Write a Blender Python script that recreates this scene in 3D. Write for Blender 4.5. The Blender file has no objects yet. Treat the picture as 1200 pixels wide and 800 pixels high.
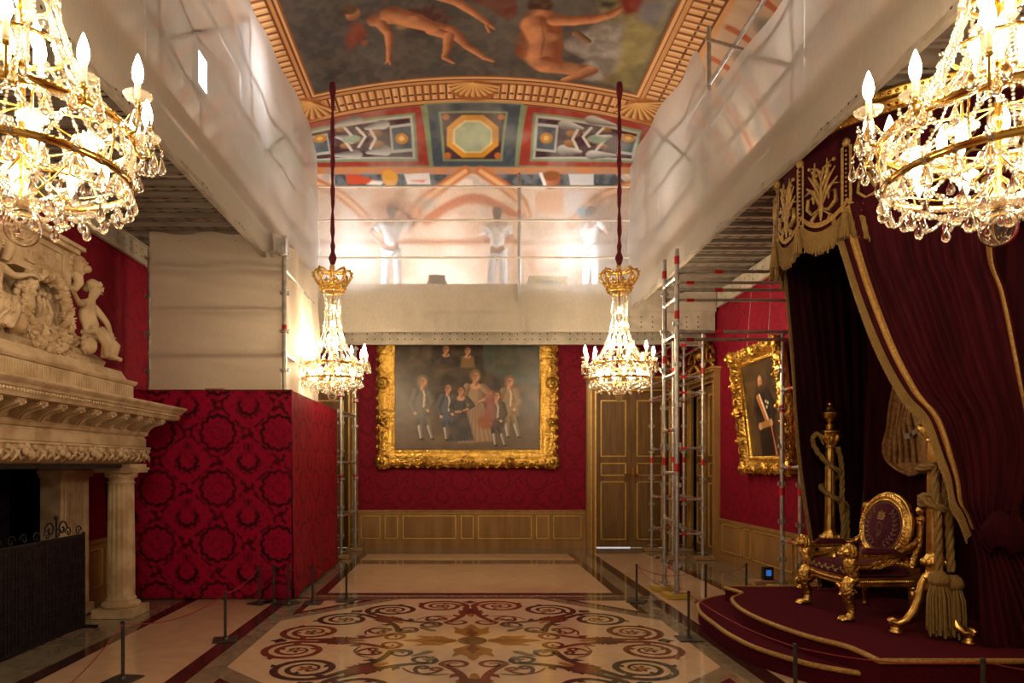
import bpy, bmesh, math, random
import numpy as np
from mathutils import Vector, Matrix, Euler
random.seed(7); RNG = np.random.default_rng(7)
PI = math.pi
sc = bpy.context.scene
COL = sc.collection
F, VX, VY, H = 800.0, 541.0, 545.0, 1.65      # lens in pixels of a 1200 px frame, vanishing point, eye height

def srgb(r, g, b):
    def f(c):
        c /= 255.0
        return c/12.92 if c <= .04045 else ((c+.055)/1.055)**2.4
    return (f(r), f(g), f(b))

# ------------------------------------------------------------------ mesh builder
def V(*a): return Vector(a)
class MB:
    def __init__(s): s.v = []; s.f = []; s.m = []; s.s = []
    def add(s, vs, fs, M=None, mi=0, smooth=False):
        o = len(s.v)
        if M is not None: s.v.extend((M @ Vector(p))[:] for p in vs)
        else: s.v.extend(tuple(p) for p in vs)
        for f in fs:
            s.f.append([i+o for i in f]); s.m.append(mi); s.s.append(smooth)
        return s
    def box(s, x0, x1, y0, y1, z0, z1, M=None, mi=0):
        vs = [(x0,y0,z0),(x1,y0,z0),(x1,y1,z0),(x0,y1,z0),(x0,y0,z1),(x1,y0,z1),(x1,y1,z1),(x0,y1,z1)]
        fs = [(0,3,2,1),(4,5,6,7),(0,1,5,4),(1,2,6,5),(2,3,7,6),(3,0,4,7)]
        return s.add(vs, fs, M, mi)
    def lathe(s, prof, n=16, M=None, mi=0, flute=None, smooth=True, arc=2*PI):
        vs, fs = [], []
        k = len(prof); closed = abs(arc-2*PI) < 1e-6
        cols = n if closed else n+1
        for i in range(cols):
            a = arc*i/n
            for (r, z) in prof:
                rr = r*(flute(a, z) if flute else 1)
                vs.append((rr*math.cos(a), rr*math.sin(a), z))
        for i in range(n):
            j = (i+1) % cols
            for q in range(k-1):
                a, b, c, d = i*k+q, j*k+q, j*k+q+1, i*k+q+1
                if prof[q][0] < 1e-6: fs.append((a, c, d))
                elif prof[q+1][0] < 1e-6: fs.append((a, b, d))
                else: fs.append((a, b, c, d))
        return s.add(vs, fs, M, mi, smooth)
    def tube(s, path, r, n=8, closed=False, mi=0, M=None, smooth=True, flat=1.0, up=None):
        P = [Vector(p) for p in path]; k = len(P)
        R = r if isinstance(r, (list, tuple)) else [r]*k
        T = []
        for i in range(k):
            a = P[(i-1) % k] if (closed or i > 0) else P[i]
            b = P[(i+1) % k] if (closed or i < k-1) else P[i]
            t = (b-a)
            T.append(t.normalized() if t.length > 1e-9 else Vector((0,0,1)))
        u = Vector(up) if up else (Vector((0,0,1)) if abs(T[0].z) < .9 else Vector((1,0,0)))
        vs, fs = [], []
        for i in range(k):
            t = T[i]; u = (u - t*u.dot(t))
            if u.length < 1e-6: u = t.orthogonal()
            u.normalize(); w = t.cross(u)
            for q in range(n):
                a = 2*PI*q/n
                vs.append(P[i] + u*(math.cos(a)*R[i]*flat) + w*(math.sin(a)*R[i]))
        m = k if closed else k-1
        for i in range(m):
            j = (i+1) % k
            for q in range(n):
                p = (q+1) % n
                fs.append((i*n+q, i*n+p, j*n+p, j*n+q))
        s.add(vs, fs, M, mi, smooth)
        if not closed:
            s.add(vs[:n], [tuple(range(n))[::-1]], M, mi); s.add(vs[-n:], [tuple(range(n))], M, mi)
        return s
    def cyl(s, p0, p1, r, n=10, mi=0, r1=None, M=None):
        return s.tube([p0, p1], [r, r if r1 is None else r1], n, mi=mi, M=M)
    def sph(s, c, r, sx=1, sy=1, sz=1, n=10, m=6, mi=0, M=None, R=None):
        vs, fs = [], []
        for i in range(m+1):
            b = -PI/2 + PI*i/m
            for j in range(n):
                a = 2*PI*j/n
                p = Vector((r*sx*math.cos(b)*math.cos(a), r*sy*math.cos(b)*math.sin(a), r*sz*math.sin(b)))
                if R is not None: p = R @ p
                vs.append(p + Vector(c))
        for i in range(m):
            for j in range(n):
                k = (j+1) % n
                if i == 0: fs.append((j, n+k, n+j))
                elif i == m-1: fs.append((i*n+j, i*n+k, (i+1)*n+j))
                else: fs.append((i*n+j, i*n+k, (i+1)*n+k, (i+1)*n+j))
        return s.add(vs, fs, M, mi, True)
    def prism(s, poly, z0, z1, M=None, mi=0, smooth=False):
        n = len(poly)
        ar = sum(poly[i][0]*poly[(i+1) % n][1]-poly[(i+1) % n][0]*poly[i][1] for i in range(n))
        if ar < 0: poly = poly[::-1]
        vs = [(p[0], p[1], z0) for p in poly] + [(p[0], p[1], z1) for p in poly]
        s.add(vs, [tuple(range(n))[::-1], tuple(range(n, 2*n))], M, mi)
        s.add(vs, [(i, (i+1) % n, n+(i+1) % n, n+i) for i in range(n)], M, mi, smooth)
        return s
    def sheet(s, fn, nu, nv, M=None, mi=0, smooth=True):
        vs = [fn(i/nu, j/nv) for j in range(nv+1) for i in range(nu+1)]
        w = nu+1
        fs = [(j*w+i, j*w+i+1, (j+1)*w+i+1, (j+1)*w+i) for j in range(nv) for i in range(nu)]
        return s.add(vs, fs, M, mi, smooth)
    def sweep(s, prof, path, closed=False, mi=0, smooth=False, nrm=None):
        """profile (out, z) swept along a horizontal path; out = to the right of travel"""
        P = [Vector(p) for p in path]; k = len(P); n = len(prof); vs, fs = [], []
        for i in range(k):
            a = P[i-1] if (closed or i > 0) else None
            b = P[(i+1) % k] if (closed or i < k-1) else None
            d1 = (P[i]-a).normalized() if a is not None else None
            d2 = (b-P[i]).normalized() if b is not None else None
            d1 = d1 or d2; d2 = d2 or d1
            n1 = Vector((d1.y, -d1.x, 0)); n2 = Vector((d2.y, -d2.x, 0))
            o = (n1+n2); o = o/max(o.dot(n1), .2)
            for (q, z) in prof: vs.append(P[i]+o*q+Vector((0,0,z)))
        for i in range(k if closed else k-1):
            j = (i+1) % k
            for q in range(n-1): fs.append((i*n+q, i*n+q+1, j*n+q+1, j*n+q))
        s.add(vs, fs, None, mi, smooth)
        if not closed:
            s.add(vs[:n], [tuple(range(n))], None, mi); s.add(vs[-n:], [tuple(range(n))[::-1]], None, mi)
        return s
    def mesh(s, name, mats):
        me = bpy.data.meshes.new(name)
        me.from_pydata(s.v, [], s.f)
        for m in (mats if isinstance(mats, (list, tuple)) else [mats]): me.materials.append(m)
        me.polygons.foreach_set('material_index', s.m)
        me.polygons.foreach_set('use_smooth', s.s)
        me.update()
        return me
    def build(s, name, mats, parent=None, loc=None, bevel=0, normals=False):
        me = s.mesh(name, mats)
        if normals:
            bm = bmesh.new(); bm.from_mesh(me); bmesh.ops.recalc_face_normals(bm, faces=bm.faces); bm.to_mesh(me); bm.free()
        o = bpy.data.objects.new(name, me); COL.objects.link(o)
        if parent: o.parent = parent
        if loc: o.location = loc
        if bevel:
            b = o.modifiers.new('bevel', 'BEVEL'); b.width = bevel; b.segments = 2; b.limit_method = 'ANGLE'; b.angle_limit = .6
        return o

def tag(o, label=None, cat=None, group=None, kind=None):
    if label: o['label'] = label
    if cat: o['category'] = cat
    if group: o['group'] = group
    if kind: o['kind'] = kind
    return o
def thing(name, label, cat, loc=(0,0,0), rz=0, group=None):
    o = bpy.data.objects.new(name, None); COL.objects.link(o)
    o.empty_display_size = .1; o.location = loc; o.rotation_euler = (0,0,rz)
    return tag(o, label, cat, group)
def struct(o, label=None, cat=None):
    o['kind'] = 'structure'
    return tag(o, label, cat)
def copy_tree(o, parent=None):
    c = o.copy(); COL.objects.link(c)
    if parent: c.parent = parent
    for ch in [q for q in o.children]: copy_tree(ch, c)
    return c

def skin(name, verts, edges, radii, mat, parent=None, root=0, sub=2, loc=None, disp=0):
    me = bpy.data.meshes.new(name); me.from_pydata(verts, edges, []); me.materials.append(mat); me.update()
    o = bpy.data.objects.new(name, me); COL.objects.link(o)
    if parent: o.parent = parent
    if loc: o.location = loc
    m = o.modifiers.new('skin', 'SKIN'); m.use_smooth_shade = True; m.branch_smoothing = .4
    if not me.skin_vertices:
        me.attributes  # layer is made with the modifier
    lay = me.skin_vertices[0].data if len(me.skin_vertices) else None
    if lay is None:
        bm = bmesh.new(); bm.from_mesh(me); L = bm.verts.layers.skin.verify(); bm.to_mesh(me); bm.free()
        lay = me.skin_vertices[0].data
    for i, r in enumerate(radii):
        lay[i].radius = (r, r) if not isinstance(r, tuple) else r
        lay[i].use_root = (i == root)
    s = o.modifiers.new('sub', 'SUBSURF'); s.levels = sub; s.render_levels = sub
    return o

# ------------------------------------------------------------------ node materials
class X:
    """a socket with operators: every operation adds one Math node"""
    def __init__(s, nt, sk): s.nt = nt; s.k = sk
    def _m(s, op, b=None, c=None):
        n = s.nt.nodes.new('ShaderNodeMath'); n.operation = op
        s.nt.links.new(s.k, n.inputs[0])
        for i, q in ((1, b), (2, c)):
            if q is None: continue
            if isinstance(q, X): s.nt.links.new(q.k, n.inputs[i])
            else: n.inputs[i].default_value = q
        return X(s.nt, n.outputs[0])
    def __add__(s, o): return s._m('ADD', o)
    def __sub__(s, o): return s._m('SUBTRACT', o)
    def __mul__(s, o): return s._m('MULTIPLY', o)
    def __truediv__(s, o): return s._m('DIVIDE', o)
    __radd__ = __add__; __rmul__ = __mul__
    def rsub(s, a): return (s*-1.0)+a
    def sin(s): return s._m('SINE')
    def cos(s): return s._m('COSINE')
    def abs(s): return s._m('ABSOLUTE')
    def fr(s): return s._m('FRACT')
    def sqrt(s): return s._m('SQRT')
    def max(s, o): return s._m('MAXIMUM', o)
    def min(s, o): return s._m('MINIMUM', o)
    def atan2(s, o): return s._m('ARCTAN2', o)
    def below(s, a, soft):       # 1 below a, soft edge
        return smooth(s, a+soft, a-soft)
def smooth(x, lo, hi):
    n = x.nt.nodes.new('ShaderNodeMapRange'); n.interpolation_type = 'SMOOTHSTEP'
    x.nt.links.new(x.k, n.inputs[0])
    if lo > hi:
        n.inputs[1].default_value, n.inputs[2].default_value, n.inputs[3].default_value, n.inputs[4].default_value = hi, lo, 1, 0
    else:
        n.inputs[1].default_value, n.inputs[2].default_value, n.inputs[3].default_value, n.inputs[4].default_value = lo, hi, 0, 1
    return X(x.nt, n.outputs[0])
def mixc(nt, fac, a, b):
    n = nt.nodes.new('ShaderNodeMix'); n.data_type = 'RGBA'
    for i, q in ((0, fac), (6, a), (7, b)):
        if isinstance(q, X): nt.links.new(q.k, n.inputs[i])
        elif hasattr(q, 'links'): nt.links.new(q, n.inputs[i])
        elif i == 0: n.inputs[i].default_value = q
        else: n.inputs[i].default_value = (*q, 1)
    return n.outputs[2]
def newmat(name):
    m = bpy.data.materials.new(name); m.use_nodes = True
    nt = m.node_tree
    return m, nt, nt.nodes['Principled BSDF']
def coords(nt, kind='Object'):
    return nt.nodes.new('ShaderNodeTexCoord').outputs[kind]
def noise(nt, co, scale, detail=4, dist=0, stretch=None):
    n = nt.nodes.new('ShaderNodeTexNoise'); n.inputs['Scale'].default_value = scale
    n.inputs['Detail'].default_value = detail; n.inputs['Distortion'].default_value = dist
    if stretch:
        mp = nt.nodes.new('ShaderNodeMapping'); mp.inputs['Scale'].default_value = stretch
        nt.links.new(co, mp.inputs[0]); co = mp.outputs[0]
    nt.links.new(co, n.inputs['Vector'])
    return X(nt, n.outputs[0])
def bump(nt, bs, h, strength, dist=.01):
    b = nt.nodes.new('ShaderNodeBump'); b.inputs['Strength'].default_value = strength; b.inputs['Distance'].default_value = dist
    nt.links.new(h.k, b.inputs['Height']); nt.links.new(b.outputs[0], bs.inputs['Normal'])
def mk(name, c1, c2=None, scale=8, rough=.5, metal=0, bmp=0, bscale=40, bdist=.01, stretch=None, lo=.35, hi=.65, sheen=0, sheen_tint=(1,1,1), spec=.5, coat=0, detail=5, distort=0, vor=False, bstretch=None):
    m, nt, bs = newmat(name)
    co = coords(nt)
    if c2 is not None:
        nz = smooth(noise(nt, co, scale, detail, distort, stretch), lo, hi)
        nt.links.new(mixc(nt, nz, c1, c2), bs.inputs['Base Color'])
    else: bs.inputs['Base Color'].default_value = (*c1, 1)
    bs.inputs['Roughness'].default_value = rough; bs.inputs['Metallic'].default_value = metal
    bs.inputs['Specular IOR Level'].default_value = spec
    if sheen:
        bs.inputs['Sheen Weight'].default_value = sheen; bs.inputs['Sheen Tint'].default_value = (*sheen_tint, 1); bs.inputs['Sheen Roughness'].default_value = .4
    if coat: bs.inputs['Coat Weight'].default_value = coat; bs.inputs['Coat Roughness'].default_value = .1
    if bmp:
        if vor:
            n = nt.nodes.new('ShaderNodeTexVoronoi'); n.inputs['Scale'].default_value = bscale; n.feature = 'SMOOTH_F1'
            nt.links.new(co, n.inputs['Vector']); h = X(nt, n.outputs[0]) + noise(nt, co, bscale*1.7, 2)*.5
        else: h = noise(nt, co, bscale, 4, 0, bstretch)
        bump(nt, bs, h, bmp, bdist)
    return m

M = {}
gold1, gold2 = (.82,.55,.16), (.52,.30,.07)
M['gold'] = mk('gilded_metal', gold1, gold2, 9, .3, 1, .25, 60, .004)
M['goldcarved'] = mk('carved_gilding', (.86,.57,.16), (.54,.32,.07), 14, .33, 1, .75, 38, .011, vor=True)
M['goldframe'] = mk('gilded_frame', (.87,.57,.13), (.60,.35,.07), 10, .34, 1, .8, 26, .018, vor=True)
M['brass'] = mk('polished_brass', (.85,.56,.16), (.66,.40,.09), 20, .2, 1)
M['goldpaint'] = mk('gold_leaf_line', (.80,.54,.15), (.66,.42,.10), 12, .35, .5)
M['stone'] = mk('carved_limestone', srgb(208,186,154), srgb(178,152,118), 5, .75, 0, .35, 55, .008, spec=.2)
M['stonecarved'] = mk('carved_limestone_relief', srgb(208,186,154), srgb(172,146,112), 6, .75, 0, 1.0, 24, .03, vor=True, spec=.2)
M['soot'] = mk('sooty_brick', (.012,.010,.010), (.03,.022,.02), 10, .9, 0, .4, 30)
M['iron'] = mk('black_wrought_iron', (.016,.012,.015), (.03,.02,.03), 12, .55, .6)
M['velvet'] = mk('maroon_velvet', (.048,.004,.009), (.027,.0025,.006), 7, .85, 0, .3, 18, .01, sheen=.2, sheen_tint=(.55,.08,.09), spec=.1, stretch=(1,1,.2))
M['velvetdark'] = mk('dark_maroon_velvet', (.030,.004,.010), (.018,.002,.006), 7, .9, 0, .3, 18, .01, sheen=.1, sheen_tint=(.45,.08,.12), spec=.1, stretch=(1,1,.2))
M['velvetseat'] = mk('plum_velvet_upholstery', (.075,.010,.022), (.045,.006,.014), 30, .8, 0, .2, 60, .004, sheen=.3, sheen_tint=(.6,.2,.25), spec=.1)
M['carpet'] = mk('burgundy_carpet', (.075,.006,.015), (.048,.004,.010), 60, .95, 0, .3, 300, .003, sheen=.2, sheen_tint=(.6,.1,.15), spec=.05)
M['braid'] = mk('gold_braid', (.50,.30,.085), (.33,.185,.045), 50, .6, .25, .6, 160, .004)
M['fringe'] = mk('gold_bullion_fringe', (.36,.225,.065), (.20,.12,.03), 60, .65, .25, .7, 200, .004, stretch=(6,6,.5), bstretch=(6,6,.4))
M['embroid'] = mk('gold_embroidery', (.45,.29,.10), (.30,.18,.05), 40, .55, .35, .8, 120, .004)
M['embroidfaint'] = mk('faint_embroidery', (.17,.075,.05), (.12,.05,.036), 60, .7, .1, .5, 150, .003)
M['oak'] = mk('oak_panelling', (.34,.19,.068), (.25,.13,.042), 6, .42, 0, .12, 40, .003, stretch=(1,1,.12), spec=.35, detail=7)
M['oakdark'] = mk('dark_oak_door', (.21,.115,.042), (.145,.075,.026), 6, .42, 0, .12, 40, .003, stretch=(4,4,.3), spec=.35, detail=7)
M['steel'] = mk('galvanised_steel', (.58,.56,.53), (.42,.41,.39), 14, .42, .8, .1, 60)
M['steeldeck'] = mk('galvanised_deck', (.42,.38,.33), (.30,.27,.235), 6, .5, .45, .15, 50, stretch=(.3,1,1))
M['girder'] = mk('pale_steel_girder', (.52,.47,.40), (.40,.36,.30), 5, .55, .15, .1, 40)
M['redtape'] = mk('red_tape', (.52,.012,.014), None, rough=.4)
M['padwood'] = mk('pale_timber_block', (.40,.24,.11), (.27,.15,.06), 14, .7, 0, .1, 60, stretch=(1,6,6))
M['post'] = mk('grey_post_metal', (.045,.042,.040), (.07,.064,.06), 20, .4, .5)
M['cord'] = mk('red_cord', (.24,.015,.015), None, rough=.7)
M['ropered'] = mk('crimson_cord_sleeve', (.16,.006,.018), (.09,.003,.010), 24, .8, 0, .6, 30, .01, sheen=.3, sheen_tint=(.8,.1,.2), stretch=(1,1,.3), bstretch=(2,2,.4))
M['hole'] = mk('dark_perforation', (.03,.027,.024), None, rough=.8)
M['white'] = mk('white_workwear', (.78,.78,.80), (.68,.68,.72), 9, .85, 0, .25, 25, .01)
M['skin'] = mk('skin', (.52,.28,.19), (.46,.24,.16), 9, .55)
M['hair'] = mk('brown_hair', (.05,.03,.018), (.09,.05,.03), 60, .6)
M['paper'] = mk('white_paper', (.82,.82,.80), None, rough=.8)
M['yellow'] = mk('yellow_plastic', (.50,.36,.05), None, rough=.4)
M['beige'] = mk('beige_mantle_embroidery', srgb(176,136,84), srgb(140,100,58), 22, .7, .1, .7, 60, .008)
M['ivorycloth'] = mk('ivory_silk', (.36,.30,.22), None, rough=.7)
M['railglint'] = mk('painted_highlight_tube', (.80,.77,.72), None, rough=.45)  # pale colour stands in for highlights where the net wraps the rails
M['black'] = mk('black_plastic', (.012,.012,.014), None, rough=.4)
M['ivory'] = mk('ivory_candle_sleeve', (.85,.70,.45), None, rough=.4)

def emit(name, c, s):
    m, nt, bs = newmat(name)
    bs.inputs['Base Color'].default_value = (*c, 1); bs.inputs['Emission Color'].default_value = (*c, 1); bs.inputs['Emission Strength'].default_value = s
    return m
M['bulb'] = emit('glowing_bulb', (1.0,.75,.46), 135)
M['led'] = emit('led_work_lamp', (.95,.96,1.0), 26)
M['doorlight'] = emit('painted_door_light', (.85,.92,1.0), .35)  # glow put in for light leaking from the next room
M['screen'] = emit('blue_display', (.05,.25,1.0), .22)

def crystal(name, tr, gl, df):
    m, nt, bs = newmat(name); nt.nodes.remove(bs); out = nt.nodes['Material Output']
    t = nt.nodes.new('ShaderNodeBsdfTransparent'); t.inputs[0].default_value = (1,.97,.92,1)
    g = nt.nodes.new('ShaderNodeBsdfGlossy'); g.inputs['Roughness'].default_value = .12; g.inputs[0].default_value = (.62,.58,.50,1)
    d = nt.nodes.new('ShaderNodeBsdfTranslucent'); d.inputs[0].default_value = (.95,.90,.80,1)
    d2 = nt.nodes.new('ShaderNodeBsdfDiffuse'); d2.inputs[0].default_value = (.95,.90,.80,1)
    def mx(f, a, b):
        n = nt.nodes.new('ShaderNodeMixShader'); n.inputs[0].default_value = f
        nt.links.new(a.outputs[0], n.inputs[1]); nt.links.new(b.outputs[0], n.inputs[2]); return n
    tot = gl+df
    nt.links.new(mx(1-tr, t, mx(df/tot, g, mx(.5, d, d2))).outputs[0], out.inputs[0])
    return m
M['crystal'] = crystal('cut_crystal_beads', .50, .42, .08)
M['pan'] = crystal('glass_drip_pan', .72, .20, .08)
def clear(name):
    m, nt, bs = newmat(name)
    bs.inputs['Base Color'].default_value = (1,.985,.96,1); bs.inputs['Transmission Weight'].default_value = 1
    bs.inputs['Roughness'].default_value = 0.0; bs.inputs['IOR'].default_value = 1.5
    return m
M['glass'] = clear('clear_glass_drops')

def net(name, opac, c=(.80,.76,.70), tl=.5, scale=2.2):
    m, nt, bs = newmat(name); nt.nodes.remove(bs); out = nt.nodes['Material Output']
    co = coords(nt)
    t = nt.nodes.new('ShaderNodeBsdfTransparent')
    d = nt.nodes.new('ShaderNodeBsdfDiffuse'); l = nt.nodes.new('ShaderNodeBsdfTranslucent')
    nz = noise(nt, co, scale, 4)
    w = noise(nt, co, 60, 3, 0, (1,1,.25))
    cc = mixc(nt, smooth(nz, .3, .7), c, tuple(q*.93 for q in c))
    nt.links.new(cc, d.inputs[0]); nt.links.new(cc, l.inputs[0])
    a = nt.nodes.new('ShaderNodeMixShader'); a.inputs[0].default_value = tl
    nt.links.new(d.outputs[0], a.inputs[1]); nt.links.new(l.outputs[0], a.inputs[2])
    b = nt.nodes.new('ShaderNodeMixShader')
    nt.links.new(((w-.5)*.18+(nz-.5)*.12+opac).k, b.inputs[0])
    nt.links.new(t.outputs[0], b.inputs[1]); nt.links.new(a.outputs[0], b.inputs[2])
    nt.links.new(b.outputs[0], out.inputs[0])
    return m
M['netback'] = net('debris_net_sheer', .42)
M['netside'] = net('debris_net', .74)
M['scrim'] = net('unbleached_scrim', .93, (.74,.66,.56), .3)
M['scrimthin'] = net('scrim_thin', .86, (.78,.70,.60), .3)

def damask(name, plane, red, dark, con, mid):
    """woven silk: wreath medallions and small lozenges on a half drop, 0.75 x 0.68 m"""
    m, nt, bs = newmat(name)
    co = coords(nt)
    sp = nt.nodes.new('ShaderNodeSeparateXYZ'); nt.links.new(co, sp.inputs[0])
    u = X(nt, sp.outputs[0 if plane == 'x' else 1]); v = X(nt, sp.outputs[2])
    wob = noise(nt, co, 26, 3)-.5
    u = u + wob*.05; v = v + (noise(nt, co, 23, 3, .3)-.5)*.05
    PU, PV = .75, .683
    def cell(ou, ov):
        x = ((u/PU+ou).fr()-.5)*PU; y = ((v/PV+ov).fr()-.5)*PV
        return x, y, (x*x+y*y).sqrt(), y.atan2(x)
    xa, ya, ra, ta = cell(.5, .5)
    xb, yb, rb, tb = cell(0., 0.)
    # wreath
    lob = (ta*6.0).cos().abs()
    ringA = (ra - (lob*.026+.192)).abs().below(.021, .011)
    petA = ((ta*6.0).sin().abs()).below(.16, .12)*smooth(ra, .19, .16)*smooth(ra, .05, .09)
    eyeA = (ra - ((ta*5).cos().abs()*.02+.06)).abs().below(.010, .008)
    # small medallion with a lozenge
    ringB = (rb - ((tb*4).cos().abs()*.016+.105)).abs().below(.024, .012)*(smooth(yb, .10, .02)*.75+.25)
    ringB = ringB.max((rb-.155).abs().below(.012, .010)*smooth(yb, .0, -.05)*(((tb*14).cos()*.5+.5)))
    loz = (xb.abs()*1.0+yb.abs()*.85).below(.068, .008)
    crown = ((xb.abs()).below(.05, .012))*((yb-.175).abs().below(.045, .014))*(((xb*120).cos()*.5+.5)*.8+.2)
    # vine lattice between
    gl = ((u*(2*PI/PU)).cos()+(v*(2*PI/PV)).cos())
    lat = gl.abs().below(.15, .08)*smooth((u*61+v*23).sin()+(v*57-u*19).sin(), -.9, .2)
    # palmette shading in the field
    pet = smooth((ta*5+(ra*38).sin()*1.4).cos()*(ra*46).cos(), .15, .6)*ra.below(.19, .015)
    leaf = smooth((u*44).sin()*(v*40).sin()+(u*23+v*31).sin()*.5, .25, .75)*(1.0*ringA).rsub(1)
    dk = ringA.max(ringB).max(lat*.9).max(crown*.95).max(petA*.30).max(eyeA*.35)
    md = (pet*.55).max(leaf*.55)
    c = mixc(nt, (md*mid).min(1.0), red, tuple(a*.45+b*.55 for a, b in zip(red, dark)))
    c = mixc(nt, (dk*con).min(1.0), c, dark)
    fz = noise(nt, co, 3, 3)
    c = mixc(nt, smooth(fz, .3, .75)*.25, c, tuple(q*.7 for q in red))
    nt.links.new(c, bs.inputs['Base Color'])
    bs.inputs['Roughness'].default_value = .6; bs.inputs['Specular IOR Level'].default_value = .12
    return m
M['damback'] = damask('crimson_damask_wall_silk', 'x', (.225,.005,.022), (.065,.003,.010), .55, .7)
M['damside'] = damask('crimson_damask_side_silk', 'y', (.235,.006,.024), (.09,.004,.012), .5, .6)
M['dampanel'] = damask('printed_damask_hoarding', 'x', (.37,.003,.042), (.036,.002,.009), 1.0, .9)
M['dampanels'] = damask('printed_damask_hoarding_side', 'y', (.29,.008,.024), (.075,.005,.010), .85, .5)
# ------------------------------------------------------------------ painting on dense grids (colour attribute)
def lin(c): return np.array(srgb(*c))
def fnoise(h, w, cell, seed=0):
    r = np.random.default_rng(seed); out = np.zeros((h, w)); amp = 1; tot = 0
    while cell >= 2:
        gh, gw = int(h/cell)+3, int(w/cell)+3
        g = r.random((gh, gw)); yy = np.arange(h)/cell; xx = np.arange(w)/cell
        y0 = yy.astype(int); x0 = xx.astype(int); fy = (yy-y0)[:, None]; fx = (xx-x0)[None]
        fy = fy*fy*(3-2*fy); fx = fx*fx*(3-2*fx)
        a = g[np.ix_(y0, x0)]; b = g[np.ix_(y0, x0+1)]; c = g[np.ix_(y0+1, x0)]; d = g[np.ix_(y0+1, x0+1)]
        out += amp*((a*(1-fx)+b*fx)*(1-fy)+(c*(1-fx)+d*fx)*fy); tot += amp; amp *= .55; cell /= 2
    return out/tot
class Paint:
    """a small oil painter: user coordinates x right, y down, per-pixel maps UX, UY"""
    def __init__(s, UX, UY, base):
        s.X, s.Y = UX, UY; s.h, s.w = UX.shape
        s.a = np.zeros((s.h, s.w, 3)); s.a[:] = lin(base)
    def put(s, mask, c):
        c = lin(c) if not isinstance(c, np.ndarray) else c
        s.a += mask[..., None]*(c - s.a)
    def mott(s, c, cell, amt, seed, mask=None):
        n = np.clip((fnoise(s.h, s.w, cell, seed)-.38)*3.2, 0, 1)*amt
        s.put(n if mask is None else n*mask, c)
    def poly(s, pts, c, soft=0, alpha=1):
        pts = np.array(pts, float); X, Y = s.X, s.Y
        ins = np.zeros(X.shape, bool); n = len(pts)
        for i in range(n):
            (x0, y0), (x1, y1) = pts[i], pts[(i+1) % n]
            if y0 == y1: continue
            ins ^= ((y0 > Y) != (y1 > Y)) & (X < (x1-x0)*(Y-y0)/(y1-y0)+x0)
        m = ins.astype(float)
        if soft:
            d = np.full(X.shape, 1e9)
            for i in range(n): d = np.minimum(d, s.seg(pts[i], pts[(i+1) % n])[0])
            m = np.clip(.5+np.where(ins, d, -d)/soft, 0, 1)
        s.put(m*alpha, c); return m
    def seg(s, a, b):
        ax, ay = a; dx, dy = b[0]-ax, b[1]-ay; L = dx*dx+dy*dy+1e-12
        t = np.clip(((s.X-ax)*dx+(s.Y-ay)*dy)/L, 0, 1)
        ex, ey = s.X-ax-t*dx, s.Y-ay-t*dy
        return np.sqrt(ex*ex+ey*ey), t, (ex*dy-ey*dx)/math.sqrt(L)
    def line(s, pts, c, r, soft=None, alpha=1, closed=False):
        soft = soft or r*.6
        m = np.zeros(s.X.shape)
        pts = list(pts)+([pts[0]] if closed else [])
        for a, b in zip(pts[:-1], pts[1:]): m = np.maximum(m, np.clip((r-s.seg(a, b)[0])/soft+.5, 0, 1))
        s.put(m*alpha, c)
    def limb(s, pts, radii, c, dk, side=1, soft=.25, alpha=1):
        """tapering modelled limb; dk the painted half-tone on one side"""
        for (a, b, r0, r1) in zip(pts[:-1], pts[1:], radii[:-1], radii[1:]):
            d, t, sd = s.seg(a, b); r = r0+(r1-r0)*t
            m = np.clip((r-d)/(soft*r)+.5, 0, 1)*alpha
            sh = np.clip(.5+side*sd/(r*1.3), 0, 1)[..., None]
            col = lin(c)*(1-sh)+lin(dk)*sh
            s.a += m[..., None]*(col-s.a)
    def ell(s, x, y, rx, ry, c, rot=0, soft=.3, alpha=1, dk=None, lx=-.5, ly=-.4):
        ca, sa = math.cos(rot), math.sin(rot)
        u = ((s.X-x)*ca+(s.Y-y)*sa)/rx; v = (-(s.X-x)*sa+(s.Y-y)*ca)/ry
        m = np.clip((1-np.sqrt(u*u+v*v))/soft+.5, 0, 1)*alpha
        if dk is None: s.put(m, c)
        else:
            sh = np.clip(.5-(u*lx+v*ly)*.8, 0, 1)[..., None]
            col = lin(c)*(1-sh)+lin(dk)*sh
            s.a += m[..., None]*(col-s.a)
        return m
def grid_mesh(name, P, C, mats, parent=None, solid=0, rough=.7):
    """P (h,w,3) points, C (h,w,3) linear colours"""
    h, w = P.shape[:2]
    me = bpy.data.meshes.new(name)
    i = np.arange((h-1)*(w-1)); r, c = i//(w-1), i % (w-1); a = r*w+c
    fs = np.stack([a, a+1, a+w+1, a+w], 1)
    me.vertices.add(h*w); me.vertices.foreach_set('co', P.reshape(-1).astype(np.float32))
    me.loops.add(fs.size); me.loops.foreach_set('vertex_index', fs.reshape(-1).astype(np.int32))
    me.polygons.add(len(fs)); me.polygons.foreach_set('loop_start', (np.arange(len(fs))*4).astype(np.int32))
    me.polygons.foreach_set('use_smooth', np.ones(len(fs), bool))
    at = me.color_attributes.new('paint', 'FLOAT_COLOR', 'POINT')
    at.data.foreach_set('color', np.concatenate([C, np.ones((h, w, 1))], 2).reshape(-1).astype(np.float32))
    for m in mats: me.materials.append(m)
    me.update(calc_edges=True); me.validate()
    o = bpy.data.objects.new(name, me); COL.objects.link(o)
    if parent: o.parent = parent
    return o
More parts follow.
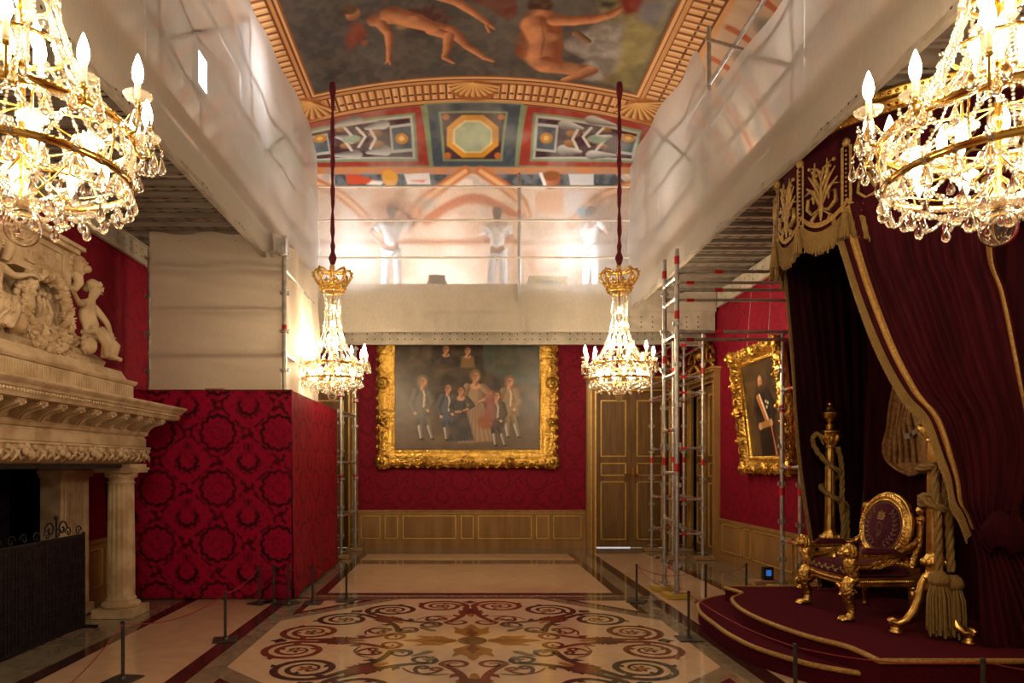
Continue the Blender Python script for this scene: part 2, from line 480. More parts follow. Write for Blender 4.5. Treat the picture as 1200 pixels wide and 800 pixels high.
def paintmat(name, rough, spec=.4, bmp=.1, bscale=120, coat=0):
    m, nt, bs = newmat(name)
    at = nt.nodes.new('ShaderNodeAttribute'); at.attribute_name = 'paint'
    nt.links.new(at.outputs['Color'], bs.inputs['Base Color'])
    bs.inputs['Roughness'].default_value = rough; bs.inputs['Specular IOR Level'].default_value = spec
    bs.inputs['Coat Weight'].default_value = coat; bs.inputs['Coat Roughness'].default_value = .25
    if bmp: bump(nt, bs, noise(nt, coords(nt), bscale, 3), bmp, .004)
    return m
M['fresco'] = paintmat('fresco_paint', .85, .2, .15, 30)
M['oil'] = paintmat('varnished_oil_paint', .36, .45, .15, 130, .1)

# ------------------------------------------------------------------ the room (x to the right, y into the picture, z up)
XL, XR, YB = -4.4, 4.5, 13.6
CX = .1
def wallbox(name, boxes, mat):
    b = MB()
    for q in boxes: b.box(*q)
    return struct(b.build(name, mat))
WT = 5.05
# back wall with two door openings, side walls with one opening each
DR = (2.67, 4.11); DL = (-3.90, -2.25); DH = 3.12
w_ = wallbox('wall_back', [(XL-.3, DL[0], YB, YB+.3, 0, WT), (DL[1], DR[0], YB, YB+.3, 0, WT), (DR[1], XR+.3, YB, YB+.3, 0, WT),
                    (DL[0], DL[1], YB, YB+.3, DH, WT), (DR[0], DR[1], YB, YB+.3, DH, WT)], M['damback'])
tag(w_, 'back wall hung with crimson damask silk', 'wall')
SD = (12.05, 13.25)
w_ = wallbox('wall_right', [(XR, XR+.3, -3, SD[0], 0, WT), (XR, XR+.3, SD[1], YB, 0, WT), (XR, XR+.3, SD[0], SD[1], DH, WT)], M['damside'])
tag(w_, 'right wall hung with crimson damask silk', 'wall')
HY = (4.15, 7.1); HZ = 1.64      # hearth opening in the left wall
w_ = wallbox('wall_left', [(XL-.3, XL, -3, HY[0], 0, WT), (XL-.3, XL, HY[1], YB, 0, WT), (XL-.3, XL, HY[0], HY[1], HZ, WT)], M['damside'])
tag(w_, 'left wall hung with crimson damask silk behind the fireplace', 'wall')

# wainscot panelling
def wainscot(name, axis, at, spans, panels, top=.75, sgn=-1):
    b = MB()
    def bx(a0, a1, d0, d1, z0, z1, mi=0):
        d0, d1 = at+sgn*d0, at+sgn*d1
        if axis == 'x': b.box(a0, a1, min(d0, d1), max(d0, d1), z0, z1, mi=mi)
        else: b.box(min(d0, d1), max(d0, d1), a0, a1, z0, z1, mi=mi)
    for (a0, a1) in spans:
        bx(a0, a1, 0, .03, 0, top); bx(a0, a1, 0, .055, top-.035, top+.012); bx(a0, a1, 0, .05, 0, .12); bx(a0, a1, 0, .04, .12, .15)
        bx(a0, a1, .03, .036, top-.055, top-.045, 1)
    for (a0, a1) in panels:
        z0, z1, t = .19, .655, .018
        for (p, q, r_, s_) in ((a0, a1, z0, z0+t), (a0, a1, z1-t, z1), (a0, a0+t, z0, z1), (a1-t, a1, z0, z1)):
            bx(p, q, .03, .046, r_, s_, 1)
        bx(a0+.04, a1-.04, .03, .038, z0+.04, z1-.04)
    return struct(b.build(name, [M['oak'], M['goldpaint']]))
px2x = lambda p: (p-VX)*YB/F
o = wainscot('trim_1', 'x', YB, [(-2.06, 2.47)], [(px2x(a), px2x(c)) for a, c in ((423,446),(451,466.5),(472,534.5),(540,555),(560,623),(628,643),(648,681))])
tag(o, 'low oak wainscot with gold beaded panels along the back wall', 'wainscot')
o = wainscot('trim_2', 'y', XR, [(-3, 11.85)], [(10.9,11.7),(10.55,10.8),(9.2,10.45),(8.85,9.1),(7.75,8.75),(4.2,4.5),(2.8,4.1)], .72)
tag(o, 'low oak wainscot with plain panels along the right wall', 'wainscot')
o = wainscot('trim_3', 'y', XL, [(7.12, 13.5), (-3, 4.1)], [(7.75,8.3),(8.4,9.6),(2.2,3.9)], .75, 1)
tag(o, 'oak wainscot beside the fireplace on the left wall', 'wainscot')

def door(name, axis, at, lo, hi, label, sgn, mirror=False, leaves=2, overdoor=True, ow=.2):
    """frame and leaves in the opening; axis x: in the back wall, y: in a side wall"""
    root = thing(name, label, 'door'); root['kind'] = 'structure'
    def mkb():
        b = MB()
        def bx(a0, a1, d0, d1, z0, z1, mi=0):
            e0, e1 = at+sgn*d0, at+sgn*d1
            if axis == 'x': b.box(a0, a1, min(e0, e1), max(e0, e1), z0, z1, mi=mi)
            else: b.box(min(e0, e1), max(e0, e1), a0, a1, z0, z1, mi=mi)
        return b, bx
    b, bx = mkb()
    w = ow
    for (a, s) in ((lo, -1), (hi, 1)):
        f = lambda p, q: (min(a+s*p, a+s*q), max(a+s*p, a+s*q))
        bx(*f(0, w), 0, .05, 0, DH+w); bx(*f(.0, .03), .05, .075, 0, DH, 1); bx(*f(.09, .115), .05, .07, 0, DH+.08, 1)
        bx(*f(w-.04, w), .05, .10, 0, DH+w, 0); bx(*f(w-.055, w-.042), .05, .085, 0, DH+w-.05, 1)
        bx(*f(0, .012), -.26, .0, 0, DH, 0)
    bx(lo, hi, 0, .05, DH, DH+w); bx(lo, hi, .05, .075, DH, DH+.03, 1); bx(lo-.1, hi+.1, .05, .07, DH+.09, DH+.115, 1)
    bx(lo-w-.02, hi+w+.02, 0, .13, DH+w, DH+w+.05); bx(lo-w-.05, hi+w+.05, 0, .17, DH+w+.05, DH+w+.08, 1)
    b.build('door_frame', [M['oak'], M['goldpaint']], root)
    n = leaves; wd = (hi-lo)/n
    for i in range(n):
        b, bx = mkb(); a0, a1 = lo+i*wd+.004, lo+(i+1)*wd-.004
        bx(a0, a1, -.10, -.05, .012, DH-.004)
        for (z0, z1) in ((.16, 1.33), (1.44, 1.70), (1.82, 2.95)):
            q0, q1, t = a0+.10, a1-.10, .024
            for (p, q, r_, s_) in ((q0, q1, z0, z0+t), (q0, q1, z1-t, z1), (q0, q0+t, z0, z1), (q1-t, q1, z0, z1)): bx(p, q, -.05, -.028, r_, s_, 1)
            bx(q0+.06, q1-.06, -.05, -.036, z0+.06, z1-.06)
        lf = b.build('door_leaf', [M['oakdark'], M['goldpaint']], root)
        b, bx = mkb(); e = a1-.05 if i == 0 else a0+.05
        bx(e-.025, e+.025, -.05, -.035, 1.36, 1.60); bx(e-.012, e+.012, -.03, .03, 1.46, 1.485)
        bx(min(e, e+(-.1 if i == 0 else .1)), max(e, e+(-.1 if i == 0 else .1)), .01, .03, 1.46, 1.485)
        b.build('door_handle', M['brass'], lf)
    if overdoor:
        # carved gilt overdoor: two scrolling brackets, garlands and a shell
        b = MB(); mid = (lo+hi)/2; hw = (hi-lo)/2+.05
        def pt(a, d, z): return (a, at+sgn*d, z) if axis == 'x' else (at+sgn*d, a, z)
        z0 = DH+w+.10
        for s in (-1, 1):
            for (c0, cz, r) in ((.68, .22, .2), (.36, .38, .15), (.9, .08, .09)):
                pth = [pt(mid+s*(hw*c0+r*(1-k/26)*math.cos(k*.36)), .07, z0+cz+r*(1-k/26)*math.sin(k*.36)) for k in range(22)]
                b.tube(pth, [.035*(1-k/34) for k in range(22)], 6)
            for k in range(9):
                t = k/8; b.sph(pt(mid+s*hw*(.15+.8*t), .07, z0+.03+.12*math.sin(t*PI)), .045, n=7, m=5)
        for k in range(7):
            a = PI*(k+.5)/7; b.tube([pt(mid, .06, z0+.3), pt(mid+.24*math.cos(a), .1, z0+.3+.28*math.sin(a))], [.02, .045], 6)
        b.sph(pt(mid, .09, z0+.28), .09); b.build('overdoor_carving', M['goldcarved'], root)
    return root
door('door_1', 'x', YB, DL[0], DL[1], 'oak double door half hidden behind the red damask hoarding', -1, ow=.19)
o = door('door_2', 'x', YB, DR[0], DR[1], 'dark oak double door with gilt beaded panels in the back wall', -1)
g = MB(); g.box(DR[0]+.02, DR[0]+.70, YB+.045, YB+.05, .002, .016); g.build('door_light_strip', M['doorlight'], o)  # added glowing strip in place of the light under the door
door('door_3', 'y', XR, SD[0], SD[1], 'dark oak door in the right wall beside the corner', -1, ow=.17)

# ------------------------------------------------------------------ inlaid marble floor: one polished mesh, slabs and inlays by material slot
def marble(name, a, b, vein, rough, sc_=2.2, v=.5):
    m, nt, bs = newmat(name); co = coords(nt)
    n1 = noise(nt, co, sc_, 7, 1.4); n2 = noise(nt, co, sc_*2.3, 6, 2.5)
    c = mixc(nt, smooth(n1, .35, .68), a, b)
    c = mixc(nt, (n2-.5).abs().below(.018, .02)*v, c, vein)
    nt.links.new(c, bs.inputs['Base Color'])
    bs.inputs['Roughness'].default_value = rough; bs.inputs['Specular IOR Level'].default_value = .5
    bs.inputs['Coat Weight'].default_value = .22; bs.inputs['Coat Roughness'].default_value = .035
    r = noise(nt, co, 1.6, 4); nt.links.new((r*.08+(rough-.04)).k, bs.inputs['Roughness'])
    return m
FM = [marble('grey_green_marble', (.27,.225,.155), (.18,.15,.10), (.38,.32,.23), .10, 3.5, .5),      # 0
      marble('rose_beige_marble', (.68,.475,.315), (.61,.41,.265), (.60,.42,.28), .09, 3, .25),        # 1
      marble('dark_red_marble', (.055,.016,.014), (.032,.010,.010), (.17,.09,.07), .10, 6, .55),        # 2
      marble('pale_inlay_ground', (.72,.54,.37), (.66,.48,.32), (.65,.48,.32), .09, 4, .2),           # 3
      marble('brown_red_inlay', (.20,.052,.026), (.14,.036,.018), (.28,.10,.05), .14, 12, .4),          # 4
      marble('dark_green_inlay', (.045,.042,.030), (.028,.026,.020), (.10,.09,.06), .14, 12, .4),       # 5
      marble('ochre_inlay', (.36,.175,.045), (.28,.13,.03), (.45,.25,.09), .14, 12, .4),               # 6
      marble('grey_inlay', (.20,.17,.13), (.15,.12,.09), (.28,.24,.18), .14, 10, .4),                   # 7
      marble('dark_brown_inlay', (.085,.036,.022), (.05,.022,.014), (.15,.08,.05), .14, 12, .4)]        # 8
fl = MB()
fl.box(XL-.9, XR+.3, -3, YB+.3, -.12, 0, mi=0)
lay = [0]
def nz(z):     # every inlay a hair above the one before
    lay[0] += 1; return z+lay[0]*4e-6
def flat(pts, mi, z=None):
    z = nz(z)
    n = len(pts)
    ar = sum(pts[i][0]*pts[(i+1) % n][1]-pts[(i+1) % n][0]*pts[i][1] for i in range(n))
    if ar < 0: pts = pts[::-1]
    fl.add([(x, y, z) for x, y in pts], [tuple(range(n))], None, mi)
def rect(x0, x1, y0, y1, mi, z): flat([(x0,y0),(x1,y0),(x1,y1),(x0,y1)], mi, z)
Z1, Z2, Z3, Z4 = .0006, .0012, .0018, .0024
for s in (-1, 1):       # side bands: rose slabs between dark red strips
    X_ = lambda d: CX+s*d
    rect(*sorted((X_(2.35), X_(3.35))), -2, 12.75, 1, Z1)
    rect(*sorted((X_(2.20), X_(2.36))), -2, 8.36, 2, Z2); rect(*sorted((X_(2.20), X_(2.36))), 8.62, 12.75, 2, Z2)
    rect(*sorted((X_(3.34), X_(3.49))), -2, 12.75, 2, Z2)
# far panel field: rose slab framed in dark red, a second narrow one by the wall
def framed(x0, x1, y0, y1, t):
    rect(x0, x1, y0, y1, 2, Z1); rect(x0+t, x1-t, y0+t, y1-t, 1, Z2)
framed(CX-1.97, CX+1.99, 8.68, 11.55, .14); framed(CX-1.97, CX+1.99, 11.72, 12.85, .12)
rect(CX-2.3, CX+2.3, 8.46, 8.54, 2, Z1)
framed(CX-1.97, CX+1.99, -1.5, 4.25, .14)
for i in range(10):     # small checker by the door
    for j in range(4):
        if (i+j) % 2: rect(2.55+i*.16, 2.71+i*.16, 11.9+j*.16, 12.06+j*.16, 1, Z2)
OC = (CX, 6.42); AP = 2.02
c8 = AP/math.cos(PI/8)
flat([(OC[0]+c8*math.cos(PI/8+k*PI/4), OC[1]+c8*math.sin(PI/8+k*PI/4)) for k in range(8)], 3, Z1)
for sx in (-1, 1):      # corner triangles outlined in dark red
    for sy in (-1, 1):
        e, f_ = 1.98, .86
        flat([(OC[0]+sx*e, OC[1]+sy*e), (OC[0]+sx*(e-f_), OC[1]+sy*e), (OC[0]+sx*e, OC[1]+sy*(e-f_))], 2, Z1)
        e2, f2 = 1.90, .60
        flat([(OC[0]+sx*e2, OC[1]+sy*e2), (OC[0]+sx*(e2-f2), OC[1]+sy*e2), (OC[0]+sx*e2, OC[1]+sy*(e2-f2))], 1, Z2)
def ribbon(pts, ws, mi, z):
    z = nz(z)
    n = len(pts); L, R_ = [], []
    for i in range(n):
        a = pts[max(i-1, 0)]; b = pts[min(i+1, n-1)]
        dx, dy = b[0]-a[0], b[1]-a[1]; l = math.hypot(dx, dy) or 1
        L.append((pts[i][0]-dy/l*ws[i]/2, pts[i][1]+dx/l*ws[i]/2)); R_.append((pts[i][0]+dy/l*ws[i]/2, pts[i][1]-dx/l*ws[i]/2))
    vs = [(OC[0]+x, OC[1]+y, z) for x, y in L]+[(OC[0]+x, OC[1]+y, z) for x, y in R_]
    fs = [(n+i, n+i+1, i+1, i) for i in range(n-1)]
    # keep every face looking up
    for f in fs:
        p = [vs[q] for q in f]; ar = sum(p[i][0]*p[(i+1) % 4][1]-p[(i+1) % 4][0]*p[i][1] for i in range(4))
        fl.add(p, [(0,1,2,3) if ar > 0 else (3,2,1,0)], None, mi)
def rotm(p, ang, mir):
    x, y = p[0], p[1]*mir
    return (x*math.cos(ang)-y*math.sin(ang), x*math.sin(ang)+y*math.cos(ang))
def leafpoly(c, ang, L, W, mi, z, lobes=3):
    z = nz(z)
    out = []
    for side in (1, -1):
        ks = range(13) if side == 1 else range(12, -1, -1)
        for k in ks:
            t = k/12; w = W*math.sin(PI*t**.8)*(1+.28*math.cos(t*lobes*2*PI))
            out.append((c[0]+math.cos(ang)*L*t-math.sin(ang)*w*side, c[1]+math.sin(ang)*L*t+math.cos(ang)*w*side))
    cx, cy = sum(p[0] for p in out)/len(out), sum(p[1] for p in out)/len(out)
    for a, b in zip(out, out[1:]+out[:1]):
        tri = [(OC[0]+cx, OC[1]+cy), (OC[0]+a[0], OC[1]+a[1]), (OC[0]+b[0], OC[1]+b[1])]
        ar = (tri[1][0]-tri[0][0])*(tri[2][1]-tri[0][1])-(tri[2][0]-tri[0][0])*(tri[1][1]-tri[0][1])
        if abs(ar) < 1e-9: continue
        fl.add([(x, y, z) for x, y in (tri if ar > 0 else tri[::-1])], [(0,1,2)], None, mi)
def bez(p0, p1, p2, p3, n=16):
    return [tuple((1-t)**3*a+3*(1-t)**2*t*b+3*(1-t)*t*t*c+t**3*d for a, b, c, d in zip(p0, p1, p2, p3)) for t in [i/n for i in range(n+1)]]
for k in range(8):
    ang = k*PI/4
    ca, cb = ((4, 8), (5, 4))[k % 2]
    for mir in (1, -1):
        # scroll: stem from the inner curl, out along the rim, into a spiral with two turns
        cs = (1.585, .335)
        sp = []
        for i in range(45):
            t = i/44; a = -.6*PI + t*4.3*PI; r = .29*(1-.80*t)+.012
            sp.append((cs[0]+r*math.cos(a), cs[1]+r*math.sin(a)))
        d0 = (sp[0][0]-sp[1][0], sp[0][1]-sp[1][1]); l = math.hypot(*d0); d0 = (d0[0]/l, d0[1]/l)
        stem = bez((.76, .27), (1.02, .06), (sp[0][0]+d0[0]*.36, sp[0][1]+d0[1]*.30), sp[0], 14)
        cu = [(.76-.12*(1-i/26)*math.sin(i*.40), .27-.12+.12*(1-i/34)*math.cos(i*.40)) for i in range(22)][::-1]
        path = cu+stem[1:]+sp[1:]
        n = len(path); ws = [.026+.044*math.sin(PI*min(1, .12+i/n*.95))**.8 for i in range(n)]; ws = [w*min(1, .42+i/46) for i, w in enumerate(ws)]
        ribbon([rotm(p, ang, mir) for p in path], ws, ca, Z2)
        # leaflets springing from the scroll
        for (ti, L, W, da) in ((26, .15, .032, .9), (36, .13, .03, .8), (44, .11, .028, -.9), (52, .10, .026, .9), (60, .09, .024, .9)):
            if ti+1 >= n: continue
            p, q = path[ti], path[ti+1]; a = math.atan2(q[1]-p[1], q[0]-p[0])+da
            P0 = rotm(p, ang, mir); dirp = rotm((p[0]+math.cos(a), p[1]+math.sin(a)), ang, mir)
            leafpoly(P0, math.atan2(dirp[1]-P0[1], dirp[0]-P0[0]), L, W, ca, Z3, 2)
        for rr in (0, 1):      # flower in the eye of the spiral
            for q in range(5):
                c0 = rotm(cs, ang, mir); leafpoly(c0, q*2*PI/5+rr*.6, .085-.04*rr, .026, (cb, 6)[rr], (Z2, Z3)[rr], 1)
        # second tendril toward the neighbour
        t2 = bez((1.02, .20), (1.10, .38), (1.02, .50), (.86, .47), 14)
        t3 = [(.86-.055*(1-i/20)*math.sin(i*.45), .47-.055+.055*(1-i/26)*math.cos(i*.45)) for i in range(1, 16)]
        pth = t2+t3; ribbon([rotm(p, ang, mir) for p in pth], [.014+.026*math.sin(PI*i/(len(pth)+3)) for i in range(len(pth))], cb, Z3)
    # palmette flower on the axis
    for q, (da, L, W) in enumerate(((0, .30, .085), (.62, .23, .07), (-.62, .23, .07), (1.25, .16, .055), (-1.25, .16, .055))):
        leafpoly(rotm((1.16, 0), ang, 1), ang+da, L, W, (8, 4)[(k % 2)] if q == 0 else (4, 8)[(k % 2)], Z3 if q else Z4, 3)
    leafpoly(rotm((1.16, 0), ang, 1), ang+PI, .16, .05, 6, Z3, 1)
    leafpoly(rotm((1.74, 0), ang, 1), ang, .16, .07, 5, Z3, 2)
for k in range(4):      # gold heart of the carpet
    ang = k*PI/2
    for (da, L, W, mi, z) in ((0, .52, .12, 6, Z3), (.42, .44, .075, 6, Z2), (-.42, .44, .075, 6, Z2), (0, .32, .05, 4, Z4)):
        leafpoly(rotm((.14, 0), ang, 1), ang+da, L, W, mi, z, 2)
    a2 = ang+PI/4
    leafpoly(rotm((.50, 0), a2, 1), a2, .26, .05, 7, Z2, 1)
    for mir in (1, -1):
        leafpoly(rotm((.62, .13), a2, mir), a2+mir*.5, .16, .045, 7, Z2, 1)
flat([(OC[0]+.14*math.cos(k*PI/8), OC[1]+.14*math.sin(k*PI/8)) for k in range(16)], 8, Z4+.0005)
floor = struct(fl.build('floor', FM)); tag(floor, 'polished marble floor inlaid with a scrolling flower rosette', 'floor')
# ------------------------------------------------------------------ painted vault
def vault():
    xs = np.concatenate([-3.0-1.4*np.sin(np.linspace(PI/2, 0, 46)), np.arange(-2.98, 3.2, .015), 3.2+1.3*np.sin(np.linspace(0, PI/2, 46))])
    ex = np.where(xs < -3.0, 2.2*(1-np.sqrt(np.clip(1-((-3.0-xs)/1.4)**2, 0, 1))), np.where(xs > 3.2, 2.2*(1-np.sqrt(np.clip(1-((xs-3.2)/1.3)**2, 0, 1))), 0))
    zb = 7.53-.047*(xs-.2)**2
    ph = np.linspace(0, PI/2, 220)
    ys = np.concatenate([np.arange(6.2, 11.05, .017), 11.05+2.55*np.sin(ph)])
    ey = np.concatenate([np.zeros(len(ys)-220), 2.55*(1-np.cos(ph))])
    fl_ = np.clip(1-ey/.42, 0, 1)      # the barrel's rise dies out toward the end wall
    Z = 7.53-(7.53-zb)[None, :]*fl_[:, None]-np.sqrt(ex[None, :]**2+ey[:, None]**2)
    Z = np.maximum(Z, 4.95)
    P = np.stack([np.broadcast_to(xs, Z.shape), np.broadcast_to(ys[:, None], Z.shape), Z], 2)
    # surface coordinates in metres: u across, s along the curve toward the end wall
    s = np.concatenate([ys[:-220], 11.05+2.55*ph]); u = xs
    return P, u, s
VP_, vu, vs_ = vault()
UX, UY = np.meshgrid(vu, vs_)
pxg = VX+VP_[..., 0]*F/VP_[..., 1]; pyg = VY-(VP_[..., 2]-H)*F/VP_[..., 1]
def W(px, py):      # a point of the survey photograph -> surface coordinates of the vault
    i = np.argmin((pxg-px)**2+(pyg-py)**2)
    return (UX.flat[i], UY.flat[i])
def WL(pts): return [W(a, b) for a, b in pts]
vp = Paint(UX, UY, (196, 160, 124))
vp.mott((222, 190, 160), .9*45, .6, 3); vp.mott((176, 120, 82), 20, .4, 4)
# side coves: pale scrolls, garlands and ribs seen through the nets
for sgn, x0 in ((-1, -3.0), (1, 3.2)):
    for k in range(9):
        yc = 6.6+k*.62
        vp.line([(x0+sgn*.1, yc), (x0+sgn*1.4, yc)], (186, 104, 62), .045)
        vp.ell(x0+sgn*.65, yc+.31, .35, .2, (110, 118, 116), 0, .3, .7)
        vp.ell(x0+sgn*.65, yc+.31, .2, .12, (226, 200, 172), .4, .4, .9)
        for q in range(5): vp.ell(x0+sgn*(.3+.17*q), yc+.1*math.sin(q*2), .06, .05, (190, 90, 60), 0, .5, .7)
# ---- central picture
IN = (-2.2, 2.62, 10.30)     # inner edge of the painted frame: x left, x right, far end
dark = vp.poly([(-2.2, 6), (2.62, 6), (2.62, 10.3), (-2.2, 10.3)], (84, 80, 78))
vp.mott((116, 108, 100), 60, .6, 11, dark); vp.mott((54, 54, 58), 30, .5, 12, dark)
rt = vp.poly(WL([(700, 0), (716, 40), (706, 80), (690, 92), (744, 108), (790, 0)]), (150, 136, 88), .1)
vp.mott((190, 176, 120), 26, .6, 13, rt); vp.mott((92, 88, 66), 30, .6, 14, rt)
cl = vp.poly(WL([(655, 52), (700, 30), (732, 22), (728, 50), (722, 80), (700, 95), (672, 92), (690, 70)]), (146, 138, 130), .12)
vp.mott((196, 188, 180), 12, .7, 15, cl)
vp.poly(WL([(745, 0), (790, 0), (770, 34), (750, 24)]), (128, 124, 128), .15)
fl1, fl2 = (226, 152, 104), (140, 78, 48)
def lm(pts, rr, c=fl1, d=fl2, side=1): vp.limb(WL(pts), [r*.0132 for r in rr], c, d, side)
# tumbling figure on the left
vp.poly(WL([(404, 50), (410, 28), (424, 26), (430, 40), (418, 52), (408, 60)]), (140, 66, 48), .06)
vp.poly(WL([(470, 12), (512, 8), (530, 22), (514, 34), (488, 40)]), (84, 50, 46), .08)
lm([(508, 32), (528, 36), (548, 54), (568, 68), (578, 71)], (8, 7, 5, 3.6, 2.6)); lm([(506, 36), (526, 42), (524, 58), (521, 68), (532, 74)], (7, 6, 4.6, 3.2, 2.2))
lm([(440, 24), (460, 18), (486, 24), (506, 32)], (9, 12, 11, 8)); lm([(446, 28), (455, 40), (456, 54), (455, 70)], (6, 4.6, 3.8, 2.6)); lm([(455, 70), (452, 74)], (2.4, 1.4)); lm([(455, 70), (458, 75)], (2.2, 1.2))
vp.ell(*W(413, 17), .09, .12, fl1, .4, .3, 1, fl2); vp.ell(*W(409, 12), .1, .09, (92, 58, 34), .2, .4); vp.ell(*W(427, 50), .05, .06, (150, 84, 60))
for (x, y) in ((462, 20), (474, 26), (484, 22), (470, 32)): vp.ell(*W(x, y), .07, .05, (226, 160, 110), 0, .8, .45)
# arm of a third figure and its drapery
vp.poly(WL([(548, 0), (604, 0), (608, 18), (596, 24), (572, 10)]), (110, 56, 48), .06)
lm([(516, -4), (536, 2), (556, 16), (572, 28)], (6.5, 5.5, 4.4, 3)); lm([(572, 28), (579, 33)], (2.6, 1.4)); lm([(570, 30), (574, 38)], (2.2, 1.2))
# seated man seen from behind
vp.ell(*W(633, 6), .16, .16, (74, 46, 28), 0, .3)
lm([(622, 60), (630, 22)], (17, 14)); lm([(640, 24), (646, 52), (640, 72)], (15, 13, 16))
lm([(628, 30), (640, 50), (638, 70)], (16, 16, 19)); lm([(650, 24), (672, 24), (696, 22), (716, 17), (728, 10)], (8, 7, 6, 4.6, 3))
lm([(640, 76), (666, 80), (690, 82)], (15, 11, 8)); lm([(692, 82), (676, 90), (662, 94)], (8, 6.5, 4.4)); lm([(676, 40), (688, 48)], (5, 4), (176, 130, 94), (96, 66, 46))
for (x, y, a) in ((630, 36, .5), (644, 44, .4), (624, 70, .5), (668, 78, .4)): vp.ell(*W(x, y), .10, .09, (232, 166, 112), 0, .9, a)
vp.line(WL([(634, 22), (638, 46), (634, 64)]), (140, 82, 50), .018, .03, .7)
vp.poly(WL([(724, -4), (756, -4), (748, 14), (732, 18)]), (132, 46, 34), .08)
vp.poly(WL([(700, 0), (724, 2), (716, 10), (704, 8)]), (60, 56, 52), .08)
vp.mott((74, 56, 46), 14, .30, 18, dark); vp.mott((150, 132, 110), 7, .16, 19, dark)
# ---- painted gadrooned frame
def frame_band(poly_in, poly_out):
    pass
wI = .62
og = (216, 160, 104)
ring = (UX > IN[0]-wI) & (UX < IN[1]+wI) & (UY < IN[2]+.80) & ~((UX > IN[0]) & (UX < IN[1]) & (UY < IN[2]))
vp.put(ring.astype(float), og)
dside = np.where(UX < IN[0], (IN[0]-UX)/wI, np.where(UX > IN[1], (UX-IN[1])/wI, 0)); dend = np.clip((UY-IN[2])/.80, 0, 1)
dd = np.maximum(dside, dend)
along = np.where(dend > dside, UX, UY)
def bandp(lo, hi, c, a=1.):
    vp.put((ring & (dd >= lo) & (dd < hi)).astype(float)*a, c)
bandp(0, .05, (150, 92, 44)); bandp(.05, .12, (230, 178, 124)); bandp(.12, .15, (112, 62, 30)); bandp(.15, .24, (206, 148, 94)); bandp(.24, .28, (120, 66, 32))
ph_ = (along/.122) % 1.0
tong = ring & (dd > .28) & (dd < .80)
vp.put(tong.astype(float), (168, 110, 64))
vp.put((tong & (np.abs(ph_-.5) < .34)).astype(float), (222, 166, 110)); vp.put((tong & (np.abs(ph_-.36) < .09)).astype(float)*.8, (246, 204, 150))
vp.put((tong & (np.abs(ph_-.5) > .42)).astype(float)*.9, (84, 44, 22)); vp.put((tong & (np.abs(ph_-.5) < .3) & (dd > .55) & (dd < .62)).astype(float), (112, 62, 30))
bandp(.80, .84, (112, 62, 30)); bandp(.84, .96, (214, 156, 100)); bandp(.96, 1.0, (120, 70, 38))
def shell(cx, cy, r, a0):
    for k in range(11):
        a = a0+(k-5)*.27
        vp.limb([(cx, cy), (cx+r*math.sin(a), cy+r*math.cos(a))], [.02, .055], (240, 184, 112), (120, 66, 32), 1)
vp.ell(.2, 10.72, .36, .30, (160, 96, 46)); shell(.2, 10.5, .36, 0)
for sx, ax in ((IN[0]-.28, -.7), (IN[1]+.28, .7)):
    vp.ell(sx, 10.70, .36, .36, (170, 104, 52)); shell(sx-(-.18 if ax < 0 else .18), 10.52, .42, ax)
# ---- coloured compartments on the end cove
g_, rd, mar, bl = (136, 150, 112), (168, 62, 46), (74, 42, 48), (84, 92, 100)
band = (UY > IN[2]+.80) & (vp.Y < W(555, 199)[1])
vp.put(band.astype(float), g_)
pl = lambda pts, c, **k: vp.poly(WL(pts), c, **{'soft': .02, **k})
for mir in (0, 1):
    mm = (lambda p: p) if not mir else (lambda p: [(1111-x, y) for x, y in p])
    pl(mm([(340, 151), (493, 124), (503, 194), (356, 196)]), rd)
    pl(mm([(358, 153), (486, 132), (490, 189), (366, 191)]), g_)
    pl(mm([(361, 155), (483, 135), (487, 186), (368, 188)]), (196, 192, 178)); pl(mm([(364, 157), (480, 138), (484, 184), (371, 186)]), mar)
    pl(mm([(456, 147), (482, 144), (484, 177), (459, 179)]), (190, 188, 176)); pl(mm([(459, 150), (481, 147.5), (482.5, 174), (461.5, 176)]), bl)
    pl(mm([(364, 160), (384, 156), (388, 180), (370, 182)]), (190, 188, 176)); pl(mm([(366, 162), (382, 159), (385.5, 177), (371, 179)]), bl)
    for cx in (471, 375):
        c0 = W(*mm([(cx, 162)])[0]); vp.ell(*c0, .11, .13, (206, 136, 40), 0, .2); vp.ell(*c0, .05, .06, (240, 200, 110), 0, .3)
    # grotesque ornament: vases, ribbons and leafy scrolls, in a grey-white and gold
    for (x0, y0, x1, y1) in ((392, 146, 416, 141), (392, 182, 416, 181), (396, 160, 412, 163), (430, 150, 448, 146), (432, 178, 450, 176)):
        a, b = mm([(x0, y0)])[0], mm([(x1, y1)])[0]
        vp.limb([W(*a), W(*b)], [.05, .13], (206, 200, 188), (120, 112, 108), 1)
    for (x0, y0, r0) in ((400, 152, .09), (406, 171, .1), (418, 165, .08), (440, 157, .12), (442, 169, .12), (424, 156, .06)):
        vp.ell(*W(*mm([(x0, y0)])[0]), r0, r0*.8, (190, 128, 62), .3, .4, 1, (110, 70, 36))
    for (pts) in ([(404, 150), (412, 158), (404, 166), (412, 176)], [(418, 150), (428, 160), (420, 172)], [(434, 152), (440, 163), (434, 174)]):
        vp.line(WL(mm(pts)), (214, 204, 190), .025)
    vp.ell(*W(*mm([(412, 163)])[0]), .16, .10, (150, 166, 140), 0, .4)
pl([(497, 121), (614, 121), (606, 196), (505, 196)], g_); pl([(500, 122.5), (611, 122.5), (603, 195), (508, 195)], (74, 82, 92))
pl([(514, 131), (595, 131), (589, 189), (519, 189)], g_); pl([(517, 133), (592, 133), (586.5, 187), (521.5, 187)], mar)
cen = [(554+33*math.cos(PI/8+k*PI/4), 160+27*math.sin(PI/8+k*PI/4)) for k in range(8)]
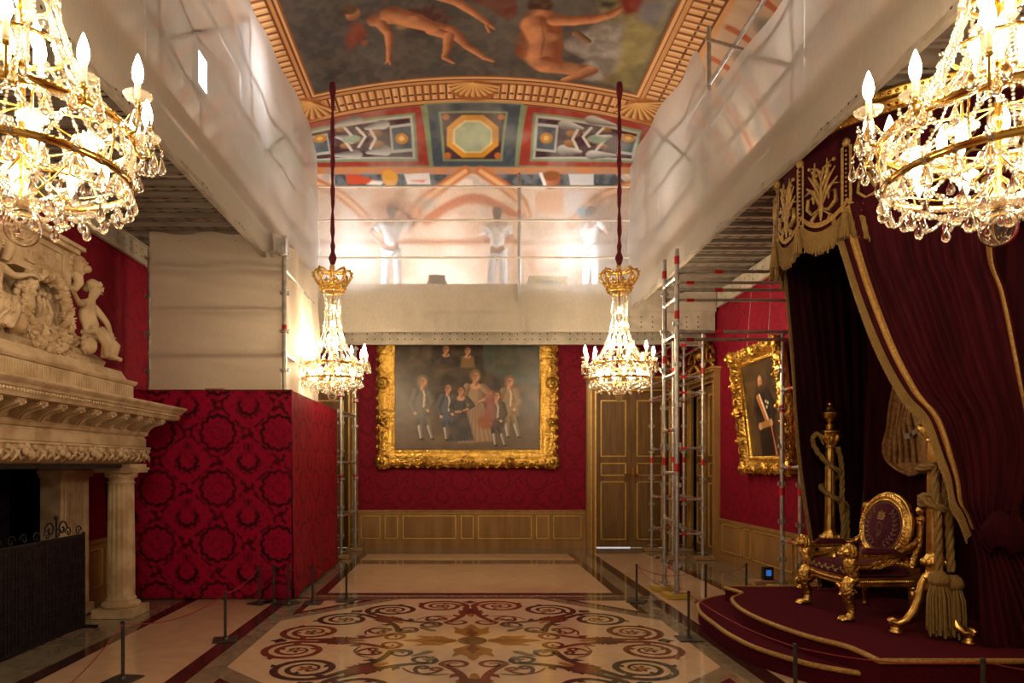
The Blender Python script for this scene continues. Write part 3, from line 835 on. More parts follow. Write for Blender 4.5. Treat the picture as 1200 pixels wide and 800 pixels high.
pl(cen, (226, 158, 46)); pl([(554+(x-554)*.76, 160+(y-160)*.76) for x, y in cen], (240, 214, 150)); pl([(554+(x-554)*.68, 160+(y-160)*.68) for x, y in cen], (178, 190, 152))
for (x, y) in ((522, 137), (587, 137), (525, 183), (583, 183)): vp.ell(*W(x, y), .06, .07, (196, 110, 50))
vp.mott((200, 196, 180), 30, .25, 21, band.astype(float)); vp.mott((40, 34, 36), 22, .22, 22, band.astype(float))
# ---- lower cove: orange ribs, grisaille strips, lunettes
y200 = W(555, 198)[1]
low = (UY >= y200)
vp.put(low.astype(float), (226, 190, 160)); vp.mott((244, 226, 208), 34, .7, 31, low.astype(float)); vp.mott((196, 140, 100), 18, .35, 32, low.astype(float))
pl([(350, 196.5), (770, 196.5), (770, 204), (350, 204)], (214, 136, 76))
pl([(392, 204), (540, 204), (520, 219), (392, 219)], (76, 80, 84)); pl([(575, 204), (722, 204), (740, 219), (592, 219)], (76, 80, 84))
vp.mott((150, 150, 150), 8, .5, 33, (low & (UY < W(555, 219)[1])).astype(float))
pl([(405, 204), (420, 205), (450, 215), (408, 216)], (212, 84, 50), soft=.04); pl([(436, 212), (450, 213), (446, 217), (430, 216)], (240, 232, 220), soft=.04)
vp.ell(*W(457, 209), .14, .16, (224, 168, 100), 0, .3); vp.ell(*W(457, 206), .14, .09, (222, 160, 60), 0, .4)
pl([(474, 204), (503, 203), (505, 216), (477, 216)], (226, 214, 204)); pl([(482, 211), (500, 210), (496, 214)], (220, 120, 90), soft=.05)
vp.ell(*W(646, 211), .16, .17, (226, 150, 110), 0, .3, 1, (150, 84, 56)); vp.ell(*W(646, 206), .17, .10, (150, 90, 50), 0, .4)
pl([(666, 204), (696, 204), (696, 217), (668, 217)], (214, 208, 206)); vp.line(WL([(634, 204), (638, 216)]), (240, 236, 230), .03)
for pts in ([(545, 200), (520, 218), (495, 236), (486, 252)], [(563, 200), (590, 218), (612, 236), (618, 252)], [(365, 212), (400, 228), (424, 250), (430, 258)], [(750, 212), (708, 228), (684, 246), (670, 262)]):
    vp.line(WL(pts), (204, 122, 68), .10, .06); vp.line(WL(pts), (236, 184, 132), .04, .04)
arch = [(500+110*i/16, 258-26*math.sin(PI*i/16)) for i in range(17)]
vp.line(WL(arch), (196, 104, 56), .10, .1); vp.line(WL([(500+110*i/16, 246-24*math.sin(PI*i/16)) for i in range(17)]), (236, 200, 168), .06, .06)
pl([(440, 222), (470, 222), (474, 246), (450, 252), (432, 244)], (226, 176, 140), soft=.15); pl([(628, 224), (658, 224), (660, 250), (626, 250)], (224, 168, 128), soft=.1)
pl([(664, 224), (686, 224), (678, 250), (662, 250)], (222, 214, 210), soft=.1); vp.ell(*W(683, 248), .12, .1, (110, 160, 176), 0, .5)
vp.ell(*W(460, 248), .5, .2, (196, 132, 96), 0, .6, .7); vp.ell(*W(500, 238), .2, .12, (150, 150, 140), 0, .6, .6)
pl([(350, 281), (770, 281), (770, 287), (350, 287)], (176, 112, 70), soft=.1)
pl([(614, 294), (662, 294), (656, 318), (622, 318)], (212, 150, 104), soft=.05); pl([(600, 256), (660, 256), (664, 280), (610, 280)], (232, 204, 180), soft=.2)
vp.ell(*W(635, 268), .3, .25, (206, 170, 140), 0, .5); vp.ell(*W(638, 306), .2, .2, (226, 196, 166), 0, .5)
# age: fine loss and dirt all over the plaster
vp.a *= (1-.10*fnoise(vp.h, vp.w, 6, 77))[..., None]
ce = struct(grid_mesh('ceiling', VP_, np.clip(vp.a, 0, 1), [M['fresco']])); tag(ce, 'frescoed vault with painted nudes, gilt frame and coloured compartments', 'ceiling')
# the vault's plain continuation toward the viewer's end, above the decks
b = MB(); prof = []
for x, z in zip(VP_[0, ::6, 0], VP_[0, ::6, 2]): prof.append((x, z))
b.add([(x, -3, z) for x, z in prof]+[(x, 6.25, z) for x, z in prof], [(i, i+1, len(prof)+i+1, len(prof)+i) for i in range(len(prof)-1)], None, 0, True)
M['plaster'] = mk('warm_painted_plaster', srgb(176, 140, 104), srgb(150, 112, 80), 2, .85)
o = struct(b.build('ceiling', M['plaster'])); tag(o, 'near bay of the painted vault above the scaffold decks', 'ceiling')

# ------------------------------------------------------------------ framed paintings
def ornate_frame(name, w, h, fw, parent, depth=.12, seed=1, dens=1.0):
    """gilded frame in its own plane: x across, z up, y toward the wall; opening w x h centred"""
    b = MB(); r = random.Random(seed)
    prof = [(0, 0), (0, -.02), (fw*.12, -.045), (fw*.2, -.03), (fw*.35, -.035), (fw*.5, -.085), (fw*.72, -depth), (fw*.86, -.09), (fw, -.06), (fw, .03)]
    path = [(-w/2, -h/2), (w/2, -h/2), (w/2, h/2), (-w/2, h/2)]
    cs = [(-1,-1), (1,-1), (1,1), (-1,1)]
    n = len(prof); vs = []
    for (x, z), (sx, sz) in zip(path, cs):
        for (q, d) in prof: vs.append((x+sx*q, d, z+sz*q))
    fs = [(i*n+k, ((i+1) % 4)*n+k, ((i+1) % 4)*n+k+1, i*n+k+1) for i in range(4) for k in range(n-1)]
    b.add(vs, fs, None, 0, True)
    def edge(side, t):      # point in the middle of the ornament band
        o = fw*.68
        L = w+2*o; K = h+2*o
        return {0: (-L/2+t*L, -h/2-o), 1: (w/2+o, -K/2+t*K), 2: (L/2-t*L, h/2+o), 3: (-w/2-o, K/2-t*K)}[side]
    for side in range(4):
        L = (w if side % 2 == 0 else h)+2*fw
        ta = [0, PI/2, PI, -PI/2][side]; tx, tz = math.cos(ta), math.sin(ta); nx, nz = tz, -tx
        m = max(4, int(L/(.20)*dens))
        for i in range(m):
            t = (i+.5)/m; x, z = edge(side, t); s = 1 if i % 2 else -1
            R0 = fw*.24
            pth = [(x+tx*(R0*(1-k/15)*math.cos(k*.5)*s)+nx*(R0*.8*(1-k/15)*math.sin(k*.5)), -depth*.85-.012, z+tz*(R0*(1-k/15)*math.cos(k*.5)*s)+nz*(R0*.8*(1-k/15)*math.sin(k*.5))) for k in range(12)]
            b.tube(pth, [fw*.055*(1-k/16) for k in range(12)], 5)
            for q in range(3):
                a = r.random()*6.28; b.sph((x+math.cos(a)*fw*.25, -depth*.8-.01, z+math.sin(a)*fw*.25), fw*.075, 1.3, .8, .8, 6, 4)
            b.sph((x+nx*fw*.3, -.07, z+nz*fw*.3), fw*.10, 1.5 if side % 2 == 0 else .9, .7, .9 if side % 2 == 0 else 1.5, 7, 4)
        for tc, big in ((.5, 1.15), (.0, 1.35), (.25, .8), (.75, .8)):
            x, z = edge(side, tc)
            b.sph((x, -depth*.9, z), fw*.30*big, 1, .35, 1, 12, 6)
            for q in range(9):
                a = q*2*PI/9; b.tube([(x, -depth-.02, z), (x+fw*.27*big*math.cos(a), -depth*.9, z+fw*.27*big*math.sin(a)), (x+fw*.33*big*math.cos(a+.3), -depth*.75, z+fw*.33*big*math.sin(a+.3))], [fw*.05, fw*.075*big, fw*.04], 5)
            b.sph((x, -depth-.03, z), fw*.13*big, n=8, m=5)
    for k in range(int((2*w+2*h)/.05)):      # pearl moulding at the sight edge
        d = k*.05
        for (x, z) in [(-w/2+d, -h/2-fw*.16) if d < w else (w/2+fw*.16, -h/2+d-w) if d < w+h else (w/2-(d-w-h), h/2+fw*.16) if d < 2*w+h else (-w/2-fw*.16, h/2-(d-2*w-h))]:
            b.sph((x, -.04, z), .013, n=5, m=3)
    return b.build(name, M['goldframe'], parent)
def canvas(name, P_, w, h, parent):
    nh, nw = P_.a.shape[:2]
    x = np.linspace(-w/2, w/2, nw); z = np.linspace(h/2, -h/2, nh)
    G = np.zeros((nh, nw, 3)); G[..., 0] = x[None]; G[..., 2] = z[:, None]; G[..., 1] = -.004
    o = grid_mesh(name, G[::-1], np.clip(P_.a[::-1], 0, 1), [M['oil']], parent)
    return o
# group portrait: canvas coordinates follow a 169 x 160 field, figures in the lower two thirds
cw, chh = 169*YB/F, 2.62
top = (1.96+chh)
nW, nH = 340, 300
ux, uy = np.meshgrid(np.linspace(463, 632, nW), np.linspace(527-chh*F/YB, 527, nH))
gp = Paint(ux, uy, (64, 50, 33))
gp.mott((92, 74, 50), 60, .8, 41); gp.mott((48, 38, 28), 40, .8, 42)
gp.poly([(565, 360), (640, 360), (640, 452), (600, 450), (566, 430)], (66, 76, 76), 8); gp.mott((96, 104, 98), 40, .5, 43, (ux > 566)*(uy < 450)*1.)
gp.poly([(540, 360), (566, 360), (566, 440), (540, 440)], (50, 38, 28), 2); gp.poly([(505, 402), (562, 402), (562, 432), (505, 432)], (38, 29, 22), 3)
gp.poly([(508, 444), (535, 430), (565, 434), (590, 448), (586, 470), (508, 468)], (46, 36, 28), 6)
gp.ell(600, 420, 26, 20, (60, 62, 44), 0, .8, .8); gp.poly([(462, 500), (634, 496), (634, 528), (462, 528)], (96, 78, 62), 6)
gp.ell(546, 514, 40, 7, (120, 98, 72), 0, .8, .8)
def sitter(x, y, hs, coat, dk, kind, hair=(70, 48, 32), lean=0):
    f1, f2 = (214, 160, 126), (140, 92, 66); k = hs/5.7
    def p(*a): return [(x+q*k, y+r_*k) for q, r_ in a]
    def R_(*a): return [q*k for q in a]
    if kind == 'gown':
        gp.poly(p((-8, 10), (8, 10), (8, 28), (20, 72), (-19, 74), (-8, 30)), coat, 3)
        for q in range(7): gp.line(p((-6+2*q, 31), (-17+5.6*q, 72)), dk, .8*k, 1.4, .6)
        gp.poly(p((3, 12), (8, 10), (8, 28), (3, 29)), dk, 3, .6)
        gp.limb(p((-9, 12), (-14, 24), (-5, 31)), R_(4.2, 3.6, 2.4), coat, dk); gp.limb(p((9, 12), (17, 21), (8, 28)), R_(4.2, 3.6, 2.2), coat, dk)
        gp.limb(p((-7, 30), (0, 30)), R_(2, 1.5), f1, f2); gp.limb(p((10, 27), (4, 29)), R_(1.9, 1.4), f1, f2)
        gp.ell(x, y+11*k, 5.6*k, 3.6*k, f1, 0, .5)
    elif kind == 'coat':
        gp.limb(p((-3, 42), (-4, 56), (-2, 68)), R_(4.6, 3.2, 2), dk, coat); gp.limb(p((3, 42), (7, 54), (11, 68)), R_(4.6, 3.2, 2), dk, coat)
        gp.limb(p((-4, 54), (-2, 68)), R_(2.3, 1.5), (206, 196, 184), (120, 112, 104)); gp.limb(p((7, 54), (11, 68)), R_(2.3, 1.5), (196, 186, 174), (110, 102, 96))
        for q in (-2, 11): gp.ell(x+(q+1)*k, y+69*k, 2.8*k, 1.4*k, (30, 24, 20))
        gp.poly(p((-8, 9), (8, 9), (11, 42), (-12, 44)), coat, 3); gp.poly(p((1, 9), (8, 9), (11, 42), (2, 42)), dk, 4, .7)
        gp.limb(p((-8, 12), (-13, 26), (-9, 37)), R_(4, 3.4, 2.4), coat, dk); gp.limb(p((8, 12), (12, 25), (6, 34)), R_(4, 3.2, 2.2), coat, dk)
        gp.line(p((0, 8), (2, 17), (1, 30)), (204, 190, 164), 1.1*k, 1); gp.ell(x-9*k, y+38*k, 2*k, 2*k, f1); gp.ell(x+6*k, y+35*k, 1.8*k, 1.8*k, f1)
        for q in range(4): gp.ell(x+3.4*k, y+(16+6*q)*k, .8*k, .8*k, (170, 140, 84))
    else:
        gp.poly(p((-9, 9), (9, 9), (11, 26), (-11, 26)), coat, 3); gp.ell(x, y+9*k, 5*k, 3*k, f1, 0, .5)
    gp.ell(x, y-.5, hs*1.12, hs*1.28, hair, 0, .35)
    if kind != 'gown': gp.ell(x-hs*.7, y+hs*.6, hs*.45, hs*.8, hair, 0, .4); gp.ell(x+hs*.7, y+hs*.6, hs*.4, hs*.75, hair, 0, .4)
    gp.limb([(x, y+hs*.8), (x, y+hs*1.5)], [hs*.4, hs*.5], f1, f2)
    gp.ell(x, y+hs*.12, hs*.74, hs*.92, f1, lean, .3, 1, f2, .5, .2)
    for sx in (-1, 1): gp.ell(x+sx*hs*.28, y, hs*.15, hs*.10, (70, 44, 34), 0, .6, .9); gp.line([(x+sx*hs*.12, y-hs*.2), (x+sx*hs*.45, y-hs*.2)], (110, 74, 54), .35, .5, .8)
    gp.line([(x, y), (x+hs*.06, y+hs*.32)], (150, 98, 72), .4, .5, .8); gp.ell(x, y+hs*.56, hs*.24, hs*.09, (170, 84, 70), 0, .6, .9)
sitter(522.5, 409, 4.6, (54, 40, 34), (34, 26, 22), 'bust'); sitter(548, 411, 4.4, (132, 100, 62), (84, 62, 42), 'bust')
sitter(557, 441, 6.0, (168, 140, 112), (112, 84, 70), 'gown', (120, 92, 60))
sitter(495.5, 447, 5.6, (92, 90, 88), (56, 50, 46), 'coat', (112, 96, 74)); sitter(597, 447, 5.4, (142, 116, 78), (110, 84, 56), 'coat', (120, 84, 50))
sitter(525, 455, 5, (80, 88, 104), (48, 48, 56), 'coat', (66, 44, 30)); sitter(540, 458, 4.6, (62, 60, 68), (36, 34, 38), 'gown'); sitter(582, 464, 4.8, (84, 66, 66), (48, 38, 38), 'coat', (82, 56, 36))
gp.poly([(566, 462), (578, 458), (580, 490), (568, 502), (560, 492), (570, 476)], (160, 96, 84), 5, .8); gp.ell(568, 496, 9, 7, (150, 84, 46), .4, .5, .8)
gp.mott((190, 160, 130), 20, .10, 44)
bigp = thing('group_portrait', 'large gilt framed group portrait with nine sitters on the back wall', 'painting', (px2x(547.5), YB-.02, 1.96+chh/2))
ornate_frame('frame', cw, chh, .355, bigp, .15, 3)
canvas('canvas', gp, cw, chh, bigp)
# officer's portrait on the right wall, leaning forward at the top
ux, uy = np.meshgrid(np.linspace(0, 100, 190), np.linspace(0, 118, 230))
op = Paint(ux, uy, (64, 47, 30)); op.mott((98, 74, 46), 60, .8, 51); op.mott((26, 19, 14), 30, .7, 52)
op.ell(22, 90, 22, 18, (74, 56, 40), .2, .8, .8); op.poly([(4, 96), (30, 92), (34, 118), (2, 118)], (96, 74, 54), 6, .8)
op.poly([(36, 38), (66, 36), (78, 62), (74, 118), (32, 118), (28, 64)], (26, 22, 25), 4); op.line([(35, 40), (28, 62), (33, 100)], (70, 60, 58), 1.2); op.limb([(38, 42), (27, 60), (36, 78)], [8, 7, 5], (52, 46, 50), (18, 15, 17)); op.limb([(66, 40), (78, 58), (70, 74)], [8, 7, 5], (46, 40, 44), (16, 14, 16))
for d, c in ((-4, (176, 130, 60)), (0, (196, 76, 60)), (4, (224, 206, 176))): op.line([(40+d*.9, 42-d*.2), (60+d*.6, 78-d*.2)], c, 2.4, 1)
op.poly([(34, 76), (70, 72), (71, 80), (35, 84)], (180, 134, 66), 2); op.line([(66, 78), (74, 116)], (176, 150, 110), 1.4); op.line([(68, 80), (71, 116)], (200, 90, 70), 1.2)
op.ell(36, 80, 5, 4.5, (214, 170, 136)); op.ell(68, 77, 4.6, 4, (206, 160, 128))
for (x, y) in ((60, 50), (65, 52), (61, 57)): op.ell(x, y, 2, 2, (226, 216, 190))
op.ell(50, 22, 7.6, 9, (34, 24, 18), 0, .3); op.ell(50, 25, 6.4, 8.4, (204, 156, 120), .05, .3, 1, (120, 80, 56)); op.ell(50, 33.5, 5.6, 5, (66, 46, 32), 0, .4); op.ell(50, 30, 4.4, 1.4, (70, 48, 34), 0, .5)
for sx in (-1, 1): op.ell(50+sx*2.5, 23.4, 1.1, .7, (50, 34, 26), 0, .5)
rp = thing('officer_portrait', 'gilt framed portrait of a bearded officer with a sash on the right wall', 'painting', (XR-.145, 9.85, 2.46), PI/2)
rp.rotation_euler = (math.radians(7), 0, -PI/2)
cw2, ch2 = 1.12, 1.36
ornate_frame('frame', cw2, ch2, .25, rp, .12, 5)
canvas('canvas', op, cw2, ch2, rp)
for y in (-.35, .35):
    b = MB(); b.cyl((y, .02, ch2/2+.25), (y*.9, .36, ch2/2+2.0), .004, 5); b.build('hanging_wire', M['steel'], rp)
# ------------------------------------------------------------------ scaffold decks, nets, towers
XI, XJ = -2.50, 2.92        # inner edges of the left and right decks
DZ = 4.66                   # underside of the deck planks
YD = 11.85                  # inner edge of the rear deck
def girder(parent, p0, p1, z0, z1, t=.05, rows=3, pitch=.09, name='girder', face=1, both=True):
    """perforated steel girder standing on edge from p0 to p1 (x, y)"""
    a, c = Vector((p0[0], p0[1], 0)), Vector((p1[0], p1[1], 0)); d = (c-a).normalized(); n = Vector((d.y, -d.x, 0)); L = (c-a).length
    b = MB()
    def bar(h0, h1, w):
        q = [a+n*w/2, c+n*w/2, c-n*w/2, a-n*w/2]
        b.add([(*p.xy, h0) for p in q]+[(*p.xy, h1) for p in q], [(3,2,1,0),(4,5,6,7),(0,1,5,4),(1,2,6,5),(2,3,7,6),(3,0,4,7)])
    bar(z0+.02, z1-.02, t*.5); bar(z0, z0+.022, t); bar(z1-.022, z1, t)
    m = int(L/pitch)
    for i in range(m):
        if i % 9 == 8: continue
        for r in range(rows):
            zc = z0+(z1-z0)*(r+1)/(rows+1); pc = a+d*(i+.5)*pitch
            for s in ((1, -1) if both else (face,)):
                o = pc+n*s*(t*.25+.0015); vs = [o+d*(.014*math.cos(k*PI/3))+Vector((0,0,zc+.014*math.sin(k*PI/3))) for k in range(6)]
                b.add(vs, [tuple(range(6)) if s < 0 else tuple(range(6))[::-1]], None, 1)
    return b.build(name, [M['girder'], M['hole']], parent)
def plank(parent, x0, x1, y0, y1):
    b = MB(); w = y1-y0-.006
    prof = [(0,0),(.02,0),(.02,.045),(.09,.05),(.10,.03),(.13,.03),(.14,.05),(w-.14,.05),(w-.13,.03),(w-.10,.03),(w-.09,.05),(w-.02,.045),(w-.02,0),(w,0),(w,.085),(0,.085)]
    n = len(prof); vs = [(x0, y0+p, DZ+q) for p, q in prof]+[(x1, y0+p, DZ+q) for p, q in prof]
    b.add(vs, [(i, (i+1) % n, n+(i+1) % n, n+i) for i in range(n)])
    b.add(vs[:n], [tuple(range(n))[::-1]]); b.add(vs[n:], [tuple(range(n))])
    k = int((x1-x0)/.20)
    for i in range(k):
        xc = x0+(i+.5)*(x1-x0)/k
        for yy, mi, s in ((y0+.115, 1, .035), (y0+w-.115, 1, .035), (y0+w/2, 2, .05)):
            z = DZ+(.0285 if mi == 1 else .0485)
            b.add([(xc-s, yy-.011, z), (xc-s, yy+.011, z), (xc+s, yy+.011, z), (xc+s, yy-.011, z)], [(0,1,2,3)], None, mi)
    return b.build('deck_plank', [M['steeldeck'], M['hole'], M['steel']], parent)
def rail(parent, p0, p1, r=.024, name='guard_rail', tapes=(), mat=None):
    b = MB(); b.cyl(p0, p1, r, 10)
    a, c = Vector(p0), Vector(p1); d = (c-a).normalized()
    for t in tapes: b.cyl(a+(c-a)*t-d*.045, a+(c-a)*t+d*.045, r+.0025, 10, mi=1)
    return b.build(name, [mat or M['steel'], M['redtape']], parent)
for side in (0, 1):
    x0, x1 = ((XL+.03, XI-.10), (XJ+.10, XR-.03))[side]
    dk = thing('scaffold_deck', ('steel plank scaffold deck overhead on the left above the fireplace', 'steel plank scaffold deck overhead on the right above the throne canopy')[side], 'scaffold', ((x0+x1)/2, 6, DZ), 0)
    off = Vector(dk.location)
    def loc(o): o.location = -off; return o
    for i in range(33):
        loc(plank(dk, x0, x1, 1.3+i*.318, 1.3+(i+1)*.318))
    xi = (XI-.07, XJ+.07)[side]; xw = (XL+.07, XR-.07)[side]
    loc(girder(dk, (xi, 1.3), (xi, 11.8), 4.36, DZ-.005, .05, 3, .10)); loc(girder(dk, (xw, 1.3), (xw, 11.8), 4.38, DZ-.005, .05, 2, .16))
    b = MB(); b.box(min(xi, xi), xi+.03, 1.3, 11.8, DZ+.09, DZ+.25); loc(b.build('toe_board', M['padwood'], dk))
    for z in (5.25, 5.75, 6.25): loc(rail(dk, (xi, 1.3, z), (xi, 11.7, z)))
    ys = ((3.2, 5.6, 8.0, 10.4), (3.6, 6.0, 8.25, 10.4))[side]
    for y in ys:
        loc(rail(dk, (xi, y, DZ+.09), (xi, y, 6.95), .024, 'standard'))
    for y0, y1 in zip(ys[:-1], ys[1:]): loc(rail(dk, (xi+(.03, -.03)[side], y0, DZ+.5), (xi+(.03, -.03)[side], y1, 6.8), .02, 'diagonal_brace'))
dk = thing('scaffold_deck', 'rear scaffold deck crossing above the group portrait where the restorers stand', 'scaffold', (.2, 12.7, DZ)); off = Vector(dk.location)
loc(girder(dk, (XL+.05, 12.0), (XR-.05, 12.0), 3.99, 4.34, .06, 3, .20)); loc(girder(dk, (XL+.05, 12.75), (XR-.05, 12.75), 3.90, 4.20, .06, 2, .14))
b = MB(); b.box(XL+.05, XR-.05, 11.93, 12.00, 4.34, 4.82); loc(b.build('edge_board', M['girder'], dk))
for i in range(5): 
    o = plank(dk, XL+.05, XR-.05, 11.95+i*.318, 11.95+(i+1)*.318); loc(o)
for z in (5.22, 5.86): loc(rail(dk, (XI+.03, 11.742, z), (XJ-.03, 11.742, z), .017, 'guard_rail', (), M['railglint']))
loc(rail(dk, (XI+.03, 11.742, 6.44), (XJ-.03, 11.742, 6.44), .017, 'guard_rail', (), M['railglint']))
for x in (1.0,):
    loc(rail(dk, (x, 11.86, 4.5), (x, 11.86, 6.72), .03, 'standard', (.7,)))
# ---- nets
def netting(name, label, fn, nu, nv, mat, group=None, cat='netting'):
    b = MB(); b.sheet(fn, nu, nv)
    o = b.build(name, mat); tag(o, label, cat, group)
    return o
def wv(*a): return sum(math.sin(a[i]*a[i+1]+a[i+2])*a[i+3] for i in range(0, len(a), 4))
def side_net(x, sgn, top):
    def fn(u, v):
        y = 1.3+10.55*u; zt = top(y)
        zb = 4.335+.018*math.sin(y*5.1)+.012*math.sin(y*11.7)
        z = zb+(zt-zb)*v
        dx = .035*math.sin(y*2.1+z*.7)*min(1, v*3)+.018*math.sin(y*5.3-z*1.9)*min(1, v*3)+.01*math.sin(z*9+y*1.3)+.03*max(0, 1-abs(z-4.72)/.18)*0
        return (x+sgn*(.03+dx), y, z)
    return fn
netting('debris_netting', 'pale netting hung along the left deck edge above the fireplace', side_net(XI, 1, lambda y: 7.12+.03*math.sin(y*3)), 150, 60, M['netside'])
netting('debris_netting', 'pale netting hung along the right deck edge above the throne', side_net(XJ, -1, lambda y: 5.9+.92/(1+math.exp(-(y-8.15)*9))+.02*math.sin(y*4)), 150, 60, M['netside'])
def back_net(u, v):
    x = XI+.02+(XJ-XI-.04)*u; z = 3.955+.012*math.sin(x*4.3)+v*(6.45-3.955)-.03*v*math.sin(u*PI*2)**2
    y = 11.80+.025*math.sin(x*2.3+z*1.2)+.012*math.sin(x*6.1-z*3)
    return (x, y, z)
netting('debris_netting', 'sheer white netting across the rear deck in front of the restorers', back_net, 120, 60, M['netback'])
# ---- scrims above the damask hoarding
def scrim_front(u, v):
    x = -4.06+1.78*u; z = 2.57+2.10*v
    if v > .96: z += .02*math.sin(x*9)
    y = 8.90+.012*math.sin(x*7+z*3)+.010*math.sin(z*13-x*2)+.006*math.sin(z*31+x*5)
    for zr in (3.10, 3.66, 4.20): y += -.035*math.exp(-((z-zr)/.045)**2)  # ridges shaped to imitate the shadows of the tubes behind
    return (x, y, z)
netting('scrim_sheet', 'unbleached scrim sheet with three ridges imitating tube shadows standing above the damask hoarding', scrim_front, 60, 110, M['scrim'], cat='sheet')
def scrim_side(u, v):
    y = 8.92+2.1*u; top = 4.62-.0*u
    z = 2.45+(top-2.45)*v
    x = -2.31+.03*math.sin(y*6)+.02*math.sin(y*13+z)+.02*math.sin(z*4)
    return (x, y, z)
netting('scrim_sheet', 'narrow scrim hanging behind the left far chandelier beside the scaffold upright', scrim_side, 50, 50, M['scrimthin'], cat='sheet')

# ---- towers
def tower(label, standards, ledgers, base=True, name='scaffold_tower', pads=True):
    """standards (x, y, z0, z1, tape heights); ledgers (p0, p1, tape fractions)"""
    x0, y0 = standards[0][0], standards[0][1]
    t = thing(name, label, 'scaffold', (x0, y0, 0)); off = Vector((x0, y0, 0))
    for (x, y, z0, z1, tp) in standards:
        b = MB(); b.cyl((x, y, z0), (x, y, z1), .029, 12)
        for z in tp: b.cyl((x, y, z-.05), (x, y, z+.05), .032, 12, mi=1)
        z = z0+.28
        while z < z1:
            b.cyl((x, y, z-.006), (x, y, z+.006), .058, 10)
            for k in range(4): b.box(x+.05*math.cos(k*PI/2+.4)-.012, x+.05*math.cos(k*PI/2+.4)+.012, y+.05*math.sin(k*PI/2+.4)-.012, y+.05*math.sin(k*PI/2+.4)+.012, z-.02, z+.03)
            z += .5
        o = b.build('standard', [M['steel'], M['redtape']], t); o.location = -off
        if z0 < .3:
            b = MB(); b.cyl((x, y, .065), (x, y, z0+.12), .016, 8); b.box(x-.07, x+.07, y-.07, y+.07, .058, .066); b.cyl((x, y, z0-.03), (x, y, z0+.03), .035, 8)
            b.tube([(x-.08, y, z0), (x+.08, y, z0)], .008, 6)
            o = b.build('base_jack', M['steel'], t); o.location = -off
            b = MB(); b.box(x-.16, x+.16, y-.12, y+.12, 0.003, .058); o = b.build('timber_pad', M['padwood'] if pads else M['yellow'], t, bevel=.006); o.location = -off
    for (p0, p1, tp) in ledgers:
        b = MB(); a, c = Vector(p0), Vector(p1); d = (c-a).normalized()
        b.cyl(a+d*.03, c-d*.03, .021, 10)
        for f in tp: b.cyl(a+(c-a)*f-d*.05, a+(c-a)*f+d*.05, .0235, 10, mi=1)
        for e in (a+d*.05, c-d*.05):
            b.tube([e-d*.035, e+d*.035], .032, 8); b.cyl(e+Vector((0,0,-.05)), e+Vector((0,0,.05)), .011, 6)
        o = b.build('ledger', [M['steel'], M['redtape']], t); o.location = -off
    return t
A, B_, C_, D_ = (2.68, 8.5), (2.68, 9.02), (4.22, 8.5), (4.25, 9.05)
L = []
for z in (4.06, 3.83, 3.31):
    L += [((*A, z), (4.46, 8.5, z), (.29,)), ((*B_, z+.0), (4.46, 9.02, z), (.19,))]
for z in (4.0, 3.74, 3.28, 2.80, 2.1, 1.55, .95, .34): L.append(((*A, z), (*B_, z), (.5,) if z in (2.1, .34, 3.74) else ()))
for z in (2.64, 1.62, .66): L.append(((*C_, z), (*D_, z), (.5,)))
tower('tall scaffold tower nearest the throne dais with red taped uprights', [(*A, .12, 4.34, (4.2, 3.52, 1.62)), (*B_, .12, 4.36, (4.16, 3.04, 1.7)), (*C_, .12, 3.40, (1.32, 2.2)), (*D_, .12, 3.42, (2.4, 1.3))], L, pads=False)
q = [(3.66, 13.15), (4.28, 13.15), (3.70, 11.95), (4.22, 11.95)]
L = []
for z in (3.75, 3.2, 2.92, 1.95, 1.05, .45):
    L += [((*q[0], z), (*q[1], z), (.6,)), ((*q[2], z), (*q[3], z), (.35,)), ((*q[0], z), (*q[2], z), (.4,)), ((*q[1], z), (*q[3], z), (.6,))]
tower('scaffold tower standing before the oak double door in the far right corner', [(*q[0], .12, 3.95, (1.75, 2.9)), (*q[1], .12, 3.95, (1.75, 2.9)), (*q[2], .12, 3.98, (3.3, 1.75)), (*q[3], .12, 3.98, (3.3, 1.7))], L)
q = [(-2.14, 12.1), (-2.06, 13.2), (-3.3, 12.1), (-3.3, 13.2)]
L = []
for z in (3.5, 2.6, 1.7, .75): L += [((*q[0], z), (*q[1], z), (.5,)), ((*q[2], z), (*q[0], z), (.5,)), ((*q[3], z), (*q[1], z), ())]
tower('scaffold tower behind the damask hoarding beside the group portrait', [(*q[0], .12, 3.95, (1.42, 2.9)), (*q[1], .12, 3.95, (1.42, 2.9)), (*q[2], .12, 3.95, ()), (*q[3], .12, 3.95, ())], L)
q = [(-2.30, 8.86), (-2.33, 10.9), (-4.12, 9.02), (-4.12, 10.9)]
L = []
for z in (3.10, 3.66, 4.20): L.append(((q[2][0], 8.97, z), (-2.30, 8.97, z), ()))
for z in (3.1, 4.2): L += [((*q[0], z), (*q[1], z), ())]
tower('scaffold frame inside the damask hoarding carrying the scrim sheets', [(*q[0], 2.60, 4.62, (3.42,)), (*q[1], 2.60, 4.5, ()), (*q[2], 2.60, 4.5, ()), (*q[3], 2.60, 4.5, ())], L)
b = MB(); b.box(-.05, .07, -.05, .05, -.10, .10); b.box(-.16, -.05, -.03, .03, -.08, -.05); b.box(.0, .05, -.07, -.05, -.14, .0)
o = b.build('clamp_box', M['steel'], None, (-2.32, 8.78, 4.46), bevel=.008); tag(o, 'small steel clamp head at the top of the upright beside the scrim sheet', 'clamp')

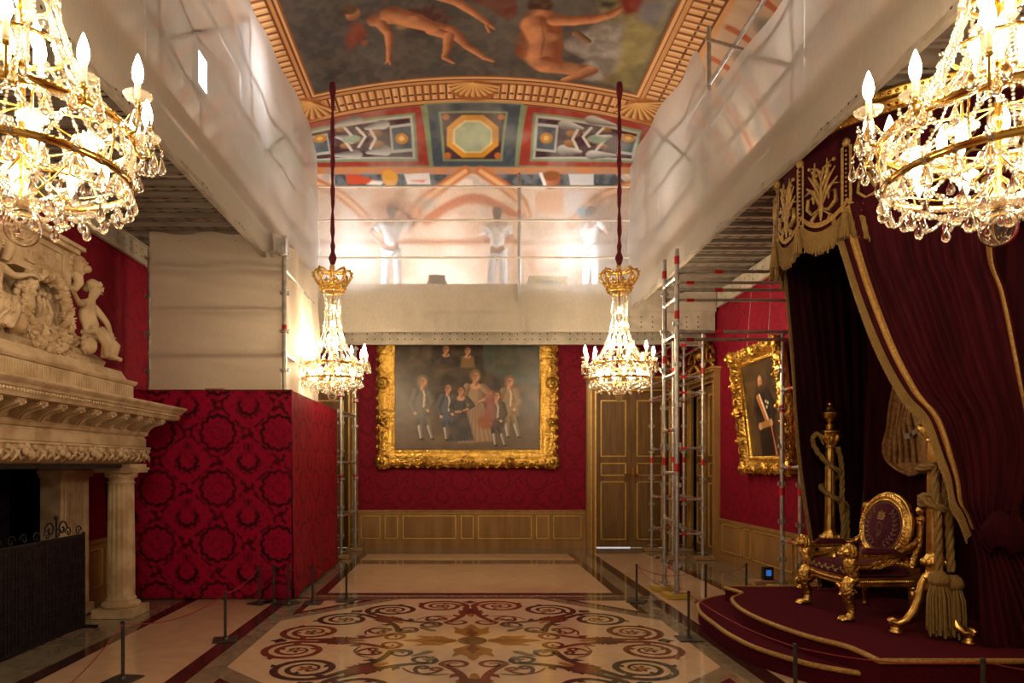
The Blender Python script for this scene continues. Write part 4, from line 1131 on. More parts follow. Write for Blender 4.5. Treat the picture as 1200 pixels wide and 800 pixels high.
# ---- damask hoarding
HX0, HX1, HYA, HYB = -4.34, -2.09, 8.40, 11.45
hd = thing('damask_hoarding', 'red damask printed hoarding box standing on the floor right of the fireplace', 'hoarding', (-3.2, 8.4, 0)); off = Vector(hd.location)
b = MB(); b.box(HX0, HX1-.012, HYA+.012, HYB, .10, 2.55); loc(b.build('frame', M['padwood'], hd))
b = MB(); b.sheet(lambda u, v: (HX0+(HX1-HX0)*u+.008*math.sin(v*9)*(1-v), HYA+.004*math.sin(u*21+v*5)-.012*(1-v)**3, .012+.010*math.sin(u*26)**2+2.558*v), 50, 40)
loc(b.build('front_cloth', M['dampanel'], hd))
b = MB(); b.sheet(lambda u, v: (HX1+.004+.02*math.sin(u*17)*(1-v)**4+.004*math.sin(u*33+v*4)+.03*(1-v)**5, HYA+(HYB-HYA)*u, .02+.03*math.sin(u*9)**2*(1-v)+2.55*v), 60, 40)
loc(b.build('side_cloth', M['dampanels'], hd))
b = MB(); b.box(HX0, HX1, HYA-.006, HYA+.05, 2.565, 2.58); loc(b.build('top_batten', M['dampanels'], hd))
b = MB(); b.box(-3.17, -2.95, 8.42, 8.62, 2.581, 2.60); o = b.build('wood_offcut', M['padwood'], None, bevel=.003); tag(o, 'small pale board lying on top edge of the damask hoarding', 'board')

# ---- low barrier posts and red cords
def fl_pt(px, py): Y = 1320/(py-VY); return ((px-VX)*Y/F, Y)
posts = [((264, 750), 'grey barrier post on the rose slab before the damask hoarding'), ((144, 797), 'grey barrier post nearest the fireplace screen at the picture edge'),
         ((304, 707), 'first barrier post from left in the row against the damask hoarding'), ((320.6, 705.5), 'second barrier post from left in the row against the damask hoarding'),
         ((338, 707), 'third barrier post from left, at the front corner of the damask hoarding'), ((366.5, 707), 'barrier post beside the side cloth of the damask hoarding'),
         ((406, 704), 'dark barrier post left of the floor rosette, below the left chandelier'), ((746, 705), 'barrier post right of the floor rosette before the tall scaffold tower'),
         ((807, 749), 'barrier post on grey marble beside the lower dais step'), ((827, 705.5), 'dark barrier post behind the dais step right of the tall scaffold tower'),
         ((874.5, 704), 'dark barrier post behind the dais near the officer portrait'), ((932, 834), 'barrier post before the middle of the dais front'), ((1152, 858), 'barrier post at the right end of the dais front')]
tops = []
bp0 = None
for (p, lab) in posts:
    x, y = fl_pt(*p)
    if bp0 is None:
        bp0 = thing('barrier_post', lab, 'post', (x, y, 0), .3, 'low barrier posts')
        b = MB(); b.box(-.11, .11, -.11, .11, .003, .014); b.cyl((0, 0, .014), (0, 0, .034), .03, 12, r1=.016); b.build('base_plate', M['post'], bp0, bevel=.003)
        b = MB(); b.cyl((0, 0, .03), (0, 0, .45), .0135, 10); b.build('upright', M['post'], bp0)
        b = MB(); b.lathe([(0, .462), (.012, .46), (.0155, .452), (.0155, .43), (.0135, .428)], 10); b.tube([(.014*math.cos(k), .014*math.sin(k), .435) for k in np.linspace(0, 6, 10)], .004, 5); b.build('cap', M['black'], bp0)
        o = bp0
    else:
        o = copy_tree(bp0); o.location = (x, y, 0); o['label'] = lab; o.rotation_euler.z = random.uniform(-.5, .5)
    tops.append(Vector((x, y, .437)))
def cordln(i, j, sag, lab, end=None):
    a = tops[i]; c = tops[j] if end is None else Vector(end)
    b = MB(); b.tube([a.lerp(c, t)-Vector((0,0,sag*4*t*(1-t))) for t in [k/20 for k in range(21)]], .0042, 6)
    o = b.build('barrier_rope', M['cord']); tag(o, lab, 'cord')
cordln(2, 0, .05, 'red cord from the hoarding row of posts to the post on the rose slab'); cordln(0, 1, .09, 'red cord sagging between the two posts nearest the fireplace'); cordln(1, 1, .1, 'red cord leaving the fireplace post toward the viewer', (-2.35, 3.4, .3))
cordln(2, 3, .03, 'thin red cord linking the first two posts against the hoarding'); cordln(4, 5, .06, 'thin red cord round the front corner of the damask hoarding'); cordln(5, 6, .08, 'thin red cord left of the floor rosette')
cordln(7, 9, .12, 'red cord hanging before the tall scaffold tower'); cordln(9, 10, .08, 'red cord between the two dark posts behind the dais'); cordln(7, 8, .08, 'red cord right of the floor rosette'); cordln(8, 11, .05, 'red cord along the front of the lower dais step'); cordln(11, 12, .05, 'red cord between the posts at the dais front'); cordln(12, 12, .06, 'red cord leaving the dais end toward the right wall', (4.46, 4.0, .42))

# ---- people: one skinned body each, clothes as children
def human(name, J, mat, parent=None, k=1.0, sub=2, fingers=True, loc=None, kt=1.0):
    """J: joints pelvis waist chest neck head top sh/el/wr/hp/kn/an/to + L R (metres); radii scale with k"""
    vs, es, rs, ix = [], [], [], {}
    def v(n, p, r): ix[n] = len(vs); vs.append(tuple(p)); rs.append(r if isinstance(r, tuple) else r); return ix[n]
    def e(a, b): es.append((ix[a], ix[b]))
    R = dict(pelvis=.125, waist=.105, chest=.125, neck=.052, head=.082, top=.07, sh=.058, el=.042, wr=.028, hp=.085, kn=.055, an=.038, to=.03)
    for n in ('pelvis', 'waist', 'chest', 'neck', 'head', 'top'): v(n, J[n], R[n]*k*(kt if n in ('pelvis', 'waist', 'chest') else 1))
    for a, b in zip(('pelvis', 'waist', 'chest', 'neck', 'head'), ('waist', 'chest', 'neck', 'head', 'top')): e(a, b)
    hd_ = Vector(J['head']); up = (Vector(J['top'])-hd_).normalized()
    for s in 'LR':
        for n in ('sh', 'el', 'wr'): v(n+s, J[n+s], R[n]*k)
        e('chest', 'sh'+s); e('sh'+s, 'el'+s); e('el'+s, 'wr'+s)
        for n in ('hp', 'kn', 'an', 'to'):
            if n+s in J: v(n+s, J[n+s], R[n]*k)
        if 'kn'+s in J:
            e('pelvis', 'hp'+s); e('hp'+s, 'kn'+s)
            if 'an'+s in J: e('kn'+s, 'an'+s)
            if 'to'+s in J: e('an'+s, 'to'+s)
        w = Vector(J['wr'+s]); d = (w-Vector(J['el'+s])).normalized()
        v('palm'+s, w+d*.06*k, (.036*k, .020*k)); e('wr'+s, 'palm'+s)
        if fingers:
            sd = d.cross(Vector((.2, .9, .3))).normalized()
            for q in range(4):
                o = (q-1.5)*.021*k; ln = (.055, .068, .064, .048)[q]*k
                v(f'f{q}a'+s, w+d*.098*k+sd*o, .0095*k); v(f'f{q}b'+s, w+d*(.098*k+ln)+sd*o*1.15-Vector((0,0,.015*k)), .007*k); e('palm'+s, f'f{q}a'+s); e(f'f{q}a'+s, f'f{q}b'+s)
            v('th'+s, w+d*.055*k+sd*.048*k, .011*k); v('tj'+s, w+d*.085*k+sd*.062*k, .009*k); e('palm'+s, 'th'+s); e('th'+s, 'tj'+s)
    o = skin(name, vs, es, rs, mat, parent, 0, sub, loc)
    return o
def clothes(name, chains, mat, parent, sub=2):
    vs, es, rs = [], [], []; idx = {}
    for ch in chains:
        pr = None
        for (p, r) in ch:
            key = tuple(round(c, 4) for c in p)
            if key not in idx: idx[key] = len(vs); vs.append(tuple(p)); rs.append(r)
            i = idx[key]
            if pr is not None: es.append((pr, i))
            pr = i
    return skin(name, vs, es, rs, mat, parent, 0, sub)
def face(parent, J, k, mat, front):
    """nose, brow, eyes, mouth and ears, on the head"""
    h = Vector(J['head']); t = Vector(J['top']); up = (t-h).normalized(); f = Vector(front).normalized(); s = up.cross(f).normalized(); c = h+(t-h)*.35
    b = MB()
    b.tube([c+f*.075*k+up*.03*k, c+f*.10*k-up*.005*k, c+f*.092*k-up*.018*k], [.009*k, .014*k, .011*k], 6)
    for q in (-1, 1):
        b.sph(c+f*.078*k+s*q*.032*k+up*.024*k, .012*k, n=8, m=6); b.tube([c+f*.082*k+s*q*.012*k+up*.042*k, c+f*.078*k+s*q*.05*k+up*.044*k], .007*k, 5)
        b.sph(c+s*q*.083*k, .02*k, .5, .9, 1.4, 8, 6)
    b.tube([c+f*.082*k+s*.022*k-up*.045*k, c+f*.088*k-up*.047*k, c+f*.082*k-s*.022*k-up*.045*k], [.005*k, .009*k, .005*k], 6)
    return b.build('face', mat, parent)
def restorer(x, y, rz, lab, reach, hair_long=False):
    g = {'pelvis': (0,0,.95), 'waist': (0,.01,1.10), 'chest': (0,.02,1.32), 'neck': (0,.02,1.50), 'head': (0,.03,1.60), 'top': (0,.02,1.70)}
    for s, q in (('L', -1), ('R', 1)):
        g['sh'+s] = (q*.19, .02, 1.42); g['hp'+s] = (q*.09, 0, .90); g['kn'+s] = (q*.115, .02, .50); g['an'+s] = (q*.13, -.02, .09); g['to'+s] = (q*.15, .14, .04)
        g['el'+s], g['wr'+s] = reach[s]
    t = thing('person', lab, 'person', (x, y, DZ+.086), rz, 'restorers behind the netting')
    body = human('body', g, M['skin'], t)
    V3 = lambda n, dz=0: (g[n][0], g[n][1], g[n][2]+dz)
    clothes('shirt', [[(V3('pelvis', -.02), .15), (V3('waist'), .135), (V3('chest'), .152), (V3('neck', -.03), .065)]]+[[(V3('chest'), .152), (V3('sh'+s), .078), (tuple(Vector(g['sh'+s]).lerp(Vector(g['el'+s]), .7)), .066)] for s in 'LR'], M['white'], t)
    clothes('trousers', [[(V3('pelvis', .03), .145), (V3('hp'+s, -.03), .108), (V3('kn'+s), .084), (V3('an'+s, .03), .075)] for s in 'LR'], M['white'], t)
    face(t, g, 1, M['skin'], (0, 1, 0))
    b = MB(); b.sph((0, .005, 1.675), .096, 1, 1.1, .95, 14, 8); b.sph((0, -.035, 1.62), .085, 1, .9, 1.2, 12, 8)
    if hair_long: b.tube([(0, -.09, 1.66), (0, -.13, 1.58), (0, -.12, 1.46)], [.04, .04, .015], 8)
    b.build('hair', M['hair'], t)
    for s, q in (('L', -1), ('R', 1)):
        b = MB(); x0, y0, z0 = g['an'+s]; b.tube([(x0, y0-.05, .045), (x0, y0+.06, .05), (x0+q*.02, y0+.2, .035)], [.045, .05, .035], 10); b.build('shoe', M['black'], t)
    return t
restorer(-1.31, 12.75, .1, 'restorer in white seen from behind with one hand on the hip, left of the three', {'L': ((-.40, -.05, 1.20), (-.20, .05, 1.05)), 'R': ((.38, .22, 1.45), (.48, .45, 1.62))})
restorer(.67, 12.85, -.1, 'restorer in white facing the wall in the middle of the netting', {'L': ((-.28, .08, 1.16), (-.14, .33, 1.24)), 'R': ((.28, .08, 1.16), (.12, .34, 1.30))}, True)
restorer(2.42, 12.80, -.9, 'restorer in white turned sideways behind the right far chandelier cord', {'L': ((-.30, .10, 1.20), (-.16, .36, 1.36)), 'R': ((.28, .14, 1.22), (.14, .4, 1.40))})
t = thing('tool_crate', 'yellow tool crate on the rear deck behind the netting', 'crate', (1.55, 12.35, DZ+.087))
b = MB(); b.box(-.33, .33, -.2, .2, 0, .26); b.box(-.35, .35, -.22, .22, .24, .28); b.box(-.34, .34, -.21, .21, .03, .06); b.build('box', M['yellow'], t, bevel=.012)
b = MB(); b.tube([(-.12, -.21, .16), (-.12, -.25, .16), (.12, -.25, .16), (.12, -.21, .16)], .012, 6); b.build('handle', M['black'], t)
t = thing('work_lamp', 'white LED work lamp on a short stand on the rear deck behind the netting', 'lamp', (-.45, 12.35, DZ+.087))
b = MB(); b.tube([(-.2, 0, .015), (.2, 0, .015)], .014, 6); b.tube([(-.17, -.12, .015), (-.17, .12, .015)], .014, 6); b.tube([(.17, -.12, .015), (.17, .12, .015)], .014, 6); b.tube([(-.17, 0, .02), (-.17, 0, .24)], .012, 6); b.tube([(.17, 0, .02), (.17, 0, .24)], .012, 6); b.build('stand', M['black'], t)
b = MB(); b.box(-.15, .15, -.03, .03, .12, .34); hs = b.build('housing', M['black'], t, bevel=.01)
b = MB(); b.box(-.13, .13, .031, .036, .14, .32); b.build('light_panel', M['led'], hs)
for (x, y, lab) in ((-3.15, 8.25, 'bright LED work lamp behind the upper left netting'),):
    t = thing('work_lamp', lab, 'lamp', (x, y, DZ+.087))
    b = MB(); b.tube([(0, 0, .0), (0, 0, 1.45)], .018, 8)
    for k in range(3): b.tube([(0, 0, .5), (.4*math.cos(k*2.1), .4*math.sin(k*2.1), .01)], .012, 6)
    b.build('stand', M['black'], t)
    b = MB(); b.box(-.05, .02, -.15, .15, 1.42, 1.95); hs = b.build('housing', M['black'], t, bevel=.01)
    b = MB(); b.box(.021, .026, -.12, .12, 1.46, 1.91); b.build('light_panel', M['led'], hs)
# ------------------------------------------------------------------ chandeliers (built once, copied three times)
def ico(sub=1):
    bm = bmesh.new(); bmesh.ops.create_icosphere(bm, subdivisions=sub, radius=1)
    vs = [tuple(v.co) for v in bm.verts]; fs = [[v.index for v in f.verts] for f in bm.faces]; bm.free(); return vs, fs
ICO = ico(1)
def bead(b, p, r): b.add([(p[0]+x*r, p[1]+y*r, p[2]+z*r) for x, y, z in ICO[0]], ICO[1], None, 0, False)
def strand(p0, p1, sag, step, r, big=0, out=None, bow=0):
    """beads on a hanging line; bow pushes the middle inward or outward radially"""
    b = MB(); p0, p1 = Vector(p0), Vector(p1); L = (p1-p0).length*(1+1.5*(sag/max((p1-p0).length, .01))**2)+.001
    n = max(3, int(L/step))
    for i in range(n+1):
        t = i/n; p = p0.lerp(p1, t); p.z -= sag*4*t*(1-t)
        if bow:
            rad = Vector((p.x, p.y, 0)); p += rad.normalized()*bow*math.sin(PI*t) if rad.length > 1e-6 else Vector()
        bead(b, p, r*(1.45 if big and i % big == big//2 else 1))
    return b
cr_, gl_ = M['crystal'], M['glass']
def chandelier():
    t = thing('chandelier', 'x', 'chandelier', (0, 0, 0), 0, 'crystal chandeliers')
    pol = lambda r, a, z: (r*math.cos(a), r*math.sin(a), z)
    # stem and gold rings
    b = MB(); b.lathe([(0,.17),(.03,.17),(.035,.22),(.016,.25),(.013,.5),(.024,.53),(.024,.57),(.013,.6),(.013,1.0),(.022,1.03),(.022,1.06),(.012,1.1),(.012,1.62),(0,1.62)], 12)
    b.build('stem', M['brass'], t)
    for nm, r, z, rr in (('lower_ring', .485, .32, .0125), ('upper_ring', .50, .52, .015), ('inner_ring', .115, 1.06, .008), ('inner_ring', .19, .86, .008)):
        b = MB(); b.tube([pol(r, k*2*PI/72, z) for k in range(72)], rr, 8, True, flat=1.5)
        if nm != 'inner_ring':
            for k in range(120): b.sph(pol(r+rr*.7, k*2*PI/120, z+rr*.9), .0065, n=5, m=3)
        b.build(nm, M['brass'], t)
    b = MB()
    for k in range(6):      # spokes
        a = k*PI/3+.2
        b.tube([pol(.015, a, .40), pol(.15, a, .355), pol(.32, a, .335), pol(.485, a, .32)], .006, 6)
        b.tube([pol(.012, a, .30), pol(.1, a, .22), pol(.25, a, .25), pol(.485, a, .32)], .0045, 6)
        b.tube([pol(.015, a+.5, .60), pol(.2, a+.5, .57), pol(.5, a+.5, .52)], .005, 6)
        b.tube([pol(.485, a+.3, .32), pol(.52, a+.3, .42), pol(.50, a+.3, .52)], .005, 6)
    b.build('spokes', M['brass'], t)
    # lamps
    flame = [(r*1.38, z*1.30) for r, z in [(0,0),(.012,.0),(.0165,.012),(.019,.026),(.018,.042),(.0135,.06),(.007,.078),(.002,.09),(0,.092)]]
    dish = lambda s=1: [(0,0),(.02*s,.0),(.045*s,.008),(.062*s,.024),(.066*s,.034),(.060*s,.030),(.04*s,.016),(.014*s,.01),(0,.01)]
    scal = lambda a, z: 1+.06*math.cos(16*a) if z > .012 else 1
    mb = MB().lathe(flame, 10); bulb_me = mb.mesh('bulb', M['bulb'])
    md = MB().lathe(dish(), 48, flute=scal); dish_me = md.mesh('drip_pan', M['pan'])
    mc = MB().lathe([(0,0),(.016,0),(.016,.004),(.0145,.006),(.0145,.075),(.013,.08),(0,.08)], 10); can_me = mc.mesh('candle_sleeve', M['ivory'])
    def obj(name, me, par, loc, rot=None):
        o = bpy.data.objects.new(name, me); COL.objects.link(o); o.parent = par; o.location = loc
        if rot: o.rotation_euler = rot
        return o
    dropv = [(r*1.25, z*1.2) for r, z in [(0,0),(.009,.002),(.016,.010),(.0185,.019),(.0165,.031),(.010,.046),(.0055,.060),(.003,.070),(0,.071)]]
    mdr = MB().lathe(dropv, 12); mdr.sph((0, 0, .098), .0105, n=8, m=6); mdr.sph((0, 0, .116), .0075, n=6, m=4); drop_me = mdr.mesh('crystal_drop', gl_)
    mdb = MB().lathe([(r*1.25, z*1.25) for r, z in dropv], 12); mdb.sph((0, 0, .120), .013, n=8, m=6); big_me = mdb.mesh('crystal_drop', gl_)
    def drop(p, big=False, par=None): obj('crystal_drop', big_me if big else drop_me, par or t, p)
    for k in range(12):     # outer arms, alternately high and low
        a = k*PI/6+.13; hi = k % 2
        r1, z1 = (.585, .60) if hi else (.56, .54)
        b = MB(); b.tube([pol(.49, a, .52), pol(.53, a, .475), pol(.575, a, .485), pol(r1+.005, a, .53), pol(r1, a, z1)], [.0085,.0085,.008,.008,.009], 7)
        b.tube([pol(.50, a, .50), pol(.545, a, .56), pol(.575, a+.03, .575), pol(.62, a+.045, .56), pol(.63, a+.045, .53)], .0035, 5)
        b.lathe([(0,0),(.012,.0),(.02,.01),(.012,.022),(0,.022)], 8, Matrix.Translation(pol(r1, a, z1-.012)))
        arm = b.build('arm', M['brass'], t)
        obj('drip_pan', dish_me, arm, pol(r1, a, z1+.006)); obj('candle_sleeve', can_me, arm, pol(r1, a, z1+.016)); obj('bulb', bulb_me, arm, pol(r1, a, z1+.094))
        for da in (-.10, .10): drop(pol(r1+.03, a+da, z1-.125), False, arm)
        drop(pol(.632, a+.045, .42), False, arm)
    for k in range(8):      # lamps hanging under the rings
        a = k*PI/4+.33; r1 = .36
        b = MB(); b.tube([pol(.485, a, .52), pol(.43, a, .55), pol(r1, a, .53), pol(r1, a, .455)], .006, 6)
        lp = b.build('pendant_lamp', M['brass'], t)
        obj('drip_pan', dish_me, lp, pol(r1, a, .462), (PI, 0, 0)); obj('bulb', bulb_me, lp, pol(r1, a, .44), (PI, 0, 0))
    for n, r1, z1 in ((4, .095, .80), (2, .06, 1.02), (1, .03, 1.25)):
        for k in range(n):
            a = k*2*PI/n+n
            b = MB(); b.tube([pol(.012, a, z1-.05), pol(r1, a, z1-.045), pol(r1, a, z1)], .006, 6)
            lp = b.build('upper_lamp', M['brass'], t)
            obj('candle_sleeve', can_me, lp, pol(r1, a, z1-.035)); obj('bulb', bulb_me, lp, pol(r1, a, z1+.042))
    # bead strands: neck basket, collars, festoons, bowl
    N = 24
    for k in range(N):
        a = k*2*PI/N; sg = 1 if k % 2 else -1
        b = MB()
        pts = [(.150, 1.60, 0), (.130, 1.45, .02), (.122, 1.30, .05), (.135, 1.16, .08), (.165, 1.00, .11), (.225, .84, .14), (.33, .68, .17), (.49, .535, .20)]
        path = [Vector(pol(r, a+sg*d*1.4, z)) for r, z, d in pts]
        # resample
        acc = 0
        for p, q in zip(path[:-1], path[1:]):
            L = (q-p).length; m = int(L/.019)
            for i in range(m): bead(b, p.lerp(q, i/m), .0094 if (acc+i) % 7 else .0140)
            acc += m
        b.build('bead_strand', cr_, t)
    for (r, z, n, s) in ((.126, 1.33, 10, .05), (.15, 1.10, 12, .07), (.235, .86, 14, .08)):
        for k in range(n):
            b = strand(pol(r+.01, k*2*PI/n, z), pol(r+.01, (k+1)*2*PI/n, z), s, .019, .0100); b.build('bead_collar', cr_, t)
    for k in range(12):
        a = k*PI/6+.13; a2 = a+PI/6
        strand(pol(.50, a, .50), pol(.50, a2, .50), .09, .020, .0108, 5).build('bead_festoon', cr_, t)
        strand(pol(.56, a, .56), pol(.56, a2, .53), .07, .019, .0100).build('bead_festoon', cr_, t)
        strand(pol(.49, a, .31), pol(.49, a2, .31), .10, .021, .0112, 5).build('bead_festoon', cr_, t)
        strand(pol(.49, a+PI/12, .31), pol(.055, a+PI/12, .20), .055, .022, .0110, 6).build('bead_swag', cr_, t)
        strand(pol(.50, a, .51), pol(.49, a+PI/12, .33), .0, .021, .0102).build('bead_lattice', cr_, t); strand(pol(.50, a2, .51), pol(.49, a+PI/12, .33), .0, .021, .0102).build('bead_lattice', cr_, t)
        strand(pol(.30, a, .60), pol(.49, a+.15, .54), .03, .021, .0108, 4).build('bead_lattice', cr_, t)
        drop(pol(.49, a, .20), True); drop(pol(.495, a+PI/12, .205)); drop(pol(.36, a+.2, .12)); drop(pol(.50, a+PI/12, .40))
        b = MB()        # rosette of beads on the ring
        for q in range(6): bead(b, pol(.505, a+.026*math.cos(q*PI/3), .335+.022*math.sin(q*PI/3)), .0125)
        bead(b, pol(.515, a, .335), .012); b.build('bead_rosette', cr_, t)
    for k in range(6):
        drop(pol(.17, k*PI/3+.4, .11), True)
    # glass ball and its dish
    b = MB(); b.lathe([(0,0)]+[(.083*math.sin(u), .08-.08*math.cos(u)) for u in np.linspace(.12, PI-.12, 14)]+[(0,.16)], 24)
    b.lathe([(0,.006)]+[(.079*math.sin(u), .08-.074*math.cos(u)) for u in np.linspace(.12, PI-.12, 14)][::1]+[(0,.154)], 24)
    # inner skin faces inward so that the ball is hollow
    half = len(b.f)//2
    b.f = b.f[:half]+[f[::-1] for f in b.f[half:]]
    b.build('glass_ball', gl_, t)
    b = MB(); b.lathe([(.02,.165),(.05,.16),(.085,.175),(.09,.185),(.05,.178),(.02,.18)], 40, flute=lambda a, z: 1+.08*math.cos(12*a)); b.build('ball_dish', M['pan'], t)
    # gilded crown: circlet, eight arches, pearls, orb
    b = MB(); b.lathe([(.172,1.59),(.180,1.595),(.176,1.61),(.172,1.66),(.185,1.675),(.190,1.69),(.178,1.70),(.165,1.695),(.16,1.60),(.172,1.59)], 40)
    for k in range(8):
        a = k*PI/4
        pts = [(.18, 1.68), (.225, 1.74), (.268, 1.81), (.272, 1.865), (.235, 1.905), (.17, 1.905), (.10, 1.88), (.03, 1.895)]
        b.tube([pol(r, a, z) for r, z in pts], [.024,.020,.021,.020,.020,.018,.016,.014], 7)
        for r, z in pts[1:5]: b.sph(pol(r+.016, a, z+.01), .0155, n=6, m=4)
        b.sph(pol(.19, a+PI/8, 1.735), .028, .6, 1, 1.4, 8, 5); b.tube([pol(.188, a+PI/8, 1.70), pol(.192, a+PI/8, 1.735)], .014, 6)
        for s in (-1, 1): b.sph(pol(.195, a+PI/8+s*.14, 1.72), .02, n=7, m=5)
        b.sph(pol(.185, a, 1.64), .018, n=7, m=5); b.sph(pol(.182, a+PI/8, 1.64), .013, n=6, m=4)
    b.lathe([(0,1.86),(.045,1.875),(.03,1.90),(.018,1.915),(.03,1.93),(.036,1.95),(.028,1.975),(.012,1.985),(.008,2.03),(0,2.035)], 12)
    b.build('crown', M['goldcarved'], t).scale = (1.15, 1.15, 1)
    # crimson sleeve on the cord with its knotted end
    b = MB(); zs = np.linspace(2.0, 4.66, 60)
    b.lathe([(0, 2.0)]+[(.030+.0075*math.sin(z*13)+.004*math.sin(z*31)+(.028*math.exp(-((z-2.10)/.06)**2))+(.016*math.exp(-((z-2.26)/.05)**2))+(.03*math.exp(-((z-4.6)/.09)**2)), z) for z in zs]+[(0, 4.68)], 14, flute=lambda a, z: 1+.10*math.sin(3*a+z*9))
    b.build('cord_sleeve', M['ropered'], t)
    return t
ch0 = chandelier()
YN, YFc = 2.94, 10.0
xl, xr = -1.89, 2.31
chs = [ch0]+[copy_tree(ch0) for _ in range(3)]
zc_ = 2.59
for o, (x, y, lab, rz) in zip(chs, ((xl, YFc, 'far left crystal chandelier hanging before the scrim and the damask hoarding', .1), (xr, YFc, 'far right crystal chandelier hanging before the oak double door', .45),
                                    (xl, YN, 'big near crystal chandelier above the stone fireplace, cut by the picture edge', .34), (xr, YN, 'big near crystal chandelier before the throne canopy, cut by the picture edge', .2))):
    o.location = (x, y, zc_); o.rotation_euler.z = rz; o['label'] = lab; o.scale = (.87, .87, 1)
# ------------------------------------------------------------------ monumental stone fireplace on the left wall
YC = 5.76
fp = thing('fireplace', 'monumental carved limestone fireplace with fluted columns and a sculpted overmantel on the left wall', 'fireplace', (XL, YC, 0)); FO = Vector(fp.location)
def fpb(b, name, mat, parent=None, **k):
    o = b.build(name, mat, parent or fp, **k)
    if parent is None: o.location = -FO
    return o
def around(prof, x, hy, yc=YC):
    """moulding run along the front and both returns: profile (out, z) from the face x, half length hy"""
    b = MB(); b.sweep(prof, [(XL, yc+hy, 0), (x, yc+hy, 0), (x, yc-hy, 0), (XL, yc-hy, 0)][::-1]); return b
FX, HL = -3.60, 1.99
def solid(prof, x, hy):
    """closed block with a moulded outline on front and ends (returns reach the wall)"""
    b = MB(); pts = [(x, YC-hy), (x, YC+hy)]
    vs, fs = [], []; n = len(prof)
    for sy in (-1, 1):
        for (q, z) in prof: vs.append((x+q, YC+sy*(hy+q), z))
        for (q, z) in prof: vs.append((XL, YC+sy*(hy+q), z))
    for i in range(n-1):
        fs.append((i, 2*n+i, 2*n+i+1, i+1)); fs.append((n+i, i, i+1, n+i+1)); fs.append((2*n+i, 3*n+i, 3*n+i+1, 2*n+i+1))
    fs.append((n-1, 3*n-1, 4*n-1, 2*n-1)); fs.append((0, n, 3*n, 2*n))
    b.add(vs, fs); return b
# carved lintel band, frieze, cornice
b = solid([(-.10, 1.655), (-.06, 1.67), (.0, 1.70), (.03, 1.76), (.04, 1.82), (.055, 1.83), (.055, 1.85)], FX, HL-.02)
r = random.Random(5)
for i in range(70):     # acanthus and fruit carved along the lintel band
    y = YC-HL+ (i+.5)*2*HL/70; s = 1 if i % 2 else -1
    pth = [(FX+.022+.02*math.sin(k*.6), y+s*(.09-.022*k), 1.69+.02*k+.008*math.sin(i+k)) for k in range(7)]
    b.tube(pth, [.006,.012,.016,.015,.013,.010,.006], 6)
    if i % 3 == 0: b.sph((FX+.05, y, 1.80), .028, n=7, m=5)
    if i % 9 == 4:
        for q in range(4): b.sph((FX+.055+.01*q, y+.04*math.cos(q*1.7), 1.77+.03*math.sin(q*1.7)), .034, .7, 1.2, 1, 7, 5)
for i in range(12):
    x = FX-.06*i; 
    for s in (-1, 1): b.sph((x, YC+s*(HL+.03), 1.76+.03*math.sin(i*2)), .035, 1, .7, 1, 7, 5)
fpb(b, 'carved_lintel', M['stone'])
b = solid([(.0, 1.85), (.012, 1.86), (.012, 1.95), (.0, 1.955), (.0, 1.97), (.02, 1.98), (.03, 2.0), (.03, 2.03), (.0, 2.04), (.0, 2.18), (.04, 2.185)], FX, HL); fpb(b, 'frieze', M['stone'])
cp = [(.22, 2.165), (.27, 2.17), (.285, 2.20), (.285, 2.235), (.30, 2.24), (.31, 2.26), (.335, 2.285), (.345, 2.30), (.345, 2.318)]
b = solid(cp, FX, HL)
n = int(2*HL/.035)
for i in range(n):      # bead and dart row under the cornice lip
    y = YC-HL-.2+i*(2*HL+.4)/n
    b.sph((FX+.293, y, 2.217), .015, .7, .9, 1.1, 6, 4)
fpb(b, 'cornice', M['stone'])
def modillion(y, rot=0):
    """S-scroll bracket: profile in (out, z), width .10"""
    outline = []
    top = [(.0, 2.18), (.235, 2.18), (.245, 2.165), (.243, 2.145), (.225, 2.13), (.19, 2.118), (.14, 2.105), (.10, 2.085), (.072, 2.062), (.06, 2.045), (.05, 2.03), (.0, 2.02)]
    bb = MB(); hw = .052
    for (k, w, ins) in ((0, hw, 0),):
        bb.add([(FX+p, y-w, z) for p, z in top]+[(FX+p, y+w, z) for p, z in top], [tuple(range(12))[::-1], tuple(range(12, 24))]+[(i, (i+1) % 12, 12+(i+1) % 12, 12+i) for i in range(12)])
    for s in (-1, 1):
        bb.tube([(FX+p+.006, y+s*(hw-.010), z-.004) for p, z in top[3:11]], .010, 6)
        bb.tube([(FX+.222+.020*(1-k/14)*math.cos(k*.7), y+s*(hw+.002), 2.150+.020*(1-k/14)*math.sin(k*.7)) for k in range(11)], .007, 5)
    bb.tube([(FX+p+.010, y, z-.008) for p, z in top[4:11]], [.016]*7, 6)
    return bb
k = 15
for i in range(k):
    fpb(modillion(YC-HL+.075+i*(2*HL-.15)/(k-1)), 'modillion', M['stone'])
# shell ornaments between the modillions
b = MB()
for i in range(k-1):
    y = YC-HL+.075+(i+.5)*(2*HL-.15)/(k-1)
    for q in range(5): b.tube([(FX+.0, y, 2.045), (FX+.022, y+.05*math.sin((q-2)*.5), 2.06+.07*math.cos((q-2)*.5))], [.008, .015], 5)
    b.sph((FX+.02, y, 2.05), .018, n=7, m=5)
fpb(b, 'shell_carving', M['stone'])
